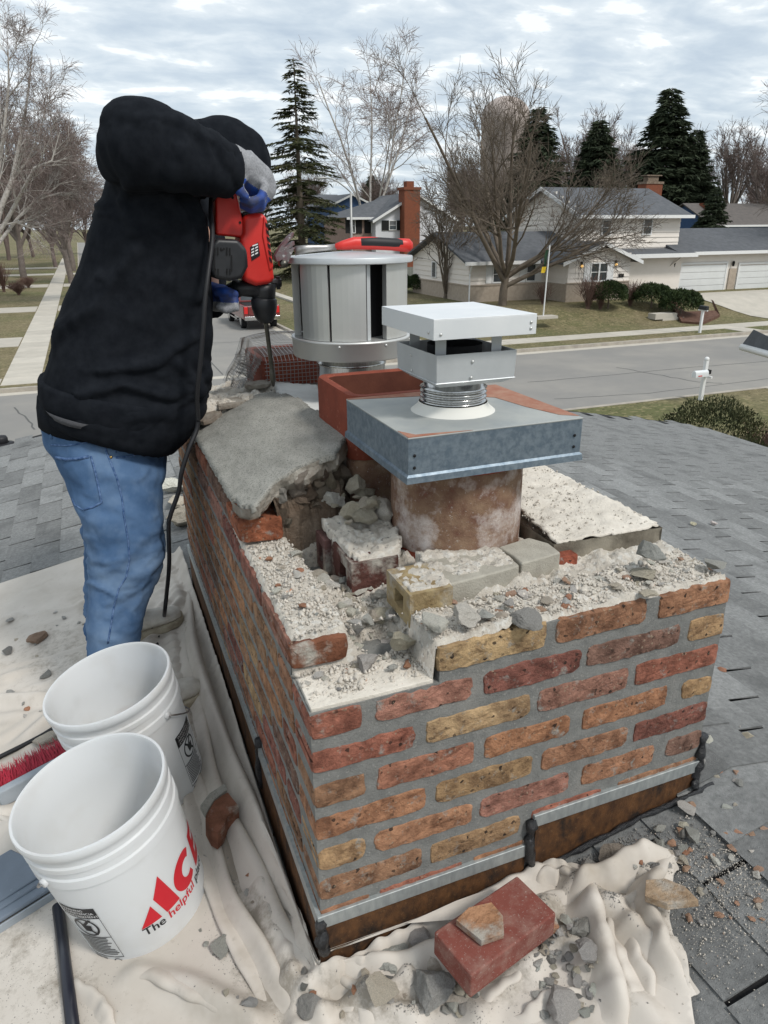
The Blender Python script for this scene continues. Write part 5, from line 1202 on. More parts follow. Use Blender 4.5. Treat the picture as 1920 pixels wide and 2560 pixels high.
# hem band
hbm = MB(); loft(hbm, [((98,1008),(428,1096),2.20,.205), ((94,985),(468,1054),2.20,.222), ((93,950),(500,1010),2.20,.228), ((96,942),(506,1000),2.20,.224)], 40)
o = obj('hem_band', hbm, M['hoodie'], per, smooth=True)
# hood over the head
hd_c = PX(575, 372, 2.16)
hb = MB(); hb.ball(PX(560,388,2.16), .105, 20, 14, (1.0,.95,.95)); hb.ball(PX(590,398,2.16), .092, 16, 10); hb.ball(PX(612,415,2.16), .072, 16, 10); hb.ball(PX(525,395,2.16), .10, 16, 10); hb.tube([PX(480,395,2.18), PX(540,390,2.17)], .095, 16)
hm = evalmesh(hb, .009, 6, 'hood'); obj('hood', displace(hm, lambda x, y, z: .006*fbm(x*9, y*9, z*9, 3)), None, per).data.materials.append(M['hoodie'])
lip = MB(); c0 = PX(636, 425, 2.16); pts = [c0 + Vector((.012*math.sin(t)*0 - .035*math.cos(t)*.7, .085*math.sin(t), .045*math.cos(t))) for t in [2*math.pi*k_/20 for k_ in range(21)]]
lip.tube(pts, .006, 8); obj('hood_edge', lip, M['lining'], per, smooth=True)
# --- body under the clothes: one continuous figure
bd = MB(); bd.ball(PX(582,405,2.16), .078, 18, 12, (.95,.85,1.0)); bd.tube([PX(560,380,2.17), PX(470,380,2.19)], [.055,.06], 12)
bd.tube([PX(470,380,2.19), PX(380,430,2.2), PX(340,650,2.2), PX(290,900,2.2), PX(260,1080,2.2)], [.08,.10,.10,.10,.11], 18)
bd.tube([PX(260,1080,2.2), PX(300,1250,2.06), PX(310,1400,2.02), PX(285,1560,1.97), PX(285,1700,1.94)], [.12,.085,.062,.055,.04], 14)
bd.tube([PX(260,1080,2.2), PX(300,1250,2.34), PX(300,1400,2.40), PX(275,1560,2.42)], [.12,.085,.062,.045], 14)
bd.tube([PX(365,352,2.03), PX(440,362,1.97), PX(590,412,2.05), PX(635,455,2.08)], [.045,.035,.03,.028], 12)
bd.tube([PX(380,420,2.34), PX(490,560,2.47), PX(530,740,2.24)], [.06,.045,.03], 12)
# face: brow, nose, chin turned down to the bit
bd.ball(PX(628,408,2.16), .022, 10, 8); bd.ball(PX(610,425,2.16), .045, 12, 8); bd.ball(PX(620,395,2.135), .016, 8, 6); bd.ball(PX(620,395,2.185), .016, 8, 6); bd.ball(PX(588,398,2.085), .02, 8, 6, (1,.5,1.3))
obj('body', displace(evalmesh(bd, .010, 5, 'body'), lambda x, y, z: 0), None, per).data.materials.append(M['skin'])
# --- jeans
jb = MB()
loft(jb, [((96,1046),(418,1090),2.20,.175), ((98,1062),(416,1108),2.2,.185), ((108,1091),(415,1128),2.19,.19), ((130,1120),(410,1150),2.17,.185), ((152,1165),(405,1180),2.14,.165), ((170,1215),(404,1222),2.09,.13), ((186,1256),(405,1262),2.05,.105),
          ((205,1300),(407,1300),2.03,.098), ((212,1345),(406,1345),2.02,.094), ((218,1390),(403,1392),2.01,.09), ((216,1430),(386,1436),2.0,.083), ((212,1483),(364,1494),1.985,.077), ((212,1550),(350,1560),1.965,.074), ((214,1618),(338,1624),1.95,.072), ((222,1690),(336,1698),1.94,.070), ((228,1730),(334,1738),1.94,.068)], 26, 2.15)
loft(jb, [((130,1110),(405,1130),2.24,.15), ((190,1230),(395,1230),2.33,.10), ((206,1330),(390,1330),2.38,.09), ((204,1390),(372,1390),2.40,.085), ((208,1470),(350,1480),2.41,.075), ((208,1545),(340,1552),2.41,.07), ((210,1590),(336,1596),2.41,.068)], 22, 2.1)
jm = evalmesh(jb, .0072, 7, 'jeans')
kz = PX(300,1405,2.0).z
kn_ = lambda z: math.exp(-((z-kz)/.16)**2)
lo_ = lambda z: math.exp(-((z+1.2)/.13)**2)
def jw(x, y, z):
    w_ = .005*fbm(x*6, y*6, z*9, 3) + .009*max(0, .22-abs(fbm(x*5+z*7, y*5, z*4-x*6, 2)))/.22*(.35+.65*max(kn_(z), lo_(z))) - .003; kn = math.exp(-((z-kz)/.13)**2)
    w_ += kn*.006*math.sin((z*1.0-(x+.1)*.75)*62 + 2.2*nz(x*5, y*5, z*5)); lo = math.exp(-((z+1.22)/.10)**2); w_ += lo*.007*math.sin(z*75+x*14+2*nz(x*5,y*5,z*5))
    st = math.exp(-((z+.66)/.09)**2); w_ += st*.004*math.sin((z+x*.9)*70+2*nz(x*4,y*4,z*4)); return w_
def jax(mid):
    return np.array([[.25,0,.97]]), .09+.14*np.exp(-((mid[:,2]-kz)/.14)**2)+.20*np.exp(-((mid[:,2]+1.24)/.10)**2)
jm = displace(jm, lambda x, y, z: .35*jw(x, y, z)); jm = drape(jm, jax, 120, .04, -.006, .022, .005, 15); jm.materials.append(M['denim']); jeans = obj('jeans', jm, None, per)
from mathutils.bvhtree import BVHTree
bvh = BVHTree.FromPolygons([v.co.copy() for v in jm.vertices], [tuple(p.vertices) for p in jm.polygons])
jc = lambda x, y: (x*.3737, 960+y*.3737)
def seam(pts, r, name='seam', mt='denim_seam', parent=None, off=0.0, bv=None):
    Q = []
    for i in range(len(pts)-1):
        for k_ in range(6):
            t = k_/6; u_, v_ = pts[i][0]*(1-t)+pts[i+1][0]*t, pts[i][1]*(1-t)+pts[i+1][1]*t
            d_ = ray(*jc(u_, v_)).normalized(); h = (bv or bvh).ray_cast(Vector((0,0,0)), d_)
            if h[0] is not None: Q.append(h[0] + h[1]*off)
    if len(Q) < 2: return
    mb = MB(); mb.tube(Q, r, 6); obj(name, mb, M[mt], parent or per, smooth=True)
seam([(690,375),(722,480),(785,640),(815,760),(832,900),(858,1050),(866,1180),(845,1290),(795,1370),(765,1480),(745,1600),(718,1760)], .0028)
seam([(372,490),(440,505),(520,500),(608,484)], .0046); seam([(608,484),(640,600),(665,720),(680,792),(620,825),(555,842)], .0034); seam([(555,842),(500,810),(480,760)], .002)
seam([(775,492),(850,486),(930,470),(1000,440),(1045,390)], .003); seam([(770,372),(860,362),(950,352)], .0022); seam([(770,375),(778,480)], .0018); seam([(955,355),(968,440)], .0018)
seam([(340,408),(450,412),(560,395),(690,370)], .0022); seam([(330,322),(500,318),(690,320)], .0016); seam([(245,222),(420,232),(640,235),(700,232)], .0022)
seam([(310,232),(322,280),(345,330),(345,372)], .0055, 'belt_loop', 'denim')
for p in ((775,372),(952,352),(742,490)):
    h = bvh.ray_cast(Vector((0,0,0)), ray(*jc(*p)).normalized())
    if h[0] is not None:
        b = MB(); b.ball(h[0], .0048, 8, 6); obj('rivet', b, M['brass'], per, smooth=True)
# waistbands between sweatshirt and jeans
wb = MB(); loft(wb, [((94,1058),(420,1100),2.20,.168), ((90,1020),(430,1080),2.20,.180), ((92,990),(430,1060),2.20,.178)], 30); obj('undershirt', wb, M['hoodie'], per, smooth=True)
wb = MB(); loft(wb, [((118,1018),(290,1046),2.195,.196), ((104,1003),(330,1036),2.195,.206)], 30); obj('waistband', wb, M['waistband'], per, smooth=True)
# --- shoes
def shoe(toe, heel, yc, zb, name='sneaker'):
    t = Vector((toe, yc, zb)); h = Vector((heel, yc, zb+SL*(heel-toe)*0)); L = toe-heel; sh = MB(); so = MB()
    slope = lambda x: zL(x)+.012
    secs = [(0,.030,.030,.060),(.06,.037,.0,.085),(.2,.036,.0,.095),(.35,.036,.0,.098),(.5,.040,.0,.085),(.65,.045,.0,.066),(.8,.047,.0,.054),(.92,.040,.0,.046),(.985,.024,.0,.034)]
    def ring(f, hw, hgt, z0, n=18):
        x = heel+L*f; zb_ = slope(x)+z0; return [Vector((x, yc+hw*math.cos(2*math.pi*k_/n), zb_+hgt*(.5+.5*math.sin(2*math.pi*k_/n)))) for k_ in range(n)]
    sh.rings([ring(f, hw, hg, .018) for f, hw, _, hg in secs])
    so.rings([[Vector((heel+L*f, yc+sg*(hw+.006), slope(heel+L*f)+zz)) for sg, zz in ((-1,0),(1,0),(1,.030),(-1,.030))] for f, hw, _, hg in [(-.015,.024,0,0)]+secs[1:]+[(1.01,.014,0,0)]])
    obj('sneaker', displace(evalmesh(sh, .005, 4, name), lambda x, y, z: .0008*nz(x*60, y*60, z*60)), None, per).data.materials.append(M['shoe']); s = per.children[-1]
    obj('sole', so, M['sole'], s, bevel=.007)
    for k_ in range(5):
        f = .36+.07*k_; x = heel+L*f; hz_ = slope(x)+.018+(.100-.22*(f-.35)); lc = MB()
        lc.tube([Vector((x, yc-.034, hz_-.026)), Vector((x+.008, yc-.012, hz_+.003)), Vector((x+.012, yc+.012, hz_+.003)), Vector((x+.004, yc+.034, hz_-.026))], .0036, 6); obj('lace', lc, M['black_rubber'], s, smooth=True)
shoe(.155, -.150, 2.41, 0); shoe(.155, -.150, 1.925, 0)
# --- gloves
def hand(points, blue, name):
    g = MB()
    for pts, rad in points: g.tube(pts, rad, 12); g.ball(pts[-1], rad[-1] if hasattr(rad,'__len__') else rad, 10, 8)
    me = evalmesh(g, .0042, 2, name); me = displace(me, lambda x, y, z: .0012*fbm(x*40, y*40, z*40, 3)); me.materials.append(M['glove']); me.materials.append(M['glove_blue'])
    mi = [1 if blue(p.center, p.normal) else 0 for p in me.polygons]; me.polygons.foreach_set('material_index', mi); return obj('glove', me, None, per)
Y_ = 2.10
pts = [([PX(588,408,2.05), PX(607,424,2.07), PX(630,445,2.09), PX(650,466,2.10)], [.042,.044,.048,.046]), ([PX(605,402,2.06), PX(650,450,2.09)], [.036,.040]), ([PX(570,400,2.05), PX(600,420,2.06)], [.046,.044])]
for k_, (dy, s_) in enumerate(((-.048,1.0),(-.026,1.05),(-.004,1.05),(.018,1.0))):
    y = 2.085+dy*.6; o_ = (k_-1.5)*6
    pts.append(([PX(648+o_*.3,455+o_*.6,y), PX(663,478+o_*1.4,y-.012), PX(652,507+o_*1.2,y-.03), PX(626,514+o_*1.0,y-.04), PX(607,506+o_*.9,y-.035)], [.0135,.0125,.0125,.012,.010]))
pts.append(([PX(606,440,2.04), PX(594,458,2.02), PX(600,478,2.0), PX(613,490,2.0)], [.018,.0155,.014,.011]))
hand(pts, lambda c_, n_: (c_.z < PX(620,462,2.08).z + (c_.x-PX(620,462,2.08).x)*-.6 and n_.dot(Vector((-.45,-.8,-.3))) > -.05), 'glove')
pts = [([PX(515,735,2.25), PX(540,744,2.22), PX(562,746,2.19)], [.040,.042,.038])]
for k_ in range(4):
    y = 2.20-.021*k_; pts.append(([PX(555,738+k_*3,y+.01), PX(588,740+k_*5,y-.02), PX(592,760+k_*3,y-.03), PX(565,772+k_*1,y-.02), PX(546,768,y)], [.0135,.0125,.012,.0115,.010]))
pts.append(([PX(540,730,2.16), PX(566,728,2.13), PX(588,735,2.12)], [.016,.014,.011]))
hand(pts, lambda c_, n_: c_.z > PX(570,752,2.17).z, 'glove')
# ================================================================== rotary hammer
dr = thing('hammer_drill', 'red and black corded hammer drill held upright, chisel bit on the mortar', 'power drill', (.497, 2.18, -.45))
DY = 2.14
zo = lambda x, y: (480+x*.3737, 380+y*.3737)
def slab(pts, y, th, name, mt, bev=.006, conv=zo, smooth=False):
    mb = MB(); mb.prism([PX(*conv(*p), y-th/2) for p in pts], (0, th, 0)); return obj(name, mb, M[mt], dr, bevel=bev, seg=3)
slab([(155,235),(185,212),(265,212),(292,240),(330,400),(362,540),(335,575),(160,556)], DY-.012, .044, 'rear_handle', 'red_plastic', .007)
slab([(300,380),(348,425),(360,540),(330,560)], DY, .04, 'trigger_guard', 'black_plastic', .006)
slab([(338,398),(478,388),(488,420),(345,432)], DY, .070, 'vent_band', 'black_plastic', .006)
slab([(345,418),(486,402),(503,440),(535,640),(557,850),(540,884),(432,898),(345,862),(330,700),(318,580),(345,540)], DY, .098, 'motor_housing', 'red_plastic', .016)
slab([(480,430),(500,445),(546,770),(520,800),(470,560)], DY-.046, .014, 'side_ridge', 'red_plastic', .004)
for k_ in range(6): slab([(492+k_*5,470+k_*46),(508+k_*5,485+k_*46),(512+k_*5,512+k_*46),(496+k_*5,498+k_*46)], DY-.0535, .004, 'vent_slot', 'dark', 0)
c_ = slab([(132,605),(178,578),(310,584),(372,650),(380,768),(340,848),(255,866),(150,850),(128,790)], DY-.05, .075, 'motor_cover', 'black_plastic', .012)
for k_ in range(6):
    xx = 150+k_*20
    if k_ in (2,3): 
        slab([(xx,640),(xx+9,640),(xx+9,655),(xx,655)], DY-.0885, .003, 'vent_slot', 'dark', 0); continue
    slab([(xx,632+abs(k_-2.5)*4),(xx+9,632+abs(k_-2.5)*4),(xx+9,692),(xx,692)], DY-.0885, .003, 'vent_slot', 'dark', 0)
    slab([(xx+2,780),(xx+11,780),(xx+11,828-abs(k_-2.5)*3),(xx+2,828-abs(k_-2.5)*3)], DY-.0885, .003, 'vent_slot', 'dark', 0)
slab([(148,690),(156,690),(156,790),(148,790)], DY-.0885, .003, 'vent_slot', 'dark', 0); slab([(262,690),(270,690),(270,800),(262,800)], DY-.0885, .003, 'vent_slot', 'dark', 0)
slab([(390,636),(443,604),(456,692),(400,728)], DY-.0502, .002, 'data_label', 'ink_black', 0)
for k_ in range(2):
    for j in range(3):
        x0_ = 397+k_*26; y0_ = 650+j*20-k_*12; slab([(x0_,y0_),(x0_+18,y0_-10),(x0_+19,y0_-1),(x0_+1,y0_+9)], DY-.052, .001, 'label_print', 'ink_white', 0)
slab([(404,625),(440,612),(441,620),(405,633)], DY-.052, .001, 'label_print', 'ink_white', 0)
for x_, y_ in ((272,306),(322,472),(200,656)):
    q = PX(*zo(x_, y_), DY-.036 if y_ < 600 else DY-.089); b = MB(); b.tube([q, q+Vector((0,.004,0))], .0035, 10); obj('screw', b, M['dark'], dr)
ax = lambda x, y: PX(*zo(x, y), DY)
mb = MB(); mb.tube([ax(478,880), ax(478,930), ax(480,960), ax(481,985)], [.037,.035,.034,.032], 24); obj('collar', mb, M['black_plastic'], dr, smooth=True)
mb = MB(); mb.tube([ax(481,975), ax(481,990), ax(484,1040), ax(489,1090), ax(494,1125), ax(496,1142)], [.034,.0375,.037,.032,.024,.016], 28); o = obj('chuck_sleeve', mb, M['black_plastic'], dr, smooth=True)
for k_ in range(9):
    pass
mb = MB(); mb.tube([ax(493,1130), ax(506,1230), ax(519,1330), ax(530,1420), ax(534,1452), ax(536,1480), ax(540,1520), ax(545,1568)], [.0068,.0068,.0068,.0068,.0068,.0085,.0088,.0035], 6); obj('chisel_bit', mb, M['steel_dark'], dr)
# side handle clamp, side grip and depth knob
mb = MB(); mb.tube([PX(*zo(455,915), DY-.01), PX(*zo(330,912), DY+.01), PX(*zo(290,915), DY+.02)], [.026,.022,.028], 16); obj('side_clamp', mb, M['black_plastic'], dr, smooth=True)
mb = MB(); mb.tube([PX(*zo(300,905), DY+.03), PX(*zo(240,930), DY+.06), PX(*zo(150,965), DY+.10)], [.020,.018,.018], 14); obj('side_grip', mb, M['black_rubber'], dr, smooth=True)
mb = MB(); q = PX(*zo(568,876), DY); mb.tube([q+Vector((-.015,0,0)), q, q+Vector((.012,0,.0))], [.010,.014,.012], 7); mb.tube([q+Vector((.004,0,-.018)), q+Vector((.004,0,.018))], [.006,.006], 8); obj('depth_knob', mb, M['black_plastic'], dr)
mb = MB(); mb.tube([PX(*zo(215,255), DY-.03), PX(*zo(180,260), DY-.035), PX(*zo(150,290), DY-.04), PX(*zo(128,325), DY-.04)], [.012,.011,.009,.0075], 12); obj('strain_relief', mb, M['black_rubber'], dr, smooth=True)
z4 = lambda x, y: (x*.4340, 400+y*.4340)
pc = [PX(*zo(128,322), DY-.04), PX(*z4(1215,300), 2.06), PX(*z4(1222,450), 2.0), PX(*z4(1200,640), 1.95), PX(*z4(1182,800), 1.93), PX(*z4(1168,1000), 1.92), PX(*z4(1150,1200), 1.92), PX(*z4(1135,1350), 1.93), PX(*z4(1140,1500), 1.95), PX(*jc(1322,170), 1.95), PX(*jc(1320,290), 1.95), PX(*jc(1265,430), 1.93), PX(*jc(1215,590), 1.92), PX(*jc(1195,720), 1.93), PX(*jc(1140,880), 1.94), PX(*jc(1128,960), 1.95), PX(*jc(1132,1200), 1.98), PX(*jc(1115,1400), 2.02), PX(*jc(1100,1540), 2.05)]
e1 = onL(*jc(1105,1600)); pc += [e1+Vector((0,0,.03)), onL(*jc(1070,1690))+Vector((0,0,.012)), onL(*jc(1040,1800))+Vector((0,0,.012)), onL(*jc(960,1850))+Vector((0,0,.012))]
cord(pc, .0062, 'black power cord hanging from the drill past the worker')
# ================================================================== trees
def tube_arrays(branches):
    """branches: list of (pts[(x,y,z)], radii, sides) -> V, F (quads)"""
    V = []; Fq = []; b = 0
    for pts, rad, n in branches:
        prev = None; m = len(pts)
        for i in range(m):
            p = pts[i]; t = pts[min(i+1,m-1)]-pts[max(i-1,0)]; l = math.sqrt(t.dot(t)) or 1; t = t/l
            if prev is None: prev = np.cross(t, (0,0,1.) if abs(t[2]) < .9 else (1.,0,0)); prev /= np.linalg.norm(prev)
            x = prev-t*prev.dot(t); x /= (np.linalg.norm(x) or 1); prev = x; y = np.cross(t, x)
            for k_ in range(n):
                c_, s_ = CS[n][k_]; V.append(p+(x*c_+y*s_)*rad[i])
        for i in range(m-1):
            for k_ in range(n):
                j = (k_+1) % n; Fq.append((b+i*n+k_, b+i*n+j, b+(i+1)*n+j, b+(i+1)*n+k_))
        b += m*n
    return np.array(V), np.array(Fq)
CS = {n: [(math.cos(2*math.pi*k_/n), math.sin(2*math.pi*k_/n)) for k_ in range(n)] for n in (3,4,5,6,8,10)}
def grow_tree(seed, trunk_h, trunk_r, spec, lean=(0,0), droop=0.0, twig_r=.012):
    """spec: per level (children, length, angle deg, upward pull, wobble). Returns wood branches and twig branches"""
    rg = np.random.default_rng(seed); wood = []; twig = []
    def unit(v): return v/(np.linalg.norm(v) or 1)
    def branch(p, d, L, r, lev, r_end):
        n = 6 if lev <= 1 else (4 if lev == 2 else 3)
        pts = [p]; rad = [r]; up_ = spec[lev-1][3] if lev else .25; wob = spec[lev-1][4] if lev else .06
        q = p; dd = d
        for i in range(n):
            dd = unit(dd + rg.normal(size=3)*wob + np.array([0,0,up_*.5])); q = q+dd*L/n; pts.append(q); rad.append(r+(r_end-r)*(i+1)/n)
        (wood if lev < len(spec)-1 else twig).append((pts, rad, 8 if lev == 0 else (6 if lev == 1 else (4 if lev == 2 else 3))))
        if lev < len(spec):
            nc, LL, ang, _, _ = spec[lev]
            nc = max(1, int(round(nc*rg.uniform(.8,1.2)))); az = rg.uniform(0, 6.28)
            for c_ in range(nc):
                f = rg.uniform(.55,1.0) if lev == 0 else rg.uniform(.22,1.0)
                if c_ == 0: f = 1.0
                k_ = min(n-1, int(f*n)); fr = f*n-k_; bp = pts[k_]*(1-fr)+pts[k_+1]*fr; br_ = rad[k_]*(1-fr)+rad[k_+1]*fr; bd = unit(pts[k_+1]-pts[k_])
                az += 2.4+rg.normal()*.5; a_ = math.radians(ang)*rg.uniform(.6,1.3)*(0.5 if c_ == 0 else 1)
                x = unit(np.cross(bd, (0.3,.2,1.)) if abs(bd[2]) < .95 else np.cross(bd, (1.,0,0))); y = np.cross(bd, x)
                nd = unit(bd*math.cos(a_)+(x*math.cos(az)+y*math.sin(az))*math.sin(a_))
                if droop and lev >= 2: nd = unit(nd-np.array([0,0,droop]))
                l_ = LL*rg.uniform(.65,1.25)*(1.0 if lev == 0 else (1.15-.55*f))
                r1 = max(twig_r, br_*(.72 if lev == 0 else .55)*(1 if c_ else 1.15)); r2 = max(twig_r*.6, r1*.35) if lev < len(spec)-1 else twig_r*.6
                if lev == len(spec)-1: r1 = twig_r
                branch(bp, nd, l_, r1, lev+1, r2)
    branch(np.zeros(3), unit(np.array([lean[0], lean[1], 1.])), trunk_h, trunk_r, 0, trunk_r*.72)
    return wood, twig
def tree_meshes(seed, wm, tm, *a, **k):
    w, t = grow_tree(seed, *a, **k); V1, F1 = tube_arrays(w); V2, F2 = tube_arrays(t)
    return fast_mesh('trunk', V1, F1, M[wm], True), fast_mesh('crown', V2, F2, M[tm], True)
def place_tree(me, loc, label, rot=0, sc=1.0, name='bare_tree', group=None, scz=None):
    o = bpy.data.objects.new(name, None); col.objects.link(o); o.location = loc; o.rotation_euler = (0,0,rot); o.scale = (sc, sc, scz or sc); tag(o, label, 'tree', group)
    for nm, m_ in zip(('trunk','crown'), me):
        c_ = bpy.data.objects.new(nm, m_); col.objects.link(c_); c_.parent = o
    return o
big = tree_meshes(11, 'bark', 'bark', 2.1, .27, [(9,8.4,46,.085,.08),(9,4.0,36,.09,.12),(8,2.0,38,.05,.15),(7,1.0,40,.04,.2)], twig_r=.012)
small = tree_meshes(5, 'bark', 'bark', .35, .15, [(6,4.0,26,.12,.07),(7,1.9,32,.10,.10),(6,1.0,36,.06,.15),(4,.5,40,.05,.2)], twig_r=.014)
mid1 = tree_meshes(21, 'bark_grey', 'bark_far', 3.6, .26, [(7,6.2,30,.18,.08),(8,3.0,34,.16,.11),(7,1.6,36,.1,.15),(5,.8,40,.08,.2)], twig_r=.020)
mid2 = tree_meshes(22, 'bark_grey', 'bark_far', 4.5, .28, [(8,6.8,24,.24,.07),(8,3.0,30,.2,.10),(7,1.5,34,.14,.14),(5,.8,38,.1,.2)], twig_r=.020)
birch1 = tree_meshes(31, 'birch', 'birch_twig', 2.2, .17, [(6,8.5,22,.16,.06),(9,3.4,38,.10,.10),(8,1.7,40,-.05,.15),(6,.9,42,-.22,.2)], twig_r=.013)
def gpt(px, py, z): p = onz(px*D, py*D, z); return p
ZL_ = G+KH+.86
t_big = place_tree(big, (21.6, 36.3, lot_z(21.4,36.3)-.1), 'large spreading bare tree with a forked trunk in front of the cream house', R(200), .93)
place_tree(small, (20.6, 41.4, ZL_-.1), 'smaller multi-stemmed bare tree left of the large bare tree', R(10), 1.15)
place_tree(birch1, (33, 88, ZL_), 'tall pale birch rising behind the tall thin spruce', R(200), 1.72, 'birch_tree')
def limb_tree(limbs, seed, spec, wm, tm, yd, twig_r):
    rg = np.random.default_rng(seed); wood = []; twig = []; unit = lambda v: v/(np.linalg.norm(v) or 1)
    def sprout(pts, rad, lev):
        nc, L_, ang, up_ = spec[lev]; n = len(pts)-1
        for c_ in range(int(nc*rg.uniform(.8,1.2))):
            f = rg.uniform(.25,1); k_ = min(n-1, int(f*n)); fr = f*n-k_; p = pts[k_]*(1-fr)+pts[k_+1]*fr; bd = unit(pts[k_+1]-pts[k_]); v = rg.normal(size=3); v = unit(v-bd*v.dot(bd)); a_ = math.radians(ang)*rg.uniform(.5,1.3)
            d = unit(bd*math.cos(a_)+v*math.sin(a_)); q = [p]; L2 = L_*rg.uniform(.6,1.3)*(1.2-.5*f)
            for _ in range(4): d = unit(d+rg.normal(size=3)*.14+np.array([0,0,up_])); q.append(q[-1]+d*L2/4)
            r1 = max(twig_r, (rad[k_]*.5)); rr_ = [r1*(1-.18*i) for i in range(5)]; last = lev == len(spec)-1
            (twig if last else wood).append((q, [max(twig_r*.7, x) for x in rr_], 3))
            if not last: sprout(q, rr_, lev+1)
    for pts, r0_, r1_ in limbs:
        P = [np.array(ony(u, v, yd+dy)) for u, v, dy in pts]; rad = [r0_+(r1_-r0_)*i/(len(P)-1) for i in range(len(P))]; wood.append((P, rad, 8)); sprout(P, rad, 0)
    V1, F1 = tube_arrays(wood); V2, F2 = tube_arrays(twig); return fast_mesh('trunk', V1, F1, M[wm], True), fast_mesh('crown', V2, F2, M[tm], True)
bl_ = limb_tree([([(-34,690,0),(-20,600,0),(2,520,0),(30,450,0),(44,380,0),(60,300,1),(72,220,1),(82,110,1)],.24,.03), ([(-20,610,0),(20,545,0),(55,480,-1),(85,420,-2),(130,402,-2),(150,330,-2)],.16,.03), ([(-26,640,0),(10,590,0),(45,545,1),(80,510,1),(110,494,1),(150,482,1),(192,486,1)],.13,.03), ([(60,530,1),(100,490,1),(128,478,1),(150,460,1),(196,450,1)],.08,.02), ([(-30,560,0),(-6,440,0),(10,330,0),(22,210,0),(20,120,0)],.18,.03), ([(-10,565,0),(40,556,0),(80,572,0),(112,602,0)],.07,.02), ([(30,450,0),(70,400,0),(100,330,0),(120,240,0)],.10,.02)], 3, [(12,2.6,36,.10),(9,1.5,40,.02),(8,.9,42,-.10)], 'birch', 'birch_twig', 58, .012)
place_tree(bl_, (0,0,0), 'leaning white birch with long pale limbs at the left edge', 0, 1.0, 'birch_tree')
place_tree(birch1, (-8.6, 74, G+KH), 'pale birch standing farther back at the left edge', R(300), 1.35, 'birch_tree')
place_tree(mid1, (-6.2, 92, G+KH), 'bushy bare tree behind the birches left of the sidewalk', R(30), 1.45, group=None)
place_tree(mid2, (-1.2, 104, G+KH), 'bare street tree standing right of the far sidewalk end', R(80), 1.35)
place_tree(mid1, (-1.2, 80, G+KH), 'bare street tree on the verge behind the worker', R(170), 1.2)
place_tree(big, (52.5, 37.0, ZL_), 'bare tree whose branches hang in from the right edge over the garage', R(120), 1.12)
for i, (x, y, s, r_, m_, lb) in enumerate([(70,95,1.45,20,mid2,'tall bare tree behind the garage, nearest the dark spruce'),(81,92,1.35,80,mid1,'tall bare tree behind the garage, second from the dark spruce'),(88,86,1.3,150,mid2,'tall bare tree behind the garage, third from the dark spruce'),(80,72,1.2,230,mid1,'tall bare tree behind the garage, nearest the right edge')]):
    place_tree(m_, (x, y, ZL_), lb, R(r_), s, group='bare trees behind the garage')
# far woods reading as one mass
rg = random.Random(3); Vs, Fs, b_ = [], [], 0
src = []
for w in (mid1, mid2):
    for m_ in w:
        v = np.empty(len(m_.vertices)*3, np.float32); m_.vertices.foreach_get('co', v); f = np.empty(len(m_.loops), np.int32); m_.loops.foreach_get('vertex_index', f); src.append((v.reshape(-1,3), f.reshape(-1,4)))
spots = [(-95+5*k_+rg.uniform(-2,2), 128+rg.uniform(-18,30)) for k_ in range(22)] + [(-12+4.2*k_+rg.uniform(-2,2), 150+rg.uniform(-14,24)) for k_ in range(30)] + [(66+4.4*k_+rg.uniform(-2,2), 122-.5*k_+rg.uniform(-16,14)) for k_ in range(30)] + [(-34+3.2*k_, 96+7*k_) for k_ in range(8)]
for x, y in spots:
    k_ = rg.choice((0,2)); a = rg.uniform(0,6.28); s = rg.uniform(1.0,1.45)*(1.0 if x > 60 else .92)
    for v, f in (src[k_], src[k_+1]):
        ca, sa = math.cos(a)*s, math.sin(a)*s; Vs.append(np.stack([v[:,0]*ca-v[:,1]*sa+x, v[:,0]*sa+v[:,1]*ca+y, v[:,2]*s+G+.2], 1)); Fs.append(f+b_); b_ += len(v)
o = obj('far_woods', fast_mesh('far_woods', np.concatenate(Vs), np.concatenate(Fs), M['bark_far'], True), None); o['kind'] = 'stuff'; o['label'] = 'brown mass of bare woods along the horizon'; o['category'] = 'woods'
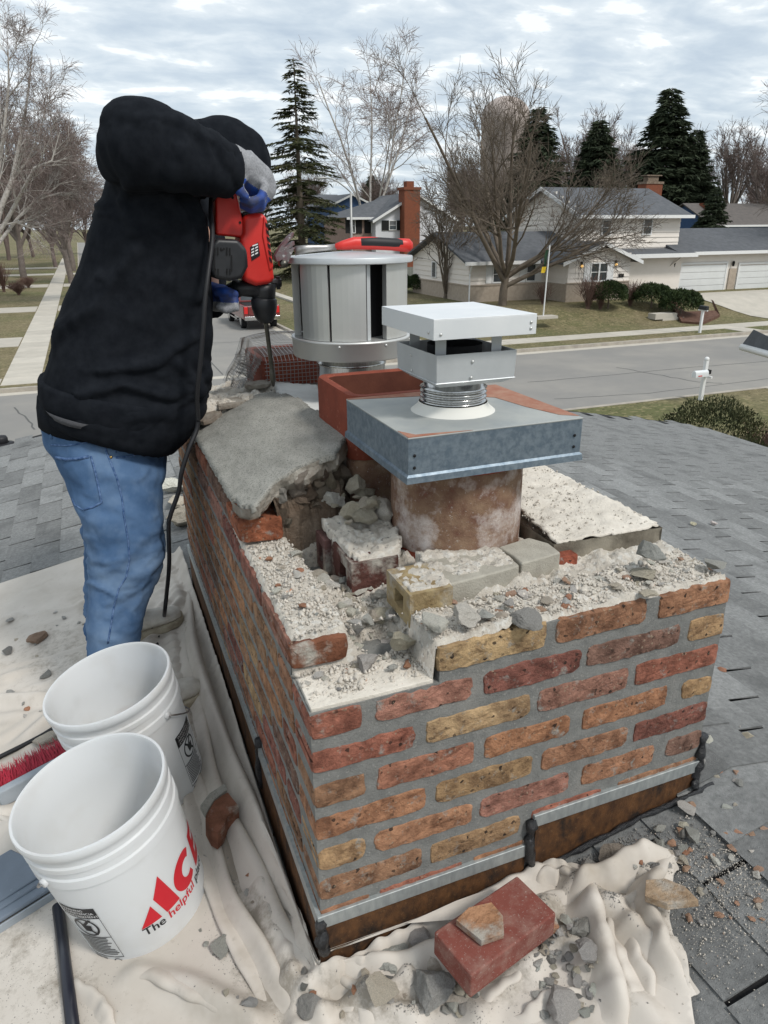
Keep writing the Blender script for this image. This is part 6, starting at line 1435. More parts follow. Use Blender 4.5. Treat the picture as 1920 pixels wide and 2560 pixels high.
# conifers
def spruce(seed, h, r, whorls, per_, dens, wm, nm, start=.12, needle=.16, droop=.35, gap=0.0):
    rg = np.random.default_rng(seed); wood = [([np.array([0,0,h*t]) for t in np.linspace(0,1,8)], [max(.02,.016*h*(1-t)) for t in np.linspace(0,1,8)], 8)]; TV = []
    for i in range(whorls):
        t = start+(1-start)*(i+rg.uniform(-.9,.9))/whorls; t = min(max(t, start), .995); z = h*t; L = r*(1-t)**.85*rg.uniform(.7,1.15)+.15
        for k_ in range(per_):
            if rg.random() < gap: continue
            z = h*min(.995, t+rg.uniform(-.014,.014))
            a = rg.uniform(0, 6.283); l_ = L*rg.uniform(.65,1.1); d = np.array([math.cos(a), math.sin(a), 0]); pts = []
            for s in np.linspace(0,1,5): pts.append(np.array([0,0,z]) + d*l_*s + np.array([0,0,(.10 if t > .75 else -.02)*l_*s - droop*l_*s*s*.6 + .18*l_*max(0,s-.6)]))
            wood.append((pts, [.035*(1-s*.8)*(h/20) for s in np.linspace(0,1,5)], 3))
            nb = max(3, int(dens*l_))
            for _ in range(nb):
                s = rg.uniform(.12,1.0)**.8; k2 = min(3, int(s*4)); f = s*4-k2; p = pts[k2]*(1-f)+pts[k2+1]*f; side = np.array([-d[1], d[0], 0])*rg.choice((-1,1))
                sl_ = l_*.30*(1.15-s)*rg.uniform(.4,1.2)+needle; e_ = p+(side*rg.uniform(.3,1)+d*rg.uniform(.2,.9)+np.array([0,0,rg.uniform(-.55,.05)]))*sl_*.8
                for q in range(3):
                    c_ = p+(e_-p)*rg.uniform(0,1); u_ = rg.normal(size=3); u_ /= np.linalg.norm(u_); v_ = (e_-p); v_ = v_/(np.linalg.norm(v_) or 1)
                    TV.append([c_-u_*needle*.22, c_+u_*needle*.22, c_+v_*needle*rg.uniform(.8,1.6)+np.array([0,0,-needle*.3])])
    V1, F1 = tube_arrays(wood); T = np.array(TV).reshape(-1,3)
    return fast_mesh('trunk', V1, F1, M[wm], True), fast_mesh('crown', T, np.arange(len(T)).reshape(-1,3), M[nm])
sp_thin = spruce(1, 20, 4.3, 62, 5, 22, 'bark', 'needles', .06, .24, .45, .18)
sp_dense = spruce(2, 18, 4.8, 70, 9, 17, 'bark', 'needles_dark', .03, .42, .25)
place_tree(sp_thin, (17.9, 64, G+KH+.1), 'tall thin sparse spruce beside the street lamp', R(20), 1.3, 'spruce_tree', scz=.87)
for x, y, s, lb in ((50.5,79,.92,'dense dark spruce behind the large bare tree, left of the tower'),(62,83,.90,'middle dark spruce behind the two-storey house'),(72.5,83,1.12,'largest dark spruce, right of the house chimney'),(76.5,82,.86,'dark spruce half hidden behind the largest spruce'),(60.5,61,.42,'low dark conifer between the house and the garage roof'),(9.5,120,.55,'distant spruce top left of the tall thin spruce'),(61,160,.8,'distant spruce top right of the street lamp')):
    place_tree(sp_dense, (x, y, ZL_), lb, R(x*37), s*1.45, 'spruce_tree', scz=s)
# shrubs
def leafball(seed, rx, ry, rz, n, s, mt, flat=.0):
    rg = np.random.default_rng(seed); TV = []
    for _ in range(n):
        d = rg.normal(size=3); d /= np.linalg.norm(d); d[2] = abs(d[2])*.98+.02 if d[2] < -.25 else d[2]
        rr = rg.uniform(.72,1.03)*(1+.10*nz(d[0]*2.2+seed, d[1]*2.2, d[2]*2.2)); p = d*rr*np.array([rx,ry,rz])+np.array([0,0,rz*.85]); u_ = rg.normal(size=3); v_ = d*.7+rg.normal(size=3)*.6; u_ /= np.linalg.norm(u_); v_ /= np.linalg.norm(v_); k_ = rg.uniform(.6,1.3)*s
        TV.append([p-u_*k_*.4, p+u_*k_*.4, p+v_*k_])
    T = np.array(TV).reshape(-1,3); return fast_mesh('foliage', T, np.arange(len(T)).reshape(-1,3), M[mt])
def place_shrub(me, loc, label, name='evergreen_shrub', sc=(1,1,1), group=None, stem=None):
    o = bpy.data.objects.new(name, None); col.objects.link(o); o.location = loc; o.scale = sc; tag(o, label, 'shrub', group)
    c_ = bpy.data.objects.new('foliage', me); col.objects.link(c_); c_.parent = o
    b = MB(); b.tube([(0,0,-.1),(0.02,0,.3),(0,.03,.6)], [.06,.05,.02], 6); s_ = obj('stem', b, M['bark'], None); s_.parent = o
    return o
yew = leafball(1, .95, .9, .8, 9000, .085, 'yew'); yew2 = leafball(2, 1.1, 1.0, .62, 8000, .09, 'yew')
place_shrub(yew, (27.3,34.3,lot_z(27,34.3)), 'clipped round evergreen shrub below the bay window', sc=(1.1,1.1,1.0)); place_shrub(yew2, (30.1,34.0,lot_z(30,34)), 'flat-topped evergreen shrub left of the entry steps', sc=(1.1,1.1,1.15)); place_shrub(yew2, (31.0,32.6,lot_z(31,32.6)), 'flat-topped evergreen shrub nearest the sidewalk steps', sc=(1.12,1.1,1.25))
for i, (x, y, s) in enumerate(((19.8,47.5,1.1),(20.8,46,1.0),(21.6,45.2,.75),(23.0,43.8,.6))):
    place_shrub(yew, (x, y, ZL_-.15), ('tallest dark shrub of the row along the side wall','second dark shrub of the row along the side wall','low dark shrub of the row along the side wall','lowest dark shrub by the small bare tree')[i], sc=(s,s,s*.9), group='shrubs along the side wall')
def twigbush(seed, n, h, spread):
    rg = np.random.default_rng(seed); br_ = []
    for _ in range(n):
        a = rg.uniform(0,6.28); s = rg.uniform(.1,1)*spread; H_ = h*rg.uniform(.6,1.1); p = [np.array([math.cos(a)*s*.25*t0+math.cos(a)*s*t0*t0+rg.normal()*.03, math.sin(a)*s*.25*t0+math.sin(a)*s*t0*t0+rg.normal()*.03, H_*t0]) for t0 in (0,.35,.7,1)]
        br_.append((p, [.014,.011,.009,.006], 3))
        for _ in range(3):
            q = p[rg.integers(1,3)]; e_ = q+np.array([rg.normal()*.18*spread, rg.normal()*.18*spread, rg.uniform(.15,.4)*h]); br_.append(([q, (q+e_)/2+rg.normal(size=3)*.02, e_], [.009,.008,.005], 3))
    V, Fq = tube_arrays(br_); return fast_mesh('foliage', V, Fq, M['shrub_twig'])
tb = twigbush(1, 70, 1.5, .8); tb2 = twigbush(2, 160, .95, .75)
for x, y, s, lb in ((24.0,35.9,.75,'small bare shrub under the left wing window'),(26.0,34.4,1.15,'tall bare twiggy shrub left of the round evergreen'),(26.7,34.2,.8,'bare shrub touching the round evergreen'),(29.0,34.5,.9,'bare shrub between the round and flat evergreens')): place_shrub(tb, (x, y, lot_z(x, y)-.05), lb, 'bare_shrub', (s,s,s))
for x, y, s, lb in ((-5.2,68,1.1,'low red-brown clipped shrub at the sidewalk edge'),(-4.9,76,1.0,'round red-brown shrub behind the low clipped one'),): place_shrub(tb2, (x, y, G+KH), lb, 'clipped_bare_shrub', (s*1.15,s,s))
place_shrub(tb, (-6.6,72,G+KH), 'fan-shaped bare shrub left of the clipped red-brown shrubs', 'bare_shrub', (1.3,1.3,1.5))
place_shrub(yew, (-8.6,70,G+KH), 'dark evergreen shrub at the left edge under the birch', sc=(1.3,1.3,1.9))
jun = leafball(5, 1.25, .9, .55, 6000, .045, 'needles'); 
place_shrub(jun, (11.6,10.9,G+KH), 'feathery evergreen shrub beyond the right eave', 'juniper_shrub', (1.0,.9,1.7)); place_shrub(jun, (10.3,9.0,G+KH), 'second evergreen shrub close under the right eave', 'juniper_shrub', (.9,.8,1.5))
pl = thing('leaning_bare_shrub', 'dead bare twigs right of the feathery evergreen shrub', 'shrub', (13.0,10.8,G+KH)); c_ = bpy.data.objects.new('twigs', tb); link(c_, pl); c_.matrix_basis = Matrix.Translation((13.0,10.8,G+KH)) @ Matrix.Scale(.7,4)
# ================================================================== houses
def facade_pt(u, v, y): return ony(u, v, y)
def window(parent, x0, x1, z0, z1, y, shutters=0, double=False, blind=.45, fr=.07):
    b = MB(); d = .09
    for a0, a1, c0, c1 in ((x0-fr,x1+fr,z1,z1+fr),(x0-fr,x1+fr,z0-fr,z0),(x0-fr,x0,z0,z1),(x1,x1+fr,z0,z1)): b.box((a0,y-d,c0),(a1,y+.02,c1))
    zm = (z0+z1)/2; b.box((x0,y-.07,zm-.02),(x1,y,zm+.02))
    if double: xm = (x0+x1)/2; b.box((xm-.05,y-.085,z0),(xm+.05,y,z1))
    w = obj('window', b, M['white_trim'], parent); g_ = MB(); g_.box((x0,y-.035,z0),(x1,y-.025,z1)); obj('pane', g_, M['glass'], w)
    if blind: g_ = MB(); g_.box((x0+.01,y-.048,z1-(z1-z0)*blind),(x1-.01,y-.037,z1)); obj('blind', g_, M['blind'], w)
    if shutters:
        for a0, a1 in ((x0-fr-shutters, x0-fr-.02), (x1+fr+.02, x1+fr+shutters)): s_ = MB(); s_.box((a0,y-.06,z0-fr),(a1,y,z1+fr)); obj('shutter', s_, M['white_trim'] if shutters < .5 else M['dark'], w)
    return w
HZ = ZL_-.05
ch = thing('cream_house', 'cream two-storey house with a bay window, wide garage and white trim', 'house', (32, 40, HZ))
def boards(x0, x1, z0, z1, y, e=.30, axis='y'):
    z = z0; 
    while z < z1-.01:
        zt_ = min(z+e, z1); b = MB()
        if axis == 'y': b.hexa([Vector((x0,y-.055,z)),Vector((x1,y-.055,z)),Vector((x1,y+.02,z)),Vector((x0,y+.02,z)),Vector((x0,y-.008,zt_)),Vector((x1,y-.008,zt_)),Vector((x1,y+.02,zt_)),Vector((x0,y+.02,zt_))])
        else: b.hexa([Vector((y-.055,x0,z)),Vector((y+.02,x0,z)),Vector((y+.02,x1,z)),Vector((y-.055,x1,z)),Vector((y-.008,x0,zt_)),Vector((y+.02,x0,zt_)),Vector((y+.02,x1,zt_)),Vector((y-.008,x1,zt_))])
        obj('siding_board', b, M['siding'], ch); z += e
c2 = lambda x, y: (960+x*.5787, y*.5787)
def PZ(x, y, Y): return ony(*c2(x, y), Y)
YB, YW, YG, YU = 36.3, 38.6, 38.8, 39.6
# levels and corners read from the photo on each facade plane
bx0, bx1 = PZ(792,1200,YB).x, PZ(1056,1200,YB).x; wz = PZ(920,1222,YB).z; bze = PZ(800,1122,YB).z; bza = PZ(950,1052,YB).z
wx0 = PZ(368,1200,YW).x; gx0, gx1 = PZ(1258,1200,YG).x, PZ(1800,1200,YG).x
weave = PZ(560,1118,YW).z; wr_z = bza+.1
bw = MB(); bw.box((bx0,YB+.02,HZ-.4),(bx1,YW+2,bze)); bw.prism([Vector((bx0,YB+.03,bze)),Vector((bx1,YB+.03,bze)),Vector(((bx0+bx1)/2,YB+.03,bza-.12))], (0,3.2,0)); bw.box((wx0,YW+.02,HZ-.4),(gx0+.2,YW+8,weave)); bw.box((gx0-.1,YG+.02,HZ-.4),(gx1,YG+7,PZ(1300,1095,YG).z)); obj('wall', bw, M['siding'], ch)
boards(bx0,bx1,wz,bze,YB); boards(wx0,bx0-.05,wz-.1,weave,YW)
for zz in np.arange(bze, bza-.25, .30):
    f = (zz-bze)/(bza-bze); b = MB(); b.box(((bx0+(bx1-bx0)/2*f),YB-.028,zz),((bx1-(bx1-bx0)/2*f),YB+.02,min(zz+.29,bza))); obj('siding_board', b, M['siding'], ch)
boards(YB+.05, YW, wz, bze, bx0, axis='x'); boards(YW, YW+7.8, wz-.1, weave, wx0, axis='x')
gd0, gd1 = PZ(1480,1200,YG).x, PZ(1518,1200,YG).x
for A8, B8 in (((bx0-.05,YB-.06,HZ-.4),(bx1+.02,YB+.01,wz)), ((bx0-.06,YB+.012,HZ-.4),(bx0-.002,YW,wz)), ((wx0-.06,YW-.06,HZ-.4),(bx0-.065,YW+.01,wz-.1)), ((wx0-.06,YW+.012,HZ-.4),(wx0-.002,YW+7.9,wz-.1)), ((bx1+.025,YG-.06,HZ-.4),(gx0-.12,YG+.01,wz+.1)), ((gd0+.12,YG-.06,HZ-.4),(gd1-.05,YG+.01,wz+.35)), ((gx1-1.5,YG-.06,HZ-.4),(gx1,YG+.01,wz+.35))):
    wb = MB(); wb.box(A8, B8); obj('brick_wainscot', wb, M['far_brick'], ch)
sl_ = MB(); sl_.box((bx0-.1,YB-.10,wz),(bx1+.05,YB-.005,wz+.07)); sl_.box((wx0-.1,YW-.10,wz-.1),(bx0-.12,YW-.005,wz-.03)); sl_.box((wx0-.11,YW,wz-.1),(wx0-.005,YW+7.9,wz-.03)); obj('sill_course', sl_, M['far_brick'], ch)
# bay gable roof, wing roof
def roof_prism(mb, x0, x1, z0, za, y0, y1, th=.12, ov=.0):
    xm = (x0+x1)/2
    for s in (0, 1):
        a = (x0, z0) if s == 0 else (x1, z0)
        mb.hexa([Vector((a[0],y0,a[1]-th)),Vector((xm,y0,za-th)),Vector((xm,y1,za-th)),Vector((a[0],y1,a[1]-th)),Vector((a[0],y0,a[1])),Vector((xm,y0,za)),Vector((xm,y1,za)),Vector((a[0],y1,a[1]))])
rf = MB(); roof_prism(rf, bx0-.65, bx1+.55, bze-.12, bza+.12, YB-.45, YW+2.5); obj('roof', rf, M['far_roof'], ch); rfo = ch.children[-1]
tr = MB(); roof_prism(tr, bx0-.67, bx1+.57, bze-.14, bza+.10, YB-.49, YB-.452, .20); obj('gable_trim', tr, M['white_trim'], rfo)
def slope_y(x0, x1, y0, z0, y1, z1, th=.12):
    m_ = MB(); m_.hexa([Vector((x0,y0,z0-th)),Vector((x1,y0,z0-th)),Vector((x1,y1,z1-th)),Vector((x0,y1,z1-th)),Vector((x0,y0,z0)),Vector((x1,y0,z0)),Vector((x1,y1,z1)),Vector((x0,y1,z1))]); return m_
wrz = PZ(500,1000,YW+4).z
r2 = slope_y(wx0-.5, bx1+1, YW-.5, weave-.1, YW+4, wrz); obj('roof', r2, M['far_roof'], ch); obj('roof', slope_y(wx0-.5, bx1+1, YW+8.5, weave-.1, YW+4.01, wrz), M['far_roof'], ch)
gb = MB(); gb.prism([Vector((wx0+.005,YW,weave-.05)),Vector((wx0+.005,YW+8,weave-.05)),Vector((wx0+.005,YW+4,wrz-.14))], (.1,0,0)); obj('gable_wall', gb, M['siding'], ch)
gut = MB(); gut.box((wx0-.55,YW-.60,weave-.28),(bx0-.75,YW-.502,weave-.09)); obj('gutter', gut, M['white_trim'], ch); ds = MB(); ds.tube([(wx0-.1,YW-.5,weave-.25),(wx0-.02,YW-.12,weave-.75),(wx0-.02,YW-.12,HZ)], .045, 8); obj('downspout', ds, M['white_trim'], ch)
# garage roof and skirt roof
ge = PZ(1330,1088,YG-.4).z; gr = PZ(1400,985,YG+3.6).z
obj('roof', slope_y(PZ(1262,1000,YG).x, gx1+.6, YG-.5, ge, YG+3.6, gr), M['far_roof'], ch); obj('roof', slope_y(PZ(1262,1000,YG).x, gx1+.6, YG+7.6, ge, YG+3.61, gr), M['far_roof'], ch)
obj('roof', slope_y(bx1+.5, PZ(1335,1090,YG-.5).x, YG-.9, ge-.05, YG+.9, PZ(1100,1072,YU).z), M['far_roof'], ch)
gut = MB(); gut.box((bx1+.55,YG-1.0,ge-.28),(PZ(1335,1090,YG-.5).x,YG-.902,ge-.04)); gut.box((PZ(1335,1090,YG-.5).x+.02,YG-.6,ge-.2),(gx1+.6,YG-.502,ge-.0)); obj('gutter', gut, M['white_trim'], ch)
# upper storey
ux0, ux1 = PZ(848,1000,YU).x, PZ(1275,1000,YU).x; uz0, uz1 = PZ(1000,1078,YU).z, PZ(1000,932,YU).z; YUB = YU+8.0; urz = PZ(900,818,YU+4).z
uw = MB(); uw.box((ux0,YU+.02,uz0-2.2),(ux1,YUB,uz1)); obj('upper_wall', uw, M['siding'], ch); boards(ux0,ux1,uz0-.2,uz1,YU); boards(YU,YUB,uz0-1.2,uz1,ux0,axis='x')
zz = uz1; 
while zz < urz-.2:
    f = (zz-uz1)/(urz-uz1); b = MB(); b.box((ux0-.028,YU+4*f,zz),(ux0+.05,YUB-4*f,min(zz+.29,urz))); obj('siding_board', b, M['siding'], ch); zz += .3
obj('roof', slope_y(ux0-.45, ux1+.5, YU-.55, uz1+.02, YU+4, urz+.1), M['far_roof'], ch); rfo = ch.children[-1]; obj('roof', slope_y(ux0-.45, ux1+.5, YUB+.55, uz1+.02, YU+4.01, urz+.1), M['far_roof'], ch)
tr = MB(); tr.box((ux0-.5,YU-.66,uz1-.16),(ux1+.55,YU-.552,uz1+.03)); obj('gutter', tr, M['white_trim'], rfo); tr = slope_y(ux0-.5, ux0-.452, YU-.55, uz1+.03, YU+4, urz+.11, .22); obj('rake_trim', tr, M['white_trim'], rfo); tr = slope_y(ux0-.5, ux0-.452, YUB+.55, uz1+.03, YU+4.01, urz+.11, .22); obj('rake_trim', tr, M['white_trim'], rfo)
cq = PZ(1155,835,YU+4.5); cm = MB(); cm.box((cq.x-.75,YU+4.2,urz-1.2),(cq.x+.65,YU+5.1,PZ(1155,785,YU+4.5).z)); obj('chimney', cm, M['red_brick'], rfo); cm = MB(); cz_ = PZ(1155,785,YU+4.5).z; cm.box((cq.x-.8,YU+4.15,cz_-.15),(cq.x+.7,YU+5.15,cz_)); cm.box((cq.x-.5,YU+4.4,cz_),(cq.x+.4,YU+4.9,cz_+.35)); cm.box((cq.x-.7,YU+4.3,cz_+.36),(cq.x+.6,YU+5,cz_+.42)); obj('chimney_cap', cm, M['sooty'], rfo)
def win(x0, x1, y0, y1, Y_, **k):
    a, b = PZ(x0, y1, Y_), PZ(x1, y0, Y_); return window(ch, a.x, b.x, a.z, b.z, Y_-.03, **k)
win(938,978,953,1012,YU); win(1115,1155,948,1010,YU); win(888,962,1138,1212,YB,double=True,shutters=.42,blind=0); win(1064,1148,1118,1218,YG-.05,double=True,blind=.55); win(612,652,1142,1212,YW,shutters=.4,blind=0); win(468,505,1150,1218,YW,shutters=.4,blind=0)
sd_ = MB(); q0 = onx(*c2(207,1198), wx0-.05); q1 = onx(*c2(228,1130), wx0-.05); sd_.box((wx0-.09,min(q0.y,q1.y),q0.z),(wx0-.04,max(q0.y,q1.y),q1.z)); w_ = obj('window', sd_, M['white_trim'], ch); g_ = MB(); g_.box((wx0-.1,min(q0.y,q1.y)+.1,q0.z+.06),(wx0-.095,max(q0.y,q1.y)-.1,q1.z-.06)); obj('pane', g_, M['glass'], w_)
for x0_, x1_ in ((1272,1478),(1520,1690)):
    a, b = PZ(x0_,1245,YG), PZ(x1_,1138,YG); H_ = b.z-HZ-.02
    dr_ = MB(); dr_.box((a.x-.13,YG-.07,HZ-.1),(a.x-.005,YG-.01,b.z+.12)); dr_.box((b.x+.005,YG-.07,HZ-.1),(b.x+.13,YG-.01,b.z+.12)); dr_.box((a.x-.004,YG-.07,b.z+.003),(b.x+.004,YG-.01,b.z+.12)); g_ = obj('garage_door', dr_, M['white_trim'], ch)
    for k_ in range(4): p_ = MB(); p_.box((a.x,YG-.05,HZ-.05+H_/4*k_+.012),(b.x,YG-.012,HZ-.05+H_/4*(k_+1)-.006)); obj('panel', p_, M['door_white'], g_, bevel=.01)
for x_, y_ in ((856,1150),(1004,1143)): 
    q = PZ(x_, y_, YB-.12); l_ = MB(); l_.ball(q, .08, 10, 8); ob = obj('wall_lamp', l_, M['lamp_on'], ch, smooth=True); l_ = MB(); l_.box((q.x-.06,YB-.10,q.z-.1),(q.x+.06,YB-.03,q.z+.25)); obj('lamp_bracket', l_, M['dark'], ch)
for x_, y_ in ((1253,1145),(1510,1140)): q = PZ(x_, y_, YG-.12); l_ = MB(); l_.lathe([(.02,.2),(.09,.12),(.07,-.12),(.02,-.16)], 8, Matrix.Translation(q)); obj('coach_lamp', l_, M['dark'], ch)
q = PZ(1024,1190,YB-.05); l_ = MB(); l_.box((q.x-.2,YB-.06,q.z-.1),(q.x+.2,YB-.04,q.z+.1)); obj('house_number', l_, M['dark'], ch)
bk = MB(); a = PZ(1215,1170,YG-.05); bk.tube([a, a+Vector((0,-.02,.95))], .05, 4); bk.tube([a+Vector((0,0,.1)), a+Vector((.95,-.5,.95))], .05, 4); obj('eave_bracket', bk, M['siding'], ch)
# bed, steps, bench by the entry
mb = MB(); pts = [PZ(x, y, 34) for x, y in [(1240,1300),(1330,1285),(1420,1320),(1455,1340),(1380,1365),(1290,1360),(1235,1330)]]; pts = [onz(*c2(x, y), HZ-.35) for x, y in [(1240,1300),(1330,1285),(1420,1320),(1455,1340),(1380,1365),(1290,1360),(1235,1330)]]
mb.prism([Vector((p.x, p.y, lot_z(p.x, p.y)-.05)) for p in pts], (0,0,.17)); one('mulch_bed', mb, M['mulch'], 'raised reddish mulch bed between the entry steps and driveway', 'flower bed')
bs = thing('birdbath', 'shallow round grey basin in the mulch bed', 'birdbath', (35.2,34.0,lot_z(35,34))); q = onz(*c2(1350,1305), HZ-.2); b = MB(); b.lathe([(.05,-.5),(.05,-.02),(.40,.06),(.44,.12),(.40,.12),(.05,.03)], 20, Matrix.Translation(q)); obj('basin', b, M['kerb'], bs, smooth=True)
st = thing('entry_steps', 'two pale concrete steps rising from the sidewalk by the evergreens', 'steps', (31.5,31.5,G))
for k_, (x_, y_) in enumerate(((1235,1370),(1205,1352))): q = onz(*c2(x_, y_), G+.35+.25*k_); b = MB(); b.box((q.x-.75,q.y-.3,q.z-.3),(q.x+.75,q.y+.3,q.z)); obj('step', b, M['concrete'], st)
fp = thing('flag_pole', 'white flagpole with a drooping dark green and yellow flag', 'flagpole', (23.3,34.6,lot_z(23.3,34.6))); q = onz(1358,792,lot_z(23.3,34.4)); qt = ony(*c2(716,1060), q.y); b = MB(); b.tube([q, Vector((qt.x, q.y, qt.z))], .035, 8); obj('pole', b, M['white_trim'], fp); b = MB(); b.box((q.x-.5,q.y-.3,q.z-.08),(q.x+.7,q.y+.3,q.z+.05)); obj('base_slab', b, M['concrete'], fp)
a = ony(*c2(712,1080), q.y); e_ = ony(*c2(692,1170), q.y); f_ = MB()
f_.rings([[a.lerp(e_, t)+Vector((w_*(.25+.1*math.sin(t*6)),.05*math.sin(w_*6+t*4),0)) for w_ in (-.6,-.3,-.1,.1)] for t in (0,.3,.6,.8)], False, False, closed=False); obj('flag', f_, M['flag'], fp); f_ = MB(); f_.rings([[a.lerp(e_, t)+Vector((w_*.22,.05*math.sin(w_*6+t*4),0)) for w_ in (-.9,-.3,.2)] for t in (.8,.95,1.1)], False, False, closed=False); obj('flag_fringe', f_, M['flag_yellow'], fp)
# other houses: generic gable house
def gable_house(name, label, x0, x1, y0, y1, ze, zr, wm, rm, wins=(), axis='x', extra=None, ov=.45):
    h = thing(name, label, 'house', ((x0+x1)/2,(y0+y1)/2,G)); w = MB(); w.box((x0,y0,G-.3),(x1,y1,ze))
    if axis == 'x': w.prism([Vector((x0,y0,ze)),Vector((x0,y1,ze)),Vector((x0,(y0+y1)/2,zr))], (x1-x0,0,0)); r_ = slope_y(x0-ov,x1+ov,y0-ov,ze-.1,(y0+y1)/2,zr+.15); r2_ = slope_y(x0-ov,x1+ov,y1+ov,ze-.1,(y0+y1)/2+.01,zr+.15)
    else: w.prism([Vector((x0,y0,ze)),Vector((x1,y0,ze)),Vector(((x0+x1)/2,y0,zr))], (0,y1-y0,0)); r_ = MB(); roof_prism(r_, x0-ov, x1+ov, ze-.15, zr+.15, y0-ov, y1+ov); r2_ = None
    obj('wall', w, M[wm], h); ro = obj('roof', r_, M[rm], h)
    if r2_: obj('roof', r2_, M[rm], h)
    t_ = MB()
    if axis == 'x': t_.box((x0-ov-.05,y0-ov-.12,ze-.28),(x1+ov+.05,y0-ov-.003,ze-.08))
    else: roof_prism(t_, x0-ov-.02, x1+ov+.02, ze-.17, zr+.13, y0-ov-.05, y0-ov-.003, .25)
    obj('trim', t_, M['white_trim'], ro)
    for a in wins: window(h, *a[:4], y0-.03, **(a[4] if len(a) > 4 else {}))
    return h
z3 = lambda x, y: (780+x*.16878, 400+y*.16878)
def Q3(x, y, Y): return ony(*z3(x, y), Y)
Yh = 72
a, b = Q3(590,830,Yh), Q3(905,830,Yh); e_ = Q3(1330,540,Yh+4)
hw = gable_house('white_house', 'white sided house with grey roof, black shutters and a tall brick chimney', Q3(940,830,Yh).x, PZ(300,900,Yh).x, Yh, Yh+9, Q3(1000,870,Yh).z, PZ(205,838,Yh).z, 'white_siding', 'far_roof', axis='y', wins=[(Q3(1145,1000,Yh).x,Q3(1238,1000,Yh).x,Q3(1145,1030,Yh).z,Q3(1145,905,Yh).z,dict(shutters=.75))])
cm = MB(); p0, p1 = Q3(1335,900,Yh-.6), Q3(1562,900,Yh-.6); cm.box((p0.x,Yh-1.2,G),(p1.x,Yh+.3,Q3(1400,445,Yh-.6).z)); cc = obj('chimney', cm, M['red_brick'], hw); cm = MB(); zt_ = Q3(1400,445,Yh-.6).z; cm.box((p0.x-.1,Yh-1.3,zt_),(p1.x+.1,Yh+.4,zt_+.25)); cm.box((p0.x+.4,Yh-.8,zt_+.25),(p1.x-.5,Yh,zt_+.8)); obj('chimney_crown', cm, M['red_brick'], cc)
hgx0, hgx1, hgy0, hgy1 = Q3(575,830,Yh+1).x, Q3(940,830,Yh+1).x+6, Yh+1.2, Yh+10; hze, hzr = Q3(700,835,Yh+1).z, Q3(1200,540,Yh+5.5).z
hg = thing('brick_front_wing', 'pink brick house front with dark shutters left of the brick chimney', 'house', (hgx0, hgy0, G)); w = MB(); w.box((hgx0,hgy0,G-.3),(hgx1,hgy1,hze)); obj('wall', w, M['pink_brick'], hg)
ym = (hgy0+hgy1)/2; xr_ = Q3(1100,545,ym).x; r_ = MB(); e0, e1, e2, e3 = Vector((hgx0-.5,hgy0-.5,hze-.1)), Vector((hgx1+.5,hgy0-.5,hze-.1)), Vector((hgx1+.5,hgy1+.5,hze-.1)), Vector((hgx0-.5,hgy1+.5,hze-.1)); p0, p1 = Vector((xr_,ym,hzr)), Vector((hgx1+.5,ym,hzr))
r_._add([e0,e1,e2,e3,p0,p1], [(0,1,5,4),(2,3,4,5),(3,0,4),(1,2,5),(3,2,1,0)]); ro = obj('roof', r_, M['far_roof'], hg); t_ = MB(); t_.box((hgx0-.55,hgy0-.62,hze-.3),(hgx1+.5,hgy0-.503,hze-.08)); obj('trim', t_, M['white_trim'], ro)
for a0, a1 in ((610,640),(890,930)): window(hg, Q3(a0,980,Yh+1).x, Q3(a1,980,Yh+1).x, Q3(610,1075,Yh+1).z, Q3(610,875,Yh+1).z, hgy0-.03, shutters=.7)
Yb = 96
gable_house('blue_house', 'dark blue gabled house with white trim behind the street lamp', Q3(300,750,Yb).x, Q3(870,650,Yb).x, Yb, Yb+12, Q3(870,650,Yb).z, Q3(665,515,Yb).z, 'blue_siding', 'far_roof', axis='y', wins=[(Q3(385,900,Yb).x,Q3(440,900,Yb).x,Q3(385,970,Yb).z,Q3(385,870,Yb).z)])
gable_house('grey_roofed_house', 'distant grey roofed house with a small chimney left of the blue gable', Q3(150,640,115).x, Q3(470,640,115).x, 115, 124, Q3(300,640,115).z, Q3(300,525,119).z, 'pink_brick', 'far_roof')
c7 = lambda x, y: (1400+x*.3134, 440+y*.3134)
def Q7(x, y, Y): return ony(*c7(x, y), Y)
h2 = gable_house('white_gabled_house', 'white gabled house with a leaning-looking brick chimney behind the garage', Q7(1062,350,70).x, Q7(1290,350,70).x, 70, 80, Q7(1290,325,70).z, Q7(1170,240,70).z, 'white_siding', 'brown_roof', axis='y'); cm = MB(); p0, p1 = Q7(1150,350,69), Q7(1262,350,69); cm.box((p0.x,68.5,G),(p1.x,70.1,Q7(1200,215,69).z)); obj('chimney', cm, M['red_brick'], h2)
gable_house('dark_roofed_house', 'house with a dark brown roof at the right edge behind the garage', Q7(1215,390,66).x, Q7(1215,390,66).x+14, 66, 75, Q7(1300,385,66).z, Q7(1540,230,70.5).z, 'blue_siding', 'brown_roof', axis='x', wins=[(Q7(1290,400,66).x,Q7(1340,400,66).x,Q7(1300,440,66).z,Q7(1300,402,66).z)])
gable_house('tan_left_house', 'low tan house behind the birches on the left', -30, -14, 84, 94, G+3.1, G+5.0, 'siding', 'brown_roof', wins=[(-20,-18,G+1,G+2.3),(-16.8,-15.2,G+1,G+2.3)])
fn_ = MB(); q = PZ(128,1190,46); 
ff = thing('wooden_fence', 'grey wooden fence panel between the two houses', 'fence', (q.x, 50, ZL_))
for k_ in range(9): b = MB(); b.box((PZ(98,1190,52).x+.22*k_,52,ZL_-.2),(PZ(98,1190,52).x+.22*k_+.2,52.03,PZ(128,1153,52).z)); obj('plank', b, M['wood_fence'], ff)
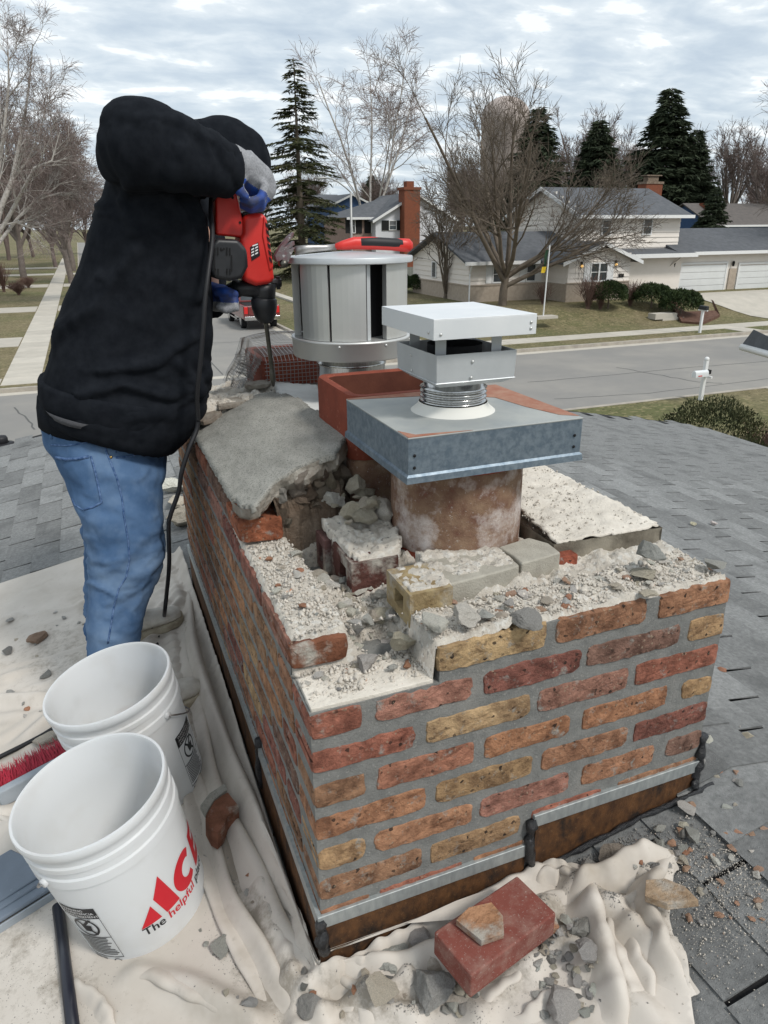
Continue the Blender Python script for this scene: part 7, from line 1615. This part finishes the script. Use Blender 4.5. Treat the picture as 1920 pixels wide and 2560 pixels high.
# neighbour's roof corner on the right edge
nb = thing('neighbour_roof', 'corner of a neighbouring roof with white gutter at the right edge', 'house', (13,9,G))
zc7 = lambda x, y: (1700+x*.15374, 800+y*.15374)
yN = 9.0; p = [ony(*zc7(x, y), yN) for x, y in [(1010,440),(1440,530),(1700,580)]]; dirv = Vector((.35,2.2,.35))
g_ = MB(); A = ony(*zc7(1005,440), 9.0); B = ony(*zc7(1435,560), 8.2); B2 = B+(B-A)*2; 
g_.tube([A, B, B2], .055, 8); obj('gutter', g_, M['white_trim'], nb, smooth=True)
g_ = MB(); C_ = ony(*zc7(1290,300), 10.4); g_._add([A+Vector((0,0,.05)), B2+Vector((0,0,.05)), B2+Vector((.9,2.2,.25)), C_+Vector((0,0,.02))], [(0,1,2,3)]); ro = obj('roof', g_, M['far_roof'], nb); ro.modifiers.new('s','SOLIDIFY').thickness = .05
for k_ in range(4):
    t = .12+.22*k_; g_ = MB(); g_.tube([(A+Vector((0,0,.06))).lerp(C_, t), (B2+Vector((0,0,.06))).lerp(B2+Vector((.9,2.2,.25)), t)], .012, 4); obj('shingle_edge', g_, M['dark'], ro)
wl_ = MB(); wl_.box((A.x+1.2,3.5,G),(A.x+9,8.0,A.z-.05)); obj('wall', wl_, M['white_siding'], nb)
# tower behind the big tree
tw = thing('domed_tower', 'pale brown domed tower seen through the large bare tree', 'tower', (0,0,0)); Yt = 175; c0 = ony(1262, 330, Yt); rT = (ony(1315,340,Yt)-ony(1212,340,Yt)).length/2; zt_ = ony(1262,240,Yt).z
tm_ = MB(); tm_.lathe([(rT*.96,G),(rT*.98,zt_-rT*1.25),(rT*1.02,zt_-rT*1.2),(rT*1.02,zt_-rT*.8)]+[(rT*1.02*math.cos(a_), zt_-rT*.8+rT*.8*math.sin(a_)) for a_ in np.linspace(.1,1.5,9)], 32, Matrix.Translation((c0.x, Yt, 0))); obj('shaft', tm_, M['tower'], tw, smooth=True)
# street lamp
lp = thing('street_lamp', 'grey street lamp pole with a curved arm', 'street lamp', (0,0,0)); yl = 62; top = Q3(575,470,yl); foot = Vector((top.x-.1, yl, G)); b = MB(); b.tube([foot, Vector((top.x, yl, top.z))], [.14,.09], 10); obj('pole', b, M['galv_pole'], lp, smooth=True)
b = MB(); b.tube([Q3(575,480,yl), Q3(500,410,yl), Q3(400,335,yl), Q3(300,280,yl), Q3(215,265,yl)], .055, 8); obj('arm', b, M['galv_pole'], lp, smooth=True)
b = MB(); b.tube([Q3(230,266,yl), Q3(180,266,yl), Q3(90,272,yl), Q3(60,274,yl)], [.10,.17,.15,.06], 10, squash=.6); obj('lamp_head', b, M['galv_pole'], lp, smooth=True)
# mailboxes
def mailbox(base, h, bx, label, boxm, cap=True):
    t = thing('mailbox', label, 'mailbox', base); b = MB(); b.box((base.x-.055,base.y-.055,base.z-.1),(base.x+.055,base.y+.055,base.z+h)); obj('post', b, M['white_trim'], t, bevel=.01)
    if cap: b = MB(); b.ball(base+Vector((0,0,h+.03)), .075, 10, 8); obj('finial', b, M['white_trim'], t, smooth=True)
    p = base+Vector((bx[0],bx[1],bx[2])); pr_ = [Vector((0,-.085*1,0)),Vector((0,.085,0)),Vector((0,.085,.12)),Vector((0,.06,.175)),Vector((0,0,.2)),Vector((0,-.06,.175)),Vector((0,-.085,.12))]
    b = MB(); 
    if bx[3] == 'x': b.prism([p+q for q in pr_], (.5,0,0))
    else: b.prism([p+Vector((q.y,0,q.z)) for q in pr_], (0,.48,0))
    obj('box', b, M[boxm], t, bevel=.008); b = MB(); b.box((base.x-.03,base.y-.3,base.z+bx[2]-.06),(base.x+.03,base.y+.3,base.z+bx[2]-.005)); obj('bracket', b, M['white_trim'], t); return t, p
bW = onz(1751,1000,G+KH); t_, p_ = mailbox(bW, 1.22, (-.62,-.2,.78,'x'), 'white post mailbox with a white box on the near verge', 'white_cap'); b = MB(); b.box((p_.x+.1,p_.y-.09,p_.z+.03),(p_.x+.25,p_.y-.087,p_.z+.06)); obj('flag', b, M['lamp_red'], t_); b = MB(); b.box((bW.x+.06,bW.y-.06,bW.z+.80),(bW.x+.2,bW.y+.06,bW.z+.92)); obj('paper_slot', b, M['dark'], t_)
bB = onz(1749,832,G+KH); mailbox(bB, 1.25, (-.02,-.30,1.12,'y'), 'white post mailbox with a black box across the street', 'black_plastic', cap=False)
# pickup truck
tk = thing('pickup_truck', 'maroon pickup truck parked at the right kerb of the side street', 'truck', (8.0,42,G))
tx, ty = 8.62, 39.4; W2 = 1.0
def tb_(a, b, nm, mt, bev=.03, par=None): m_ = MB(); m_.box((tx+a[0],ty+a[1],G+a[2]),(tx+b[0],ty+b[1],G+b[2])); return obj(nm, m_, M[mt], par or tk, bevel=bev)
def prof(pts, w0, w1, nm, mt, bev=.05): m_ = MB(); m_.prism([Vector((tx+w0, ty+y, G+z)) for y, z in pts], (w1-w0,0,0)); return obj(nm, m_, M[mt], tk, bevel=bev)
prof([(.05,.55),(5.6,.55),(5.65,.8),(5.6,1.12),(4.1,1.2),(2.0,1.28),(.05,1.28)], -W2, W2, 'body', 'truck_red')
tb_((-.82,.18,.90),(.82,1.98,1.30),'bed_liner','dark',0); prof([(2.02,1.27),(4.05,1.22),(3.5,1.82),(2.4,1.88),(2.12,1.80)], -.90, .90, 'cab', 'truck_red', .08)
m_ = MB(); m_.hexa([Vector((tx-.72,ty+2.04,G+1.36)),Vector((tx+.72,ty+2.04,G+1.36)),Vector((tx+.72,ty+2.2,G+1.36)),Vector((tx-.72,ty+2.2,G+1.36)),Vector((tx-.66,ty+2.085,G+1.76)),Vector((tx+.66,ty+2.085,G+1.76)),Vector((tx+.66,ty+2.2,G+1.76)),Vector((tx-.66,ty+2.2,G+1.76))]); obj('rear_window', m_, M['glass'], tk)
for s in (-1,1):
    for y0_, y1_, k_ in ((2.35,2.95,0),(3.02,3.75,.12)): m_ = MB(); m_.prism([Vector((tx+s*.905,ty+y0_,G+1.32)),Vector((tx+s*.905,ty+y1_,G+1.30)),Vector((tx+s*.905,ty+y1_-k_*2,G+1.70)),Vector((tx+s*.905,ty+y0_+.04,G+1.74))], (s*.006,0,0)); obj('side_window', m_, M['glass'], tk)
    tb_((s*.86-.10,.02,.86),(s*.86+.10,.10,1.22),'tail_light','lamp_red',.02); tb_((s*1.02-.06,3.5,1.22),(s*1.02+.10,3.65,1.42),'mirror','truck_red',.03); tb_((s*.98-.05,2.0,.40),(s*.98+.08,3.9,.47),'running_board','chrome',.01)
    for wy in (1.15,4.65):
        c_ = Vector((tx+s*.84, ty+wy, G+.40)); m_ = MB(); m_.tube([c_-Vector((.14*1,0,0)), c_+Vector((.14,0,0))], .40, 22); wh = obj('wheel', m_, M['tyre'], tk, bevel=.03); m_ = MB(); m_.tube([c_+Vector((s*.10,0,0)), c_+Vector((s*.148,0,0))], .25, 16); obj('rim', m_, M['chrome'], wh)
tb_((-.74,.0,.80),(.74,.06,1.24),'tailgate','truck_red',.03); tb_((-.97,-.12,.52),(.97,.06,.74),'rear_bumper','chrome',.03); tb_((-.16,-.135,.56),(.16,-.118,.68),'licence_plate','white_trim',0); tb_((-.2,-.01,1.0),(.2,.005,1.06),'tailgate_handle','dark',0)
# ================================================================== rubble
CHUNK = []
def chunk_mesh(seed, n=15):
    rr = random.Random(seed); bm = bmesh.new()
    for _ in range(n):
        v = Vector((rr.gauss(0,1), rr.gauss(0,1), rr.gauss(0,1))).normalized(); v = Vector((v.x*rr.uniform(.75,1), v.y*rr.uniform(.6,1), v.z*rr.uniform(.55,.95)))*.5; bm.verts.new(v)
    r_ = bmesh.ops.convex_hull(bm, input=bm.verts); bmesh.ops.delete(bm, geom=[v for v in bm.verts if not v.link_faces], context='VERTS')
    bmesh.ops.recalc_face_normals(bm, faces=bm.faces[:])
    me = bpy.data.meshes.new('chunk'); bm.to_mesh(me); bm.free(); me.materials.append(M['chunk']); return me
def chunk_hi(seed):
    """larger lump: clipped, roughened sphere"""
    rr = random.Random(seed); bm = bmesh.new(); bmesh.ops.create_icosphere(bm, subdivisions=4, radius=.66)
    for _ in range(13):
        n = Vector((rr.gauss(0,1),rr.gauss(0,1),rr.gauss(0,1))).normalized(); dcut = rr.uniform(.24,.46)
        for v in bm.verts:
            k_ = v.co.dot(n)-dcut
            if k_ > 0: v.co -= n*k_
    for v in bm.verts: v.co += v.co.normalized()*(.05*fbm(v.co.x*4+seed, v.co.y*4, v.co.z*4, 5) + .03*nz(v.co.x*17, v.co.y*17, v.co.z*17+seed))
    me = bpy.data.meshes.new('chunk'); bm.to_mesh(me); bm.free(); me.materials.append(M['chunk']); return me
CM = [chunk_mesh(i) for i in range(14)]; CHI = [chunk_hi(100+i) for i in range(9)]
def put_chunk(p, size, colr, label, cat='rubble', name='mortar_chunk', group=None, hi=False, flat=1.0, rot=None, stretch=1.0):
    k_ = random.randrange(99); o = bpy.data.objects.new(name, (CHI[k_ % 9] if hi else CM[k_ % 14])); col.objects.link(o)
    o.scale = (size*stretch, size*.85, size*.7*flat); o.rotation_euler = rot or (random.uniform(-.25,.25), random.uniform(-.25,.25), random.uniform(0,6.28)); o.location = Vector(p)+Vector((0,0,size*.7*flat*.40)); o.color = (*vary(colr, .12), 1)
    return tag(o, label, cat, group)
GREY, LGREY, TAN, ORG_, DK, PALE = (.36,.35,.325), (.50,.485,.45), (.50,.44,.35), (.44,.20,.11), (.22,.21,.195), (.62,.585,.52)
def topz(px, py, z): return onz(px*D, py*D, z)
pxm = lambda p: p.dot(fw)/F_PX*D             # metres per overview pixel at p
# lumps lying on the opened chimney top (overview px, width px, level)
for (x, y, s, z, c_, hi, fl_, lb) in [
  (790,1424,62,-.715,LGREY,1,1,'pale grey angular mortar lump on the bared corner brick'),
  (870,1385,70,-.70,TAN,1,1,'tan wedge-shaped mortar chunk leaning on the front bricks'),
  (690,1212,34,-.725,TAN,0,1,'small tan stone in the rubble hollow'),
  (728,1208,44,-.725,LGREY,1,.9,'rounded light grey stone in the rubble hollow'),
  (762,1272,62,-.70,PALE,1,1,'whitish block with a dark hollow in the rubble'),
  (668,1165,40,-.735,GREY,0,1.5,'upright grey mortar flake in the hollow, left of the tall one'),
  (712,1145,54,-.72,GREY,0,1.9,'tall thin grey mortar flake standing in the hollow'),
  (640,1195,40,-.645,PALE,0,.8,'pale mortar piece on the left wall below the orange brick'),
  (648,1235,52,-.645,PALE,0,.6,'flat pale mortar piece on the left wall bed'),
  (940,1338,84,-.632,PALE,1,.65,'cream slab of mortar on the front wall bed'),
  (1005,1322,66,-.628,PALE,1,.8,'cracked cream mortar lump right of the cream slab'),
  (1050,1322,52,-.632,LGREY,0,.7,'grey-white mortar lump beside the cracked one'),
  (1140,1333,74,-.640,GREY,1,.45,'flat grey mortar piece on the front wall bed'),
  (1100,1300,36,-.635,GREY,0,.8,'small grey mortar piece by the collar crack'),
  (1400,1190,62,-.61,GREY,1,.9,'grey mortar lump at the right end of the slab'),
  (1385,1225,76,-.645,TAN,1,.4,'flat tan mortar flake under the right end of the slab'),
  (1540,1215,56,-.64,GREY,1,.7,'dark grey lump on the right front corner of the chimney'),
  (1330,1260,44,-.64,TAN,0,.5,'thin tan flake on the front wall near the right corner'),
  (1405,1270,60,-.64,TAN,0,.35,'long thin tan flake near the right front corner'),
  (800,1335,46,-.675,LGREY,0,.9,'light grey lump below the yellow cored brick'),
  (765,1345,50,-.675,LGREY,0,.8,'light grey lump in front of the broken red brick'),
  (725,1340,34,-.68,PALE,0,.8,'pale pebble beside the broken brick end'),
  (745,1255,44,-.69,GREY,0,1,'grey stone piled on the rubble above the whitish block'),
  (845,1440,34,-.712,LGREY,0,.9,'small light lump on the corner brick, right of the grey lump'),
  (690,1455,36,-.716,LGREY,0,.8,'small light lump on the corner brick, left of the grey lump'),
  (880,1435,30,-.712,ORG_,0,.8,'small orange brick bit on the corner brick'),
  (735,1420,22,-.715,PALE,0,1,'small white lump in the gap by the broken brick'),
  (1290,1245,30,-.645,PALE,0,.6,'small pale lump below the slab edge'),(1180,1290,40,-.64,TAN,0,.5,'small tan flake on the front bed'),
  (1240,1270,36,-.64,LGREY,0,.6,'small light flake on the front bed left of the slab')]:
    p = topz(x, y+s*.25, z); put_chunk(p, s*pxm(p), c_, lb, hi=bool(hi), flat=fl_)
# lumps of tan mortar against the flues and stones filling the hollow
rr = random.Random(8)
for k_ in range(26):
    x, y = rr.uniform(.44,.54), rr.uniform(1.33,1.46); s = rr.choice((.02,.026,.034,.046,.055)); z = -.60+.045*(1-abs(x-.50)/.07)*rr.random()+.02
    put_chunk(Vector((x, y, z-.012)), s, rr.choice([TAN, TAN, PALE, (.42,.37,.29)]), 'tan crumbly mortar lump piled between the two flues', group='tan lumps between the flues', hi=s > .03, flat=rr.uniform(.8,1.1), name='mortar_chunk')
# broken lumps bonded under the crown's edge
for k_ in range(40):
    i_ = rr.randrange(30, len(ed)); x, y = ed[i_]; dz = rr.uniform(.03,.14); s = rr.uniform(.03,.075)*(1.1-dz*2.5); o = bpy.data.objects.new('mortar_lump', CHI[rr.randrange(9)]); link(o, chim)
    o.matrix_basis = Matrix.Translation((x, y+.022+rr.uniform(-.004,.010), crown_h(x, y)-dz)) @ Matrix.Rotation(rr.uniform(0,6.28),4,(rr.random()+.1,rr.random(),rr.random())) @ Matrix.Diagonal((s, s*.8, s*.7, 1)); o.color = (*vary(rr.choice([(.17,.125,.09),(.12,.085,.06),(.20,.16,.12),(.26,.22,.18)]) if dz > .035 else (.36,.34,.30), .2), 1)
rr = random.Random(5)
for k_ in range(85):
    x, y = rr.uniform(.34,.46), rr.uniform(1.05,1.42); s = rr.choice((.016,.02,.026,.034,.046)); put_chunk(Vector((x, y, bedh(x, y)-.004)), s, rr.choice([LGREY, PALE, PALE, TAN, PALE]), 'grey or cream mortar stone in the hollow behind the left wall', hi=rr.random() < .5, flat=rr.uniform(.6,1.0), group='stones in the hollow', name='mortar_chunk')
for k_ in range(60):
    x, y = rr.uniform(.52,1.07), rr.uniform(.94,1.045); s = rr.uniform(.014,.034); put_chunk(Vector((x, y, bedh(x, y)-.002)), s, rr.choice([LGREY, PALE, PALE, TAN, (.5,.3,.2)]), 'small mortar flake along the front wall bed', flat=rr.uniform(.35,.7), group='flakes on the front wall bed', name='mortar_chunk')
# pieces on cloth and shingles
def roofp(px, py):
    p = onL(px*D, py*D); q = onR(px*D, py*D)
    if p.x > XR: p = q; p.z = zroof(p.x)+.004
    else: p.z = cloth_z(p.x, p.y)
    return p
hbk = thing('broken_brick', 'broken half brick with dark mortar beside the buckets', 'brick piece', onL(475*D, 1760*D))
zt_ = cloth_z(onL(475*D,1760*D).x, onL(475*D,1760*D).y)
def ptop(lst, dz):
    q = onL(475*D, 1760*D); return [onz(x*D, y*D, zt_+dz) for x, y in lst]
b = MB(); b.prism([p-Vector((0,0,.05)) for p in ptop([(447,1728),(470,1722),(489,1712),(500,1727),(513,1742),(500,1757),(488,1762),(480,1785),(466,1800),(452,1793),(440,1770)], .055)], (.004,0,.05)); o = obj('body', b, M['brick_old'], hbk, bevel=.0012); o.color = (.27,.12,.075,1)
b = MB(); b.prism(ptop([(432,1748),(452,1722),(486,1700),(490,1714),(462,1735),(443,1768)], .05), (.002,0,.012)); o = obj('mortar_skin', b, M['chunk'], hbk, bevel=.001); o.color = (.3,.29,.26,1)
# hero pieces near the front
hb = thing('red_paving_brick', 'whole dark red brick dusted with mortar, lying before the flashing', 'brick', roofp(1060,2010))
c4 = [onz(x*D, y*D, zL(.6)+.105) for x, y in [(937,2012),(1003,2128-14),(1184,1985-4),(1125,1885)]]
o0 = c4[0]; U_ = (c4[3]-c4[0]); V_ = (c4[1]-c4[0]); U_ = U_.normalized()*.205; V_ = (V_-U_.normalized()*V_.dot(U_.normalized())).normalized()*.10; Wn = U_.cross(V_).normalized(); Wn = Wn if Wn.z > 0 else -Wn
b = MB(); P8 = [o0, o0+V_, o0+V_+U_, o0+U_]; b.prism([p-Wn*.057 for p in P8], Wn*.057); obj('body', b, M['red_brick_dusty'] if 'red_brick_dusty' in M else speckle(mat('dusty_red_brick', (.20,.06,.045), (.165,.05,.038), scale=14, rough=.9, c3=(.27,.16,.13), s3=30, thr3=(.45,.8), bump=.4, bscale=200, bdist=.002), 210, (.36,.31,.27), .60, .6, vor=False), hb, bevel=.004)
def shard(px, py, w, h, th, colr, label, rot, seed, lift=0.0, tilt=(0,0), name='brick_shard'):
    p = roofp(px, py)+Vector((0,0,lift+.006)); mp_ = pxm(p); rr = random.Random(seed); n = 6
    pl = [Vector((w*mp_/2*math.cos(2*math.pi*k_/n)*rr.uniform(.7,1.25), h*mp_/2*math.sin(2*math.pi*k_/n)*rr.uniform(.7,1.25)*1.3, rr.uniform(-.002,.002))) for k_ in range(n)]
    Mx = Matrix.Translation(p) @ Matrix.Rotation(rot,4,'Z') @ Matrix.Rotation(tilt[0],4,'X') @ Matrix.Rotation(tilt[1],4,'Y'); b = MB(); b.prism([Mx @ q for q in pl], Mx.to_3x3() @ Vector((0,0,th))); o = obj(name, b, M['brick_old'], None, bevel=.0008); o.color = (*colr,1); return tag(o, label, 'brick shard')
b = MB(); c_ = o0+U_*.38+V_*.45+Wn*.003; b.prism([c_+U_.normalized()*x+V_.normalized()*y for x, y in ((-.04,-.03),(-.005,-.036),(.036,-.02),(.034,.012),(.012,.038),(-.03,.026))], Wn*.014); o = obj('brick_shard', b, M['brick_old'], None, bevel=.001); o.color = (.46,.25,.14,1); tag(o, 'tan brick shard resting on the whole red brick', 'brick shard')
shard(1167,2020,70,66,.016,(.46,.22,.12),'orange brick shard at the right end of the red brick', 1.0, 5, lift=.02, tilt=(.35,.2))
shard(1430,1985,86,96,.014,(.50,.37,.25),'tan angular brick shard lying on the bunched cloth', .9, 8, lift=.045, tilt=(-.15,.12))
for x, y, s, c_, hi, fl_, nm, lb in [
  (930,2140,112,GREY,1,1.0,'mortar_chunk','large grey mortar block at the bottom before the red brick'),
  (840,2080,92,LGREY,1,.8,'mortar_chunk','grey mortar chunk left of the large block'),
  (820,2165,76,TAN,1,.7,'mortar_chunk','tan-grey mortar chunk at the bottom below the cloth fold'),
  (905,2035,66,LGREY,1,.45,'mortar_chunk','flat light mortar piece against the red brick'),
  (1265,2075,72,GREY,1,.8,'mortar_chunk','dark grey mortar block right of the orange shard'),
  (1255,2020,60,GREY,1,.8,'mortar_chunk','grey mortar chunk above the dark grey block'),
  (1222,2010,40,LGREY,0,.8,'mortar_chunk','upright light mortar splinter beside the orange shard'),
  (1205,2180,84,LGREY,1,.8,'mortar_chunk','pale grey chunk at the bottom edge of the photo'),
  (1245,2120,44,GREY,0,.6,'mortar_chunk','flat grey piece under the dark grey block'),
  (1335,1850,76,(.30,.24,.2),1,.5,'mortar_chunk','flat brown-grey piece under the cloth by the flashing'),
  (1275,1875,54,GREY,0,.8,'mortar_chunk','grey piece at the foot of the flashing'),
  (1483,1745,54,LGREY,0,.7,'mortar_chunk','block of grey mortar on the shingles by the tar'),
  (1490,1800,64,GREY,0,.6,'mortar_chunk','larger grey mortar piece below the block by the tar'),
  (1420,1790,36,GREY,0,.8,'mortar_chunk','small grey stone between flashing and shingles'),
  (482,2046,52,GREY,1,.6,'mortar_chunk','dark grey stone beside the front bucket'),
  (670,2175,62,GREY,1,.8,'mortar_chunk','dark grey chunk on the bottom cloth fold'),
  (545,2195,42,GREY,0,.9,'mortar_chunk','grey chunk near the bottom edge, left of the fold'),
  (545,1900,30,ORG_,0,.8,'brick_bit','small orange brick bit between the cloth folds'),
  (80,1385,44,(.32,.22,.15),1,.9,'mortar_chunk','brown-grey stone on the cloth behind the legs'),
  (100,1458,38,DK,0,.6,'mortar_chunk','flat dark stone on the cloth above the rear bucket'),
  (25,1540,0,GREY,0,.6,'',''),
  (18,1408,34,DK,0,.6,'mortar_chunk','dark splinter at the left edge of the cloth'),
  (25,1505,28,GREY,0,.5,'mortar_chunk','flat grey pebble at the left edge of the cloth'),
  (62,1535,20,ORG_,0,.7,'brick_bit','small orange bit left of the rear bucket'),
  (105,1600,60,TAN,1,.6,'mortar_chunk','tan lump beside the cord behind the rear bucket'),
  (25,1343,28,GREY,0,.5,'mortar_chunk','oblong grey bit at the far left of the cloth'),
  (195,1303,26,TAN,0,.6,'mortar_chunk','small tan bit behind the legs'),
  (375,1045,80,PALE,1,.6,'mortar_chunk','pale mortar lump piled behind the legs against the chimney'),
  (395,1120,84,TAN,1,.8,'mortar_chunk','large tan lump piled against the chimney left face'),
  (385,1080,60,TAN,1,.6,'mortar_chunk','tan lump between the two piled lumps'),
  (1497,1133,20,(.6,.55,.4),0,.9,'pebble','cream pebble on the right roof slope'),(1542,1132,20,(.62,.55,.5),0,.9,'pebble','white and orange pebble on the right roof slope'),
  (1560,1445,26,ORG_,0,.4,'brick_bit','orange brick splinter on the shingles right of the chimney'),
  (1612,1590,36,(.5,.42,.32),0,.7,'mortar_chunk','tan mortar lump on the shingles at the right'),
  (1530,1600,44,PALE,0,.5,'mortar_chunk','pale crumb heap beside the tar at the chimney corner'),
  (1550,1665,26,ORG_,0,.7,'brick_bit','orange-red brick bit on the tar at the chimney corner'),
  (1600,1795,40,(.5,.27,.17),0,.4,'brick_bit','salmon brick flake on the shingles, upper right'),(1570,1795,36,(.5,.28,.16),0,.4,'brick_bit','tan-orange brick flake beside the salmon one'),(1567,1745,32,LGREY,0,.7,'mortar_chunk','grey stone above the brick flakes'),
  (1625,1800,28,(.5,.3,.2),0,.4,'brick_bit','flat orange flake at the right edge'),(1545,1860,30,PALE,0,.6,'mortar_chunk','pale lump between the shingle lines')]:
    if s == 0: continue
    p = roofp(x, y+s*.2); put_chunk(p, s*pxm(p), c_, lb, cat='stone' if nm == 'pebble' else ('brick piece' if 'brick' in nm else 'rubble'), name=nm, hi=bool(hi), flat=fl_)
# scattered medium bits: look-alikes in groups
def scatter(n, px0, px1, py0, py1, s0, s1, label, group, cols, seed, cond=None):
    rr = random.Random(seed); k_ = 0
    while k_ < n:
        x, y = rr.uniform(px0,px1), rr.uniform(py0,py1)
        if cond and not cond(x, y): continue
        p = roofp(x, y)
        if X0-.03 < p.x < X1+.03 and p.y > .885: k_ += 1; continue
        put_chunk(p, rr.uniform(s0,s1)*pxm(p), rr.choice(cols), label, group=group, flat=rr.uniform(.5,.9), name='rubble_bit'); k_ += 1
gc = [GREY, GREY, LGREY, TAN, TAN, DK]
scatter(90, 860, 1300, 2000, 2205, 12, 40, 'small mortar bit in the heap around the red brick', 'mortar bits around the red brick', gc+[LGREY,LGREY], 1, lambda x, y: (y > 2190-.62*(x-880) and abs(x-1090) > 60) or x > 1190)
scatter(60, 1240, 1490, 1720, 1900, 12, 38, 'small mortar or brick bit along the flashing foot', 'bits along the flashing foot', gc+[ORG_,(.5,.28,.17)], 2, lambda x, y: y > 1905-.48*(x-1240)*1.0 and y < 1990-.5*(x-1240))
scatter(45, 1470, 1655, 1640, 2000, 9, 30, 'small tan or orange bit strewn on the near shingles', 'bits strewn on the near shingles', [TAN,(.5,.28,.17),(.5,.3,.2),PALE,GREY], 3)
scatter(34, 430, 660, 1790, 2205, 9, 24, 'small grey mortar bit on the cloth between buckets and chimney', 'bits between the buckets and chimney', gc, 4, lambda x, y: x > 430+(y-1790)*.0 and x < 600+(y-1790)*.35)
scatter(16, 20, 190, 1330, 1560, 8, 16, 'tiny bit on the open cloth left of the worker', 'bits on the open cloth at left', gc, 5)
scatter(14, 620, 900, 2110, 2205, 16, 34, 'mortar bit on the cloth at the bottom edge', 'bits at the bottom edge', gc+[ORG_], 6)
# bits on the chimney top
rr = random.Random(12)
for k_ in range(40):
    x, y = rr.choice([(rr.uniform(.24,.33), rr.uniform(1.05,1.42)), (rr.uniform(.35,.46), rr.uniform(1.03,1.40)), (rr.uniform(.50,1.08), rr.uniform(.935,1.03)), (rr.uniform(.24,.45), rr.uniform(.95,1.02)), (rr.uniform(.24,.45), rr.uniform(.97,1.03))]); s = rr.uniform(.009,.026)
    put_chunk(Vector((x, y, bedh(x, y))), s, rr.choice([PALE, LGREY, TAN, PALE, GREY, ORG_]), 'small mortar crumb on the opened chimney top', group='crumbs on the chimney top', flat=rr.uniform(.5,.9), name='rubble_bit')
# fine grit: too fine to count
def grit(name, label, n, fn, s0, s1, mt, seed):
    rg = np.random.default_rng(seed); base = np.array([(1,0,-.3),(-.5,.87,-.3),(-.5,-.87,-.3),(0,0,.8)]); V = []; k_ = 0
    while k_ < n:
        p = fn(rg)
        k_ += 1
        if p is None: continue
        s = rg.uniform(s0, s1)**1.0*(.6 if rg.random() < .7 else 1); a = rg.uniform(0,6.28); ca, sa = math.cos(a), math.sin(a); q = base*rg.uniform(.6,1.2,size=(4,3)); V.append(np.stack([q[:,0]*ca-q[:,1]*sa, q[:,0]*sa+q[:,1]*ca, q[:,2]], 1)*s+np.array(p))
    V = np.concatenate(V); m = len(V)//4; f = np.array([(0,1,3),(1,2,3),(2,0,3),(0,2,1)]); Fq = (f[None]+4*np.arange(m)[:,None,None]).reshape(-1,3)
    o = obj(name, fast_mesh(name, V, Fq, M[mt]), None); o['kind'] = 'stuff'; o['label'] = label; o['category'] = 'grit'
def gtop(rg):
    x, y = rg.uniform(X0+.01,X1-.01), rg.uniform(Y0+.01,1.55)
    if x > .5 and 1.05 < y: 
        if x < .815 or y > 2: return None
        if rg.random() < .6: return None
        return (x, rg.uniform(1.12,2.2), -.604)
    return (x, y, bedh(x, y)+.001)
def gcrumb(rg):
    k_ = rg.integers(4); x, y = [(rg.uniform(.24,.33), rg.uniform(1.05,1.42)), (rg.uniform(.35,.46), rg.uniform(1.03,1.40)), (rg.uniform(.50,1.08), rg.uniform(.935,1.03)), (rg.uniform(.24,.45), rg.uniform(.94,1.02))][k_]; return (x, y, bedh(x, y)+.002)
grit('mortar_crumb_cover', 'coarse pale mortar crumbs over the opened chimney top', 900, gcrumb, .005, .012, 'grit', 7)
grit('mortar_grit', 'fine pale mortar grit over the opened chimney top', 15000, gtop, .0014, .0058, 'grit', 1)
def gcloth(rg):
    cs = [((500,1860),(34,110)),((545,2040),(40,90)),((470,1760),(34,50)),((600,2150),(60,50)),((500,1880),(40,140)),((1050,2130),(120,70)),((1210,1990),(50,60)),((1320,1940),(60,40)),((800,2160),(150,50)),((410,1420),(18,110)),((150,2150),(90,60)),((180,1400),(140,110)),((60,2020),(60,120)),((1350,1860),(110,40))]
    c_, s_ = cs[rg.integers(len(cs))]; x, y = c_[0]+rg.normal()*s_[0], c_[1]+rg.normal()*s_[1]; p = roofp(x, y)
    if (X0-.02 < p.x < X1+.02 and p.y > .89) or not (0 < p.y < 4): return None
    for b_c, _ in BKT:
        if math.hypot(p.x-b_c.x, p.y-b_c.y) < .15: return None
    if p.x < X0 and p.z-zL(p.x) > .02 and rg.random() < .85: return None
    return (p.x, p.y, p.z+.001)
grit('cloth_grit', 'fine grey grit strewn over the drop cloth', 34000, gcloth, .0009, .0036, 'grit_dark', 2)
def gsh(rg):
    x, y = 1560+rg.normal()*80, 1900+rg.normal()*110; p = roofp(x, y)
    if (X0-.02 < p.x < X1+.02 and p.y > .89) or not (0 < p.y < 4): return None
    return (p.x, p.y, p.z+.003)
grit('shingle_grit', 'fine tan grit strewn over the near shingles', 2600, gsh, .0010, .0034, 'grit', 3)
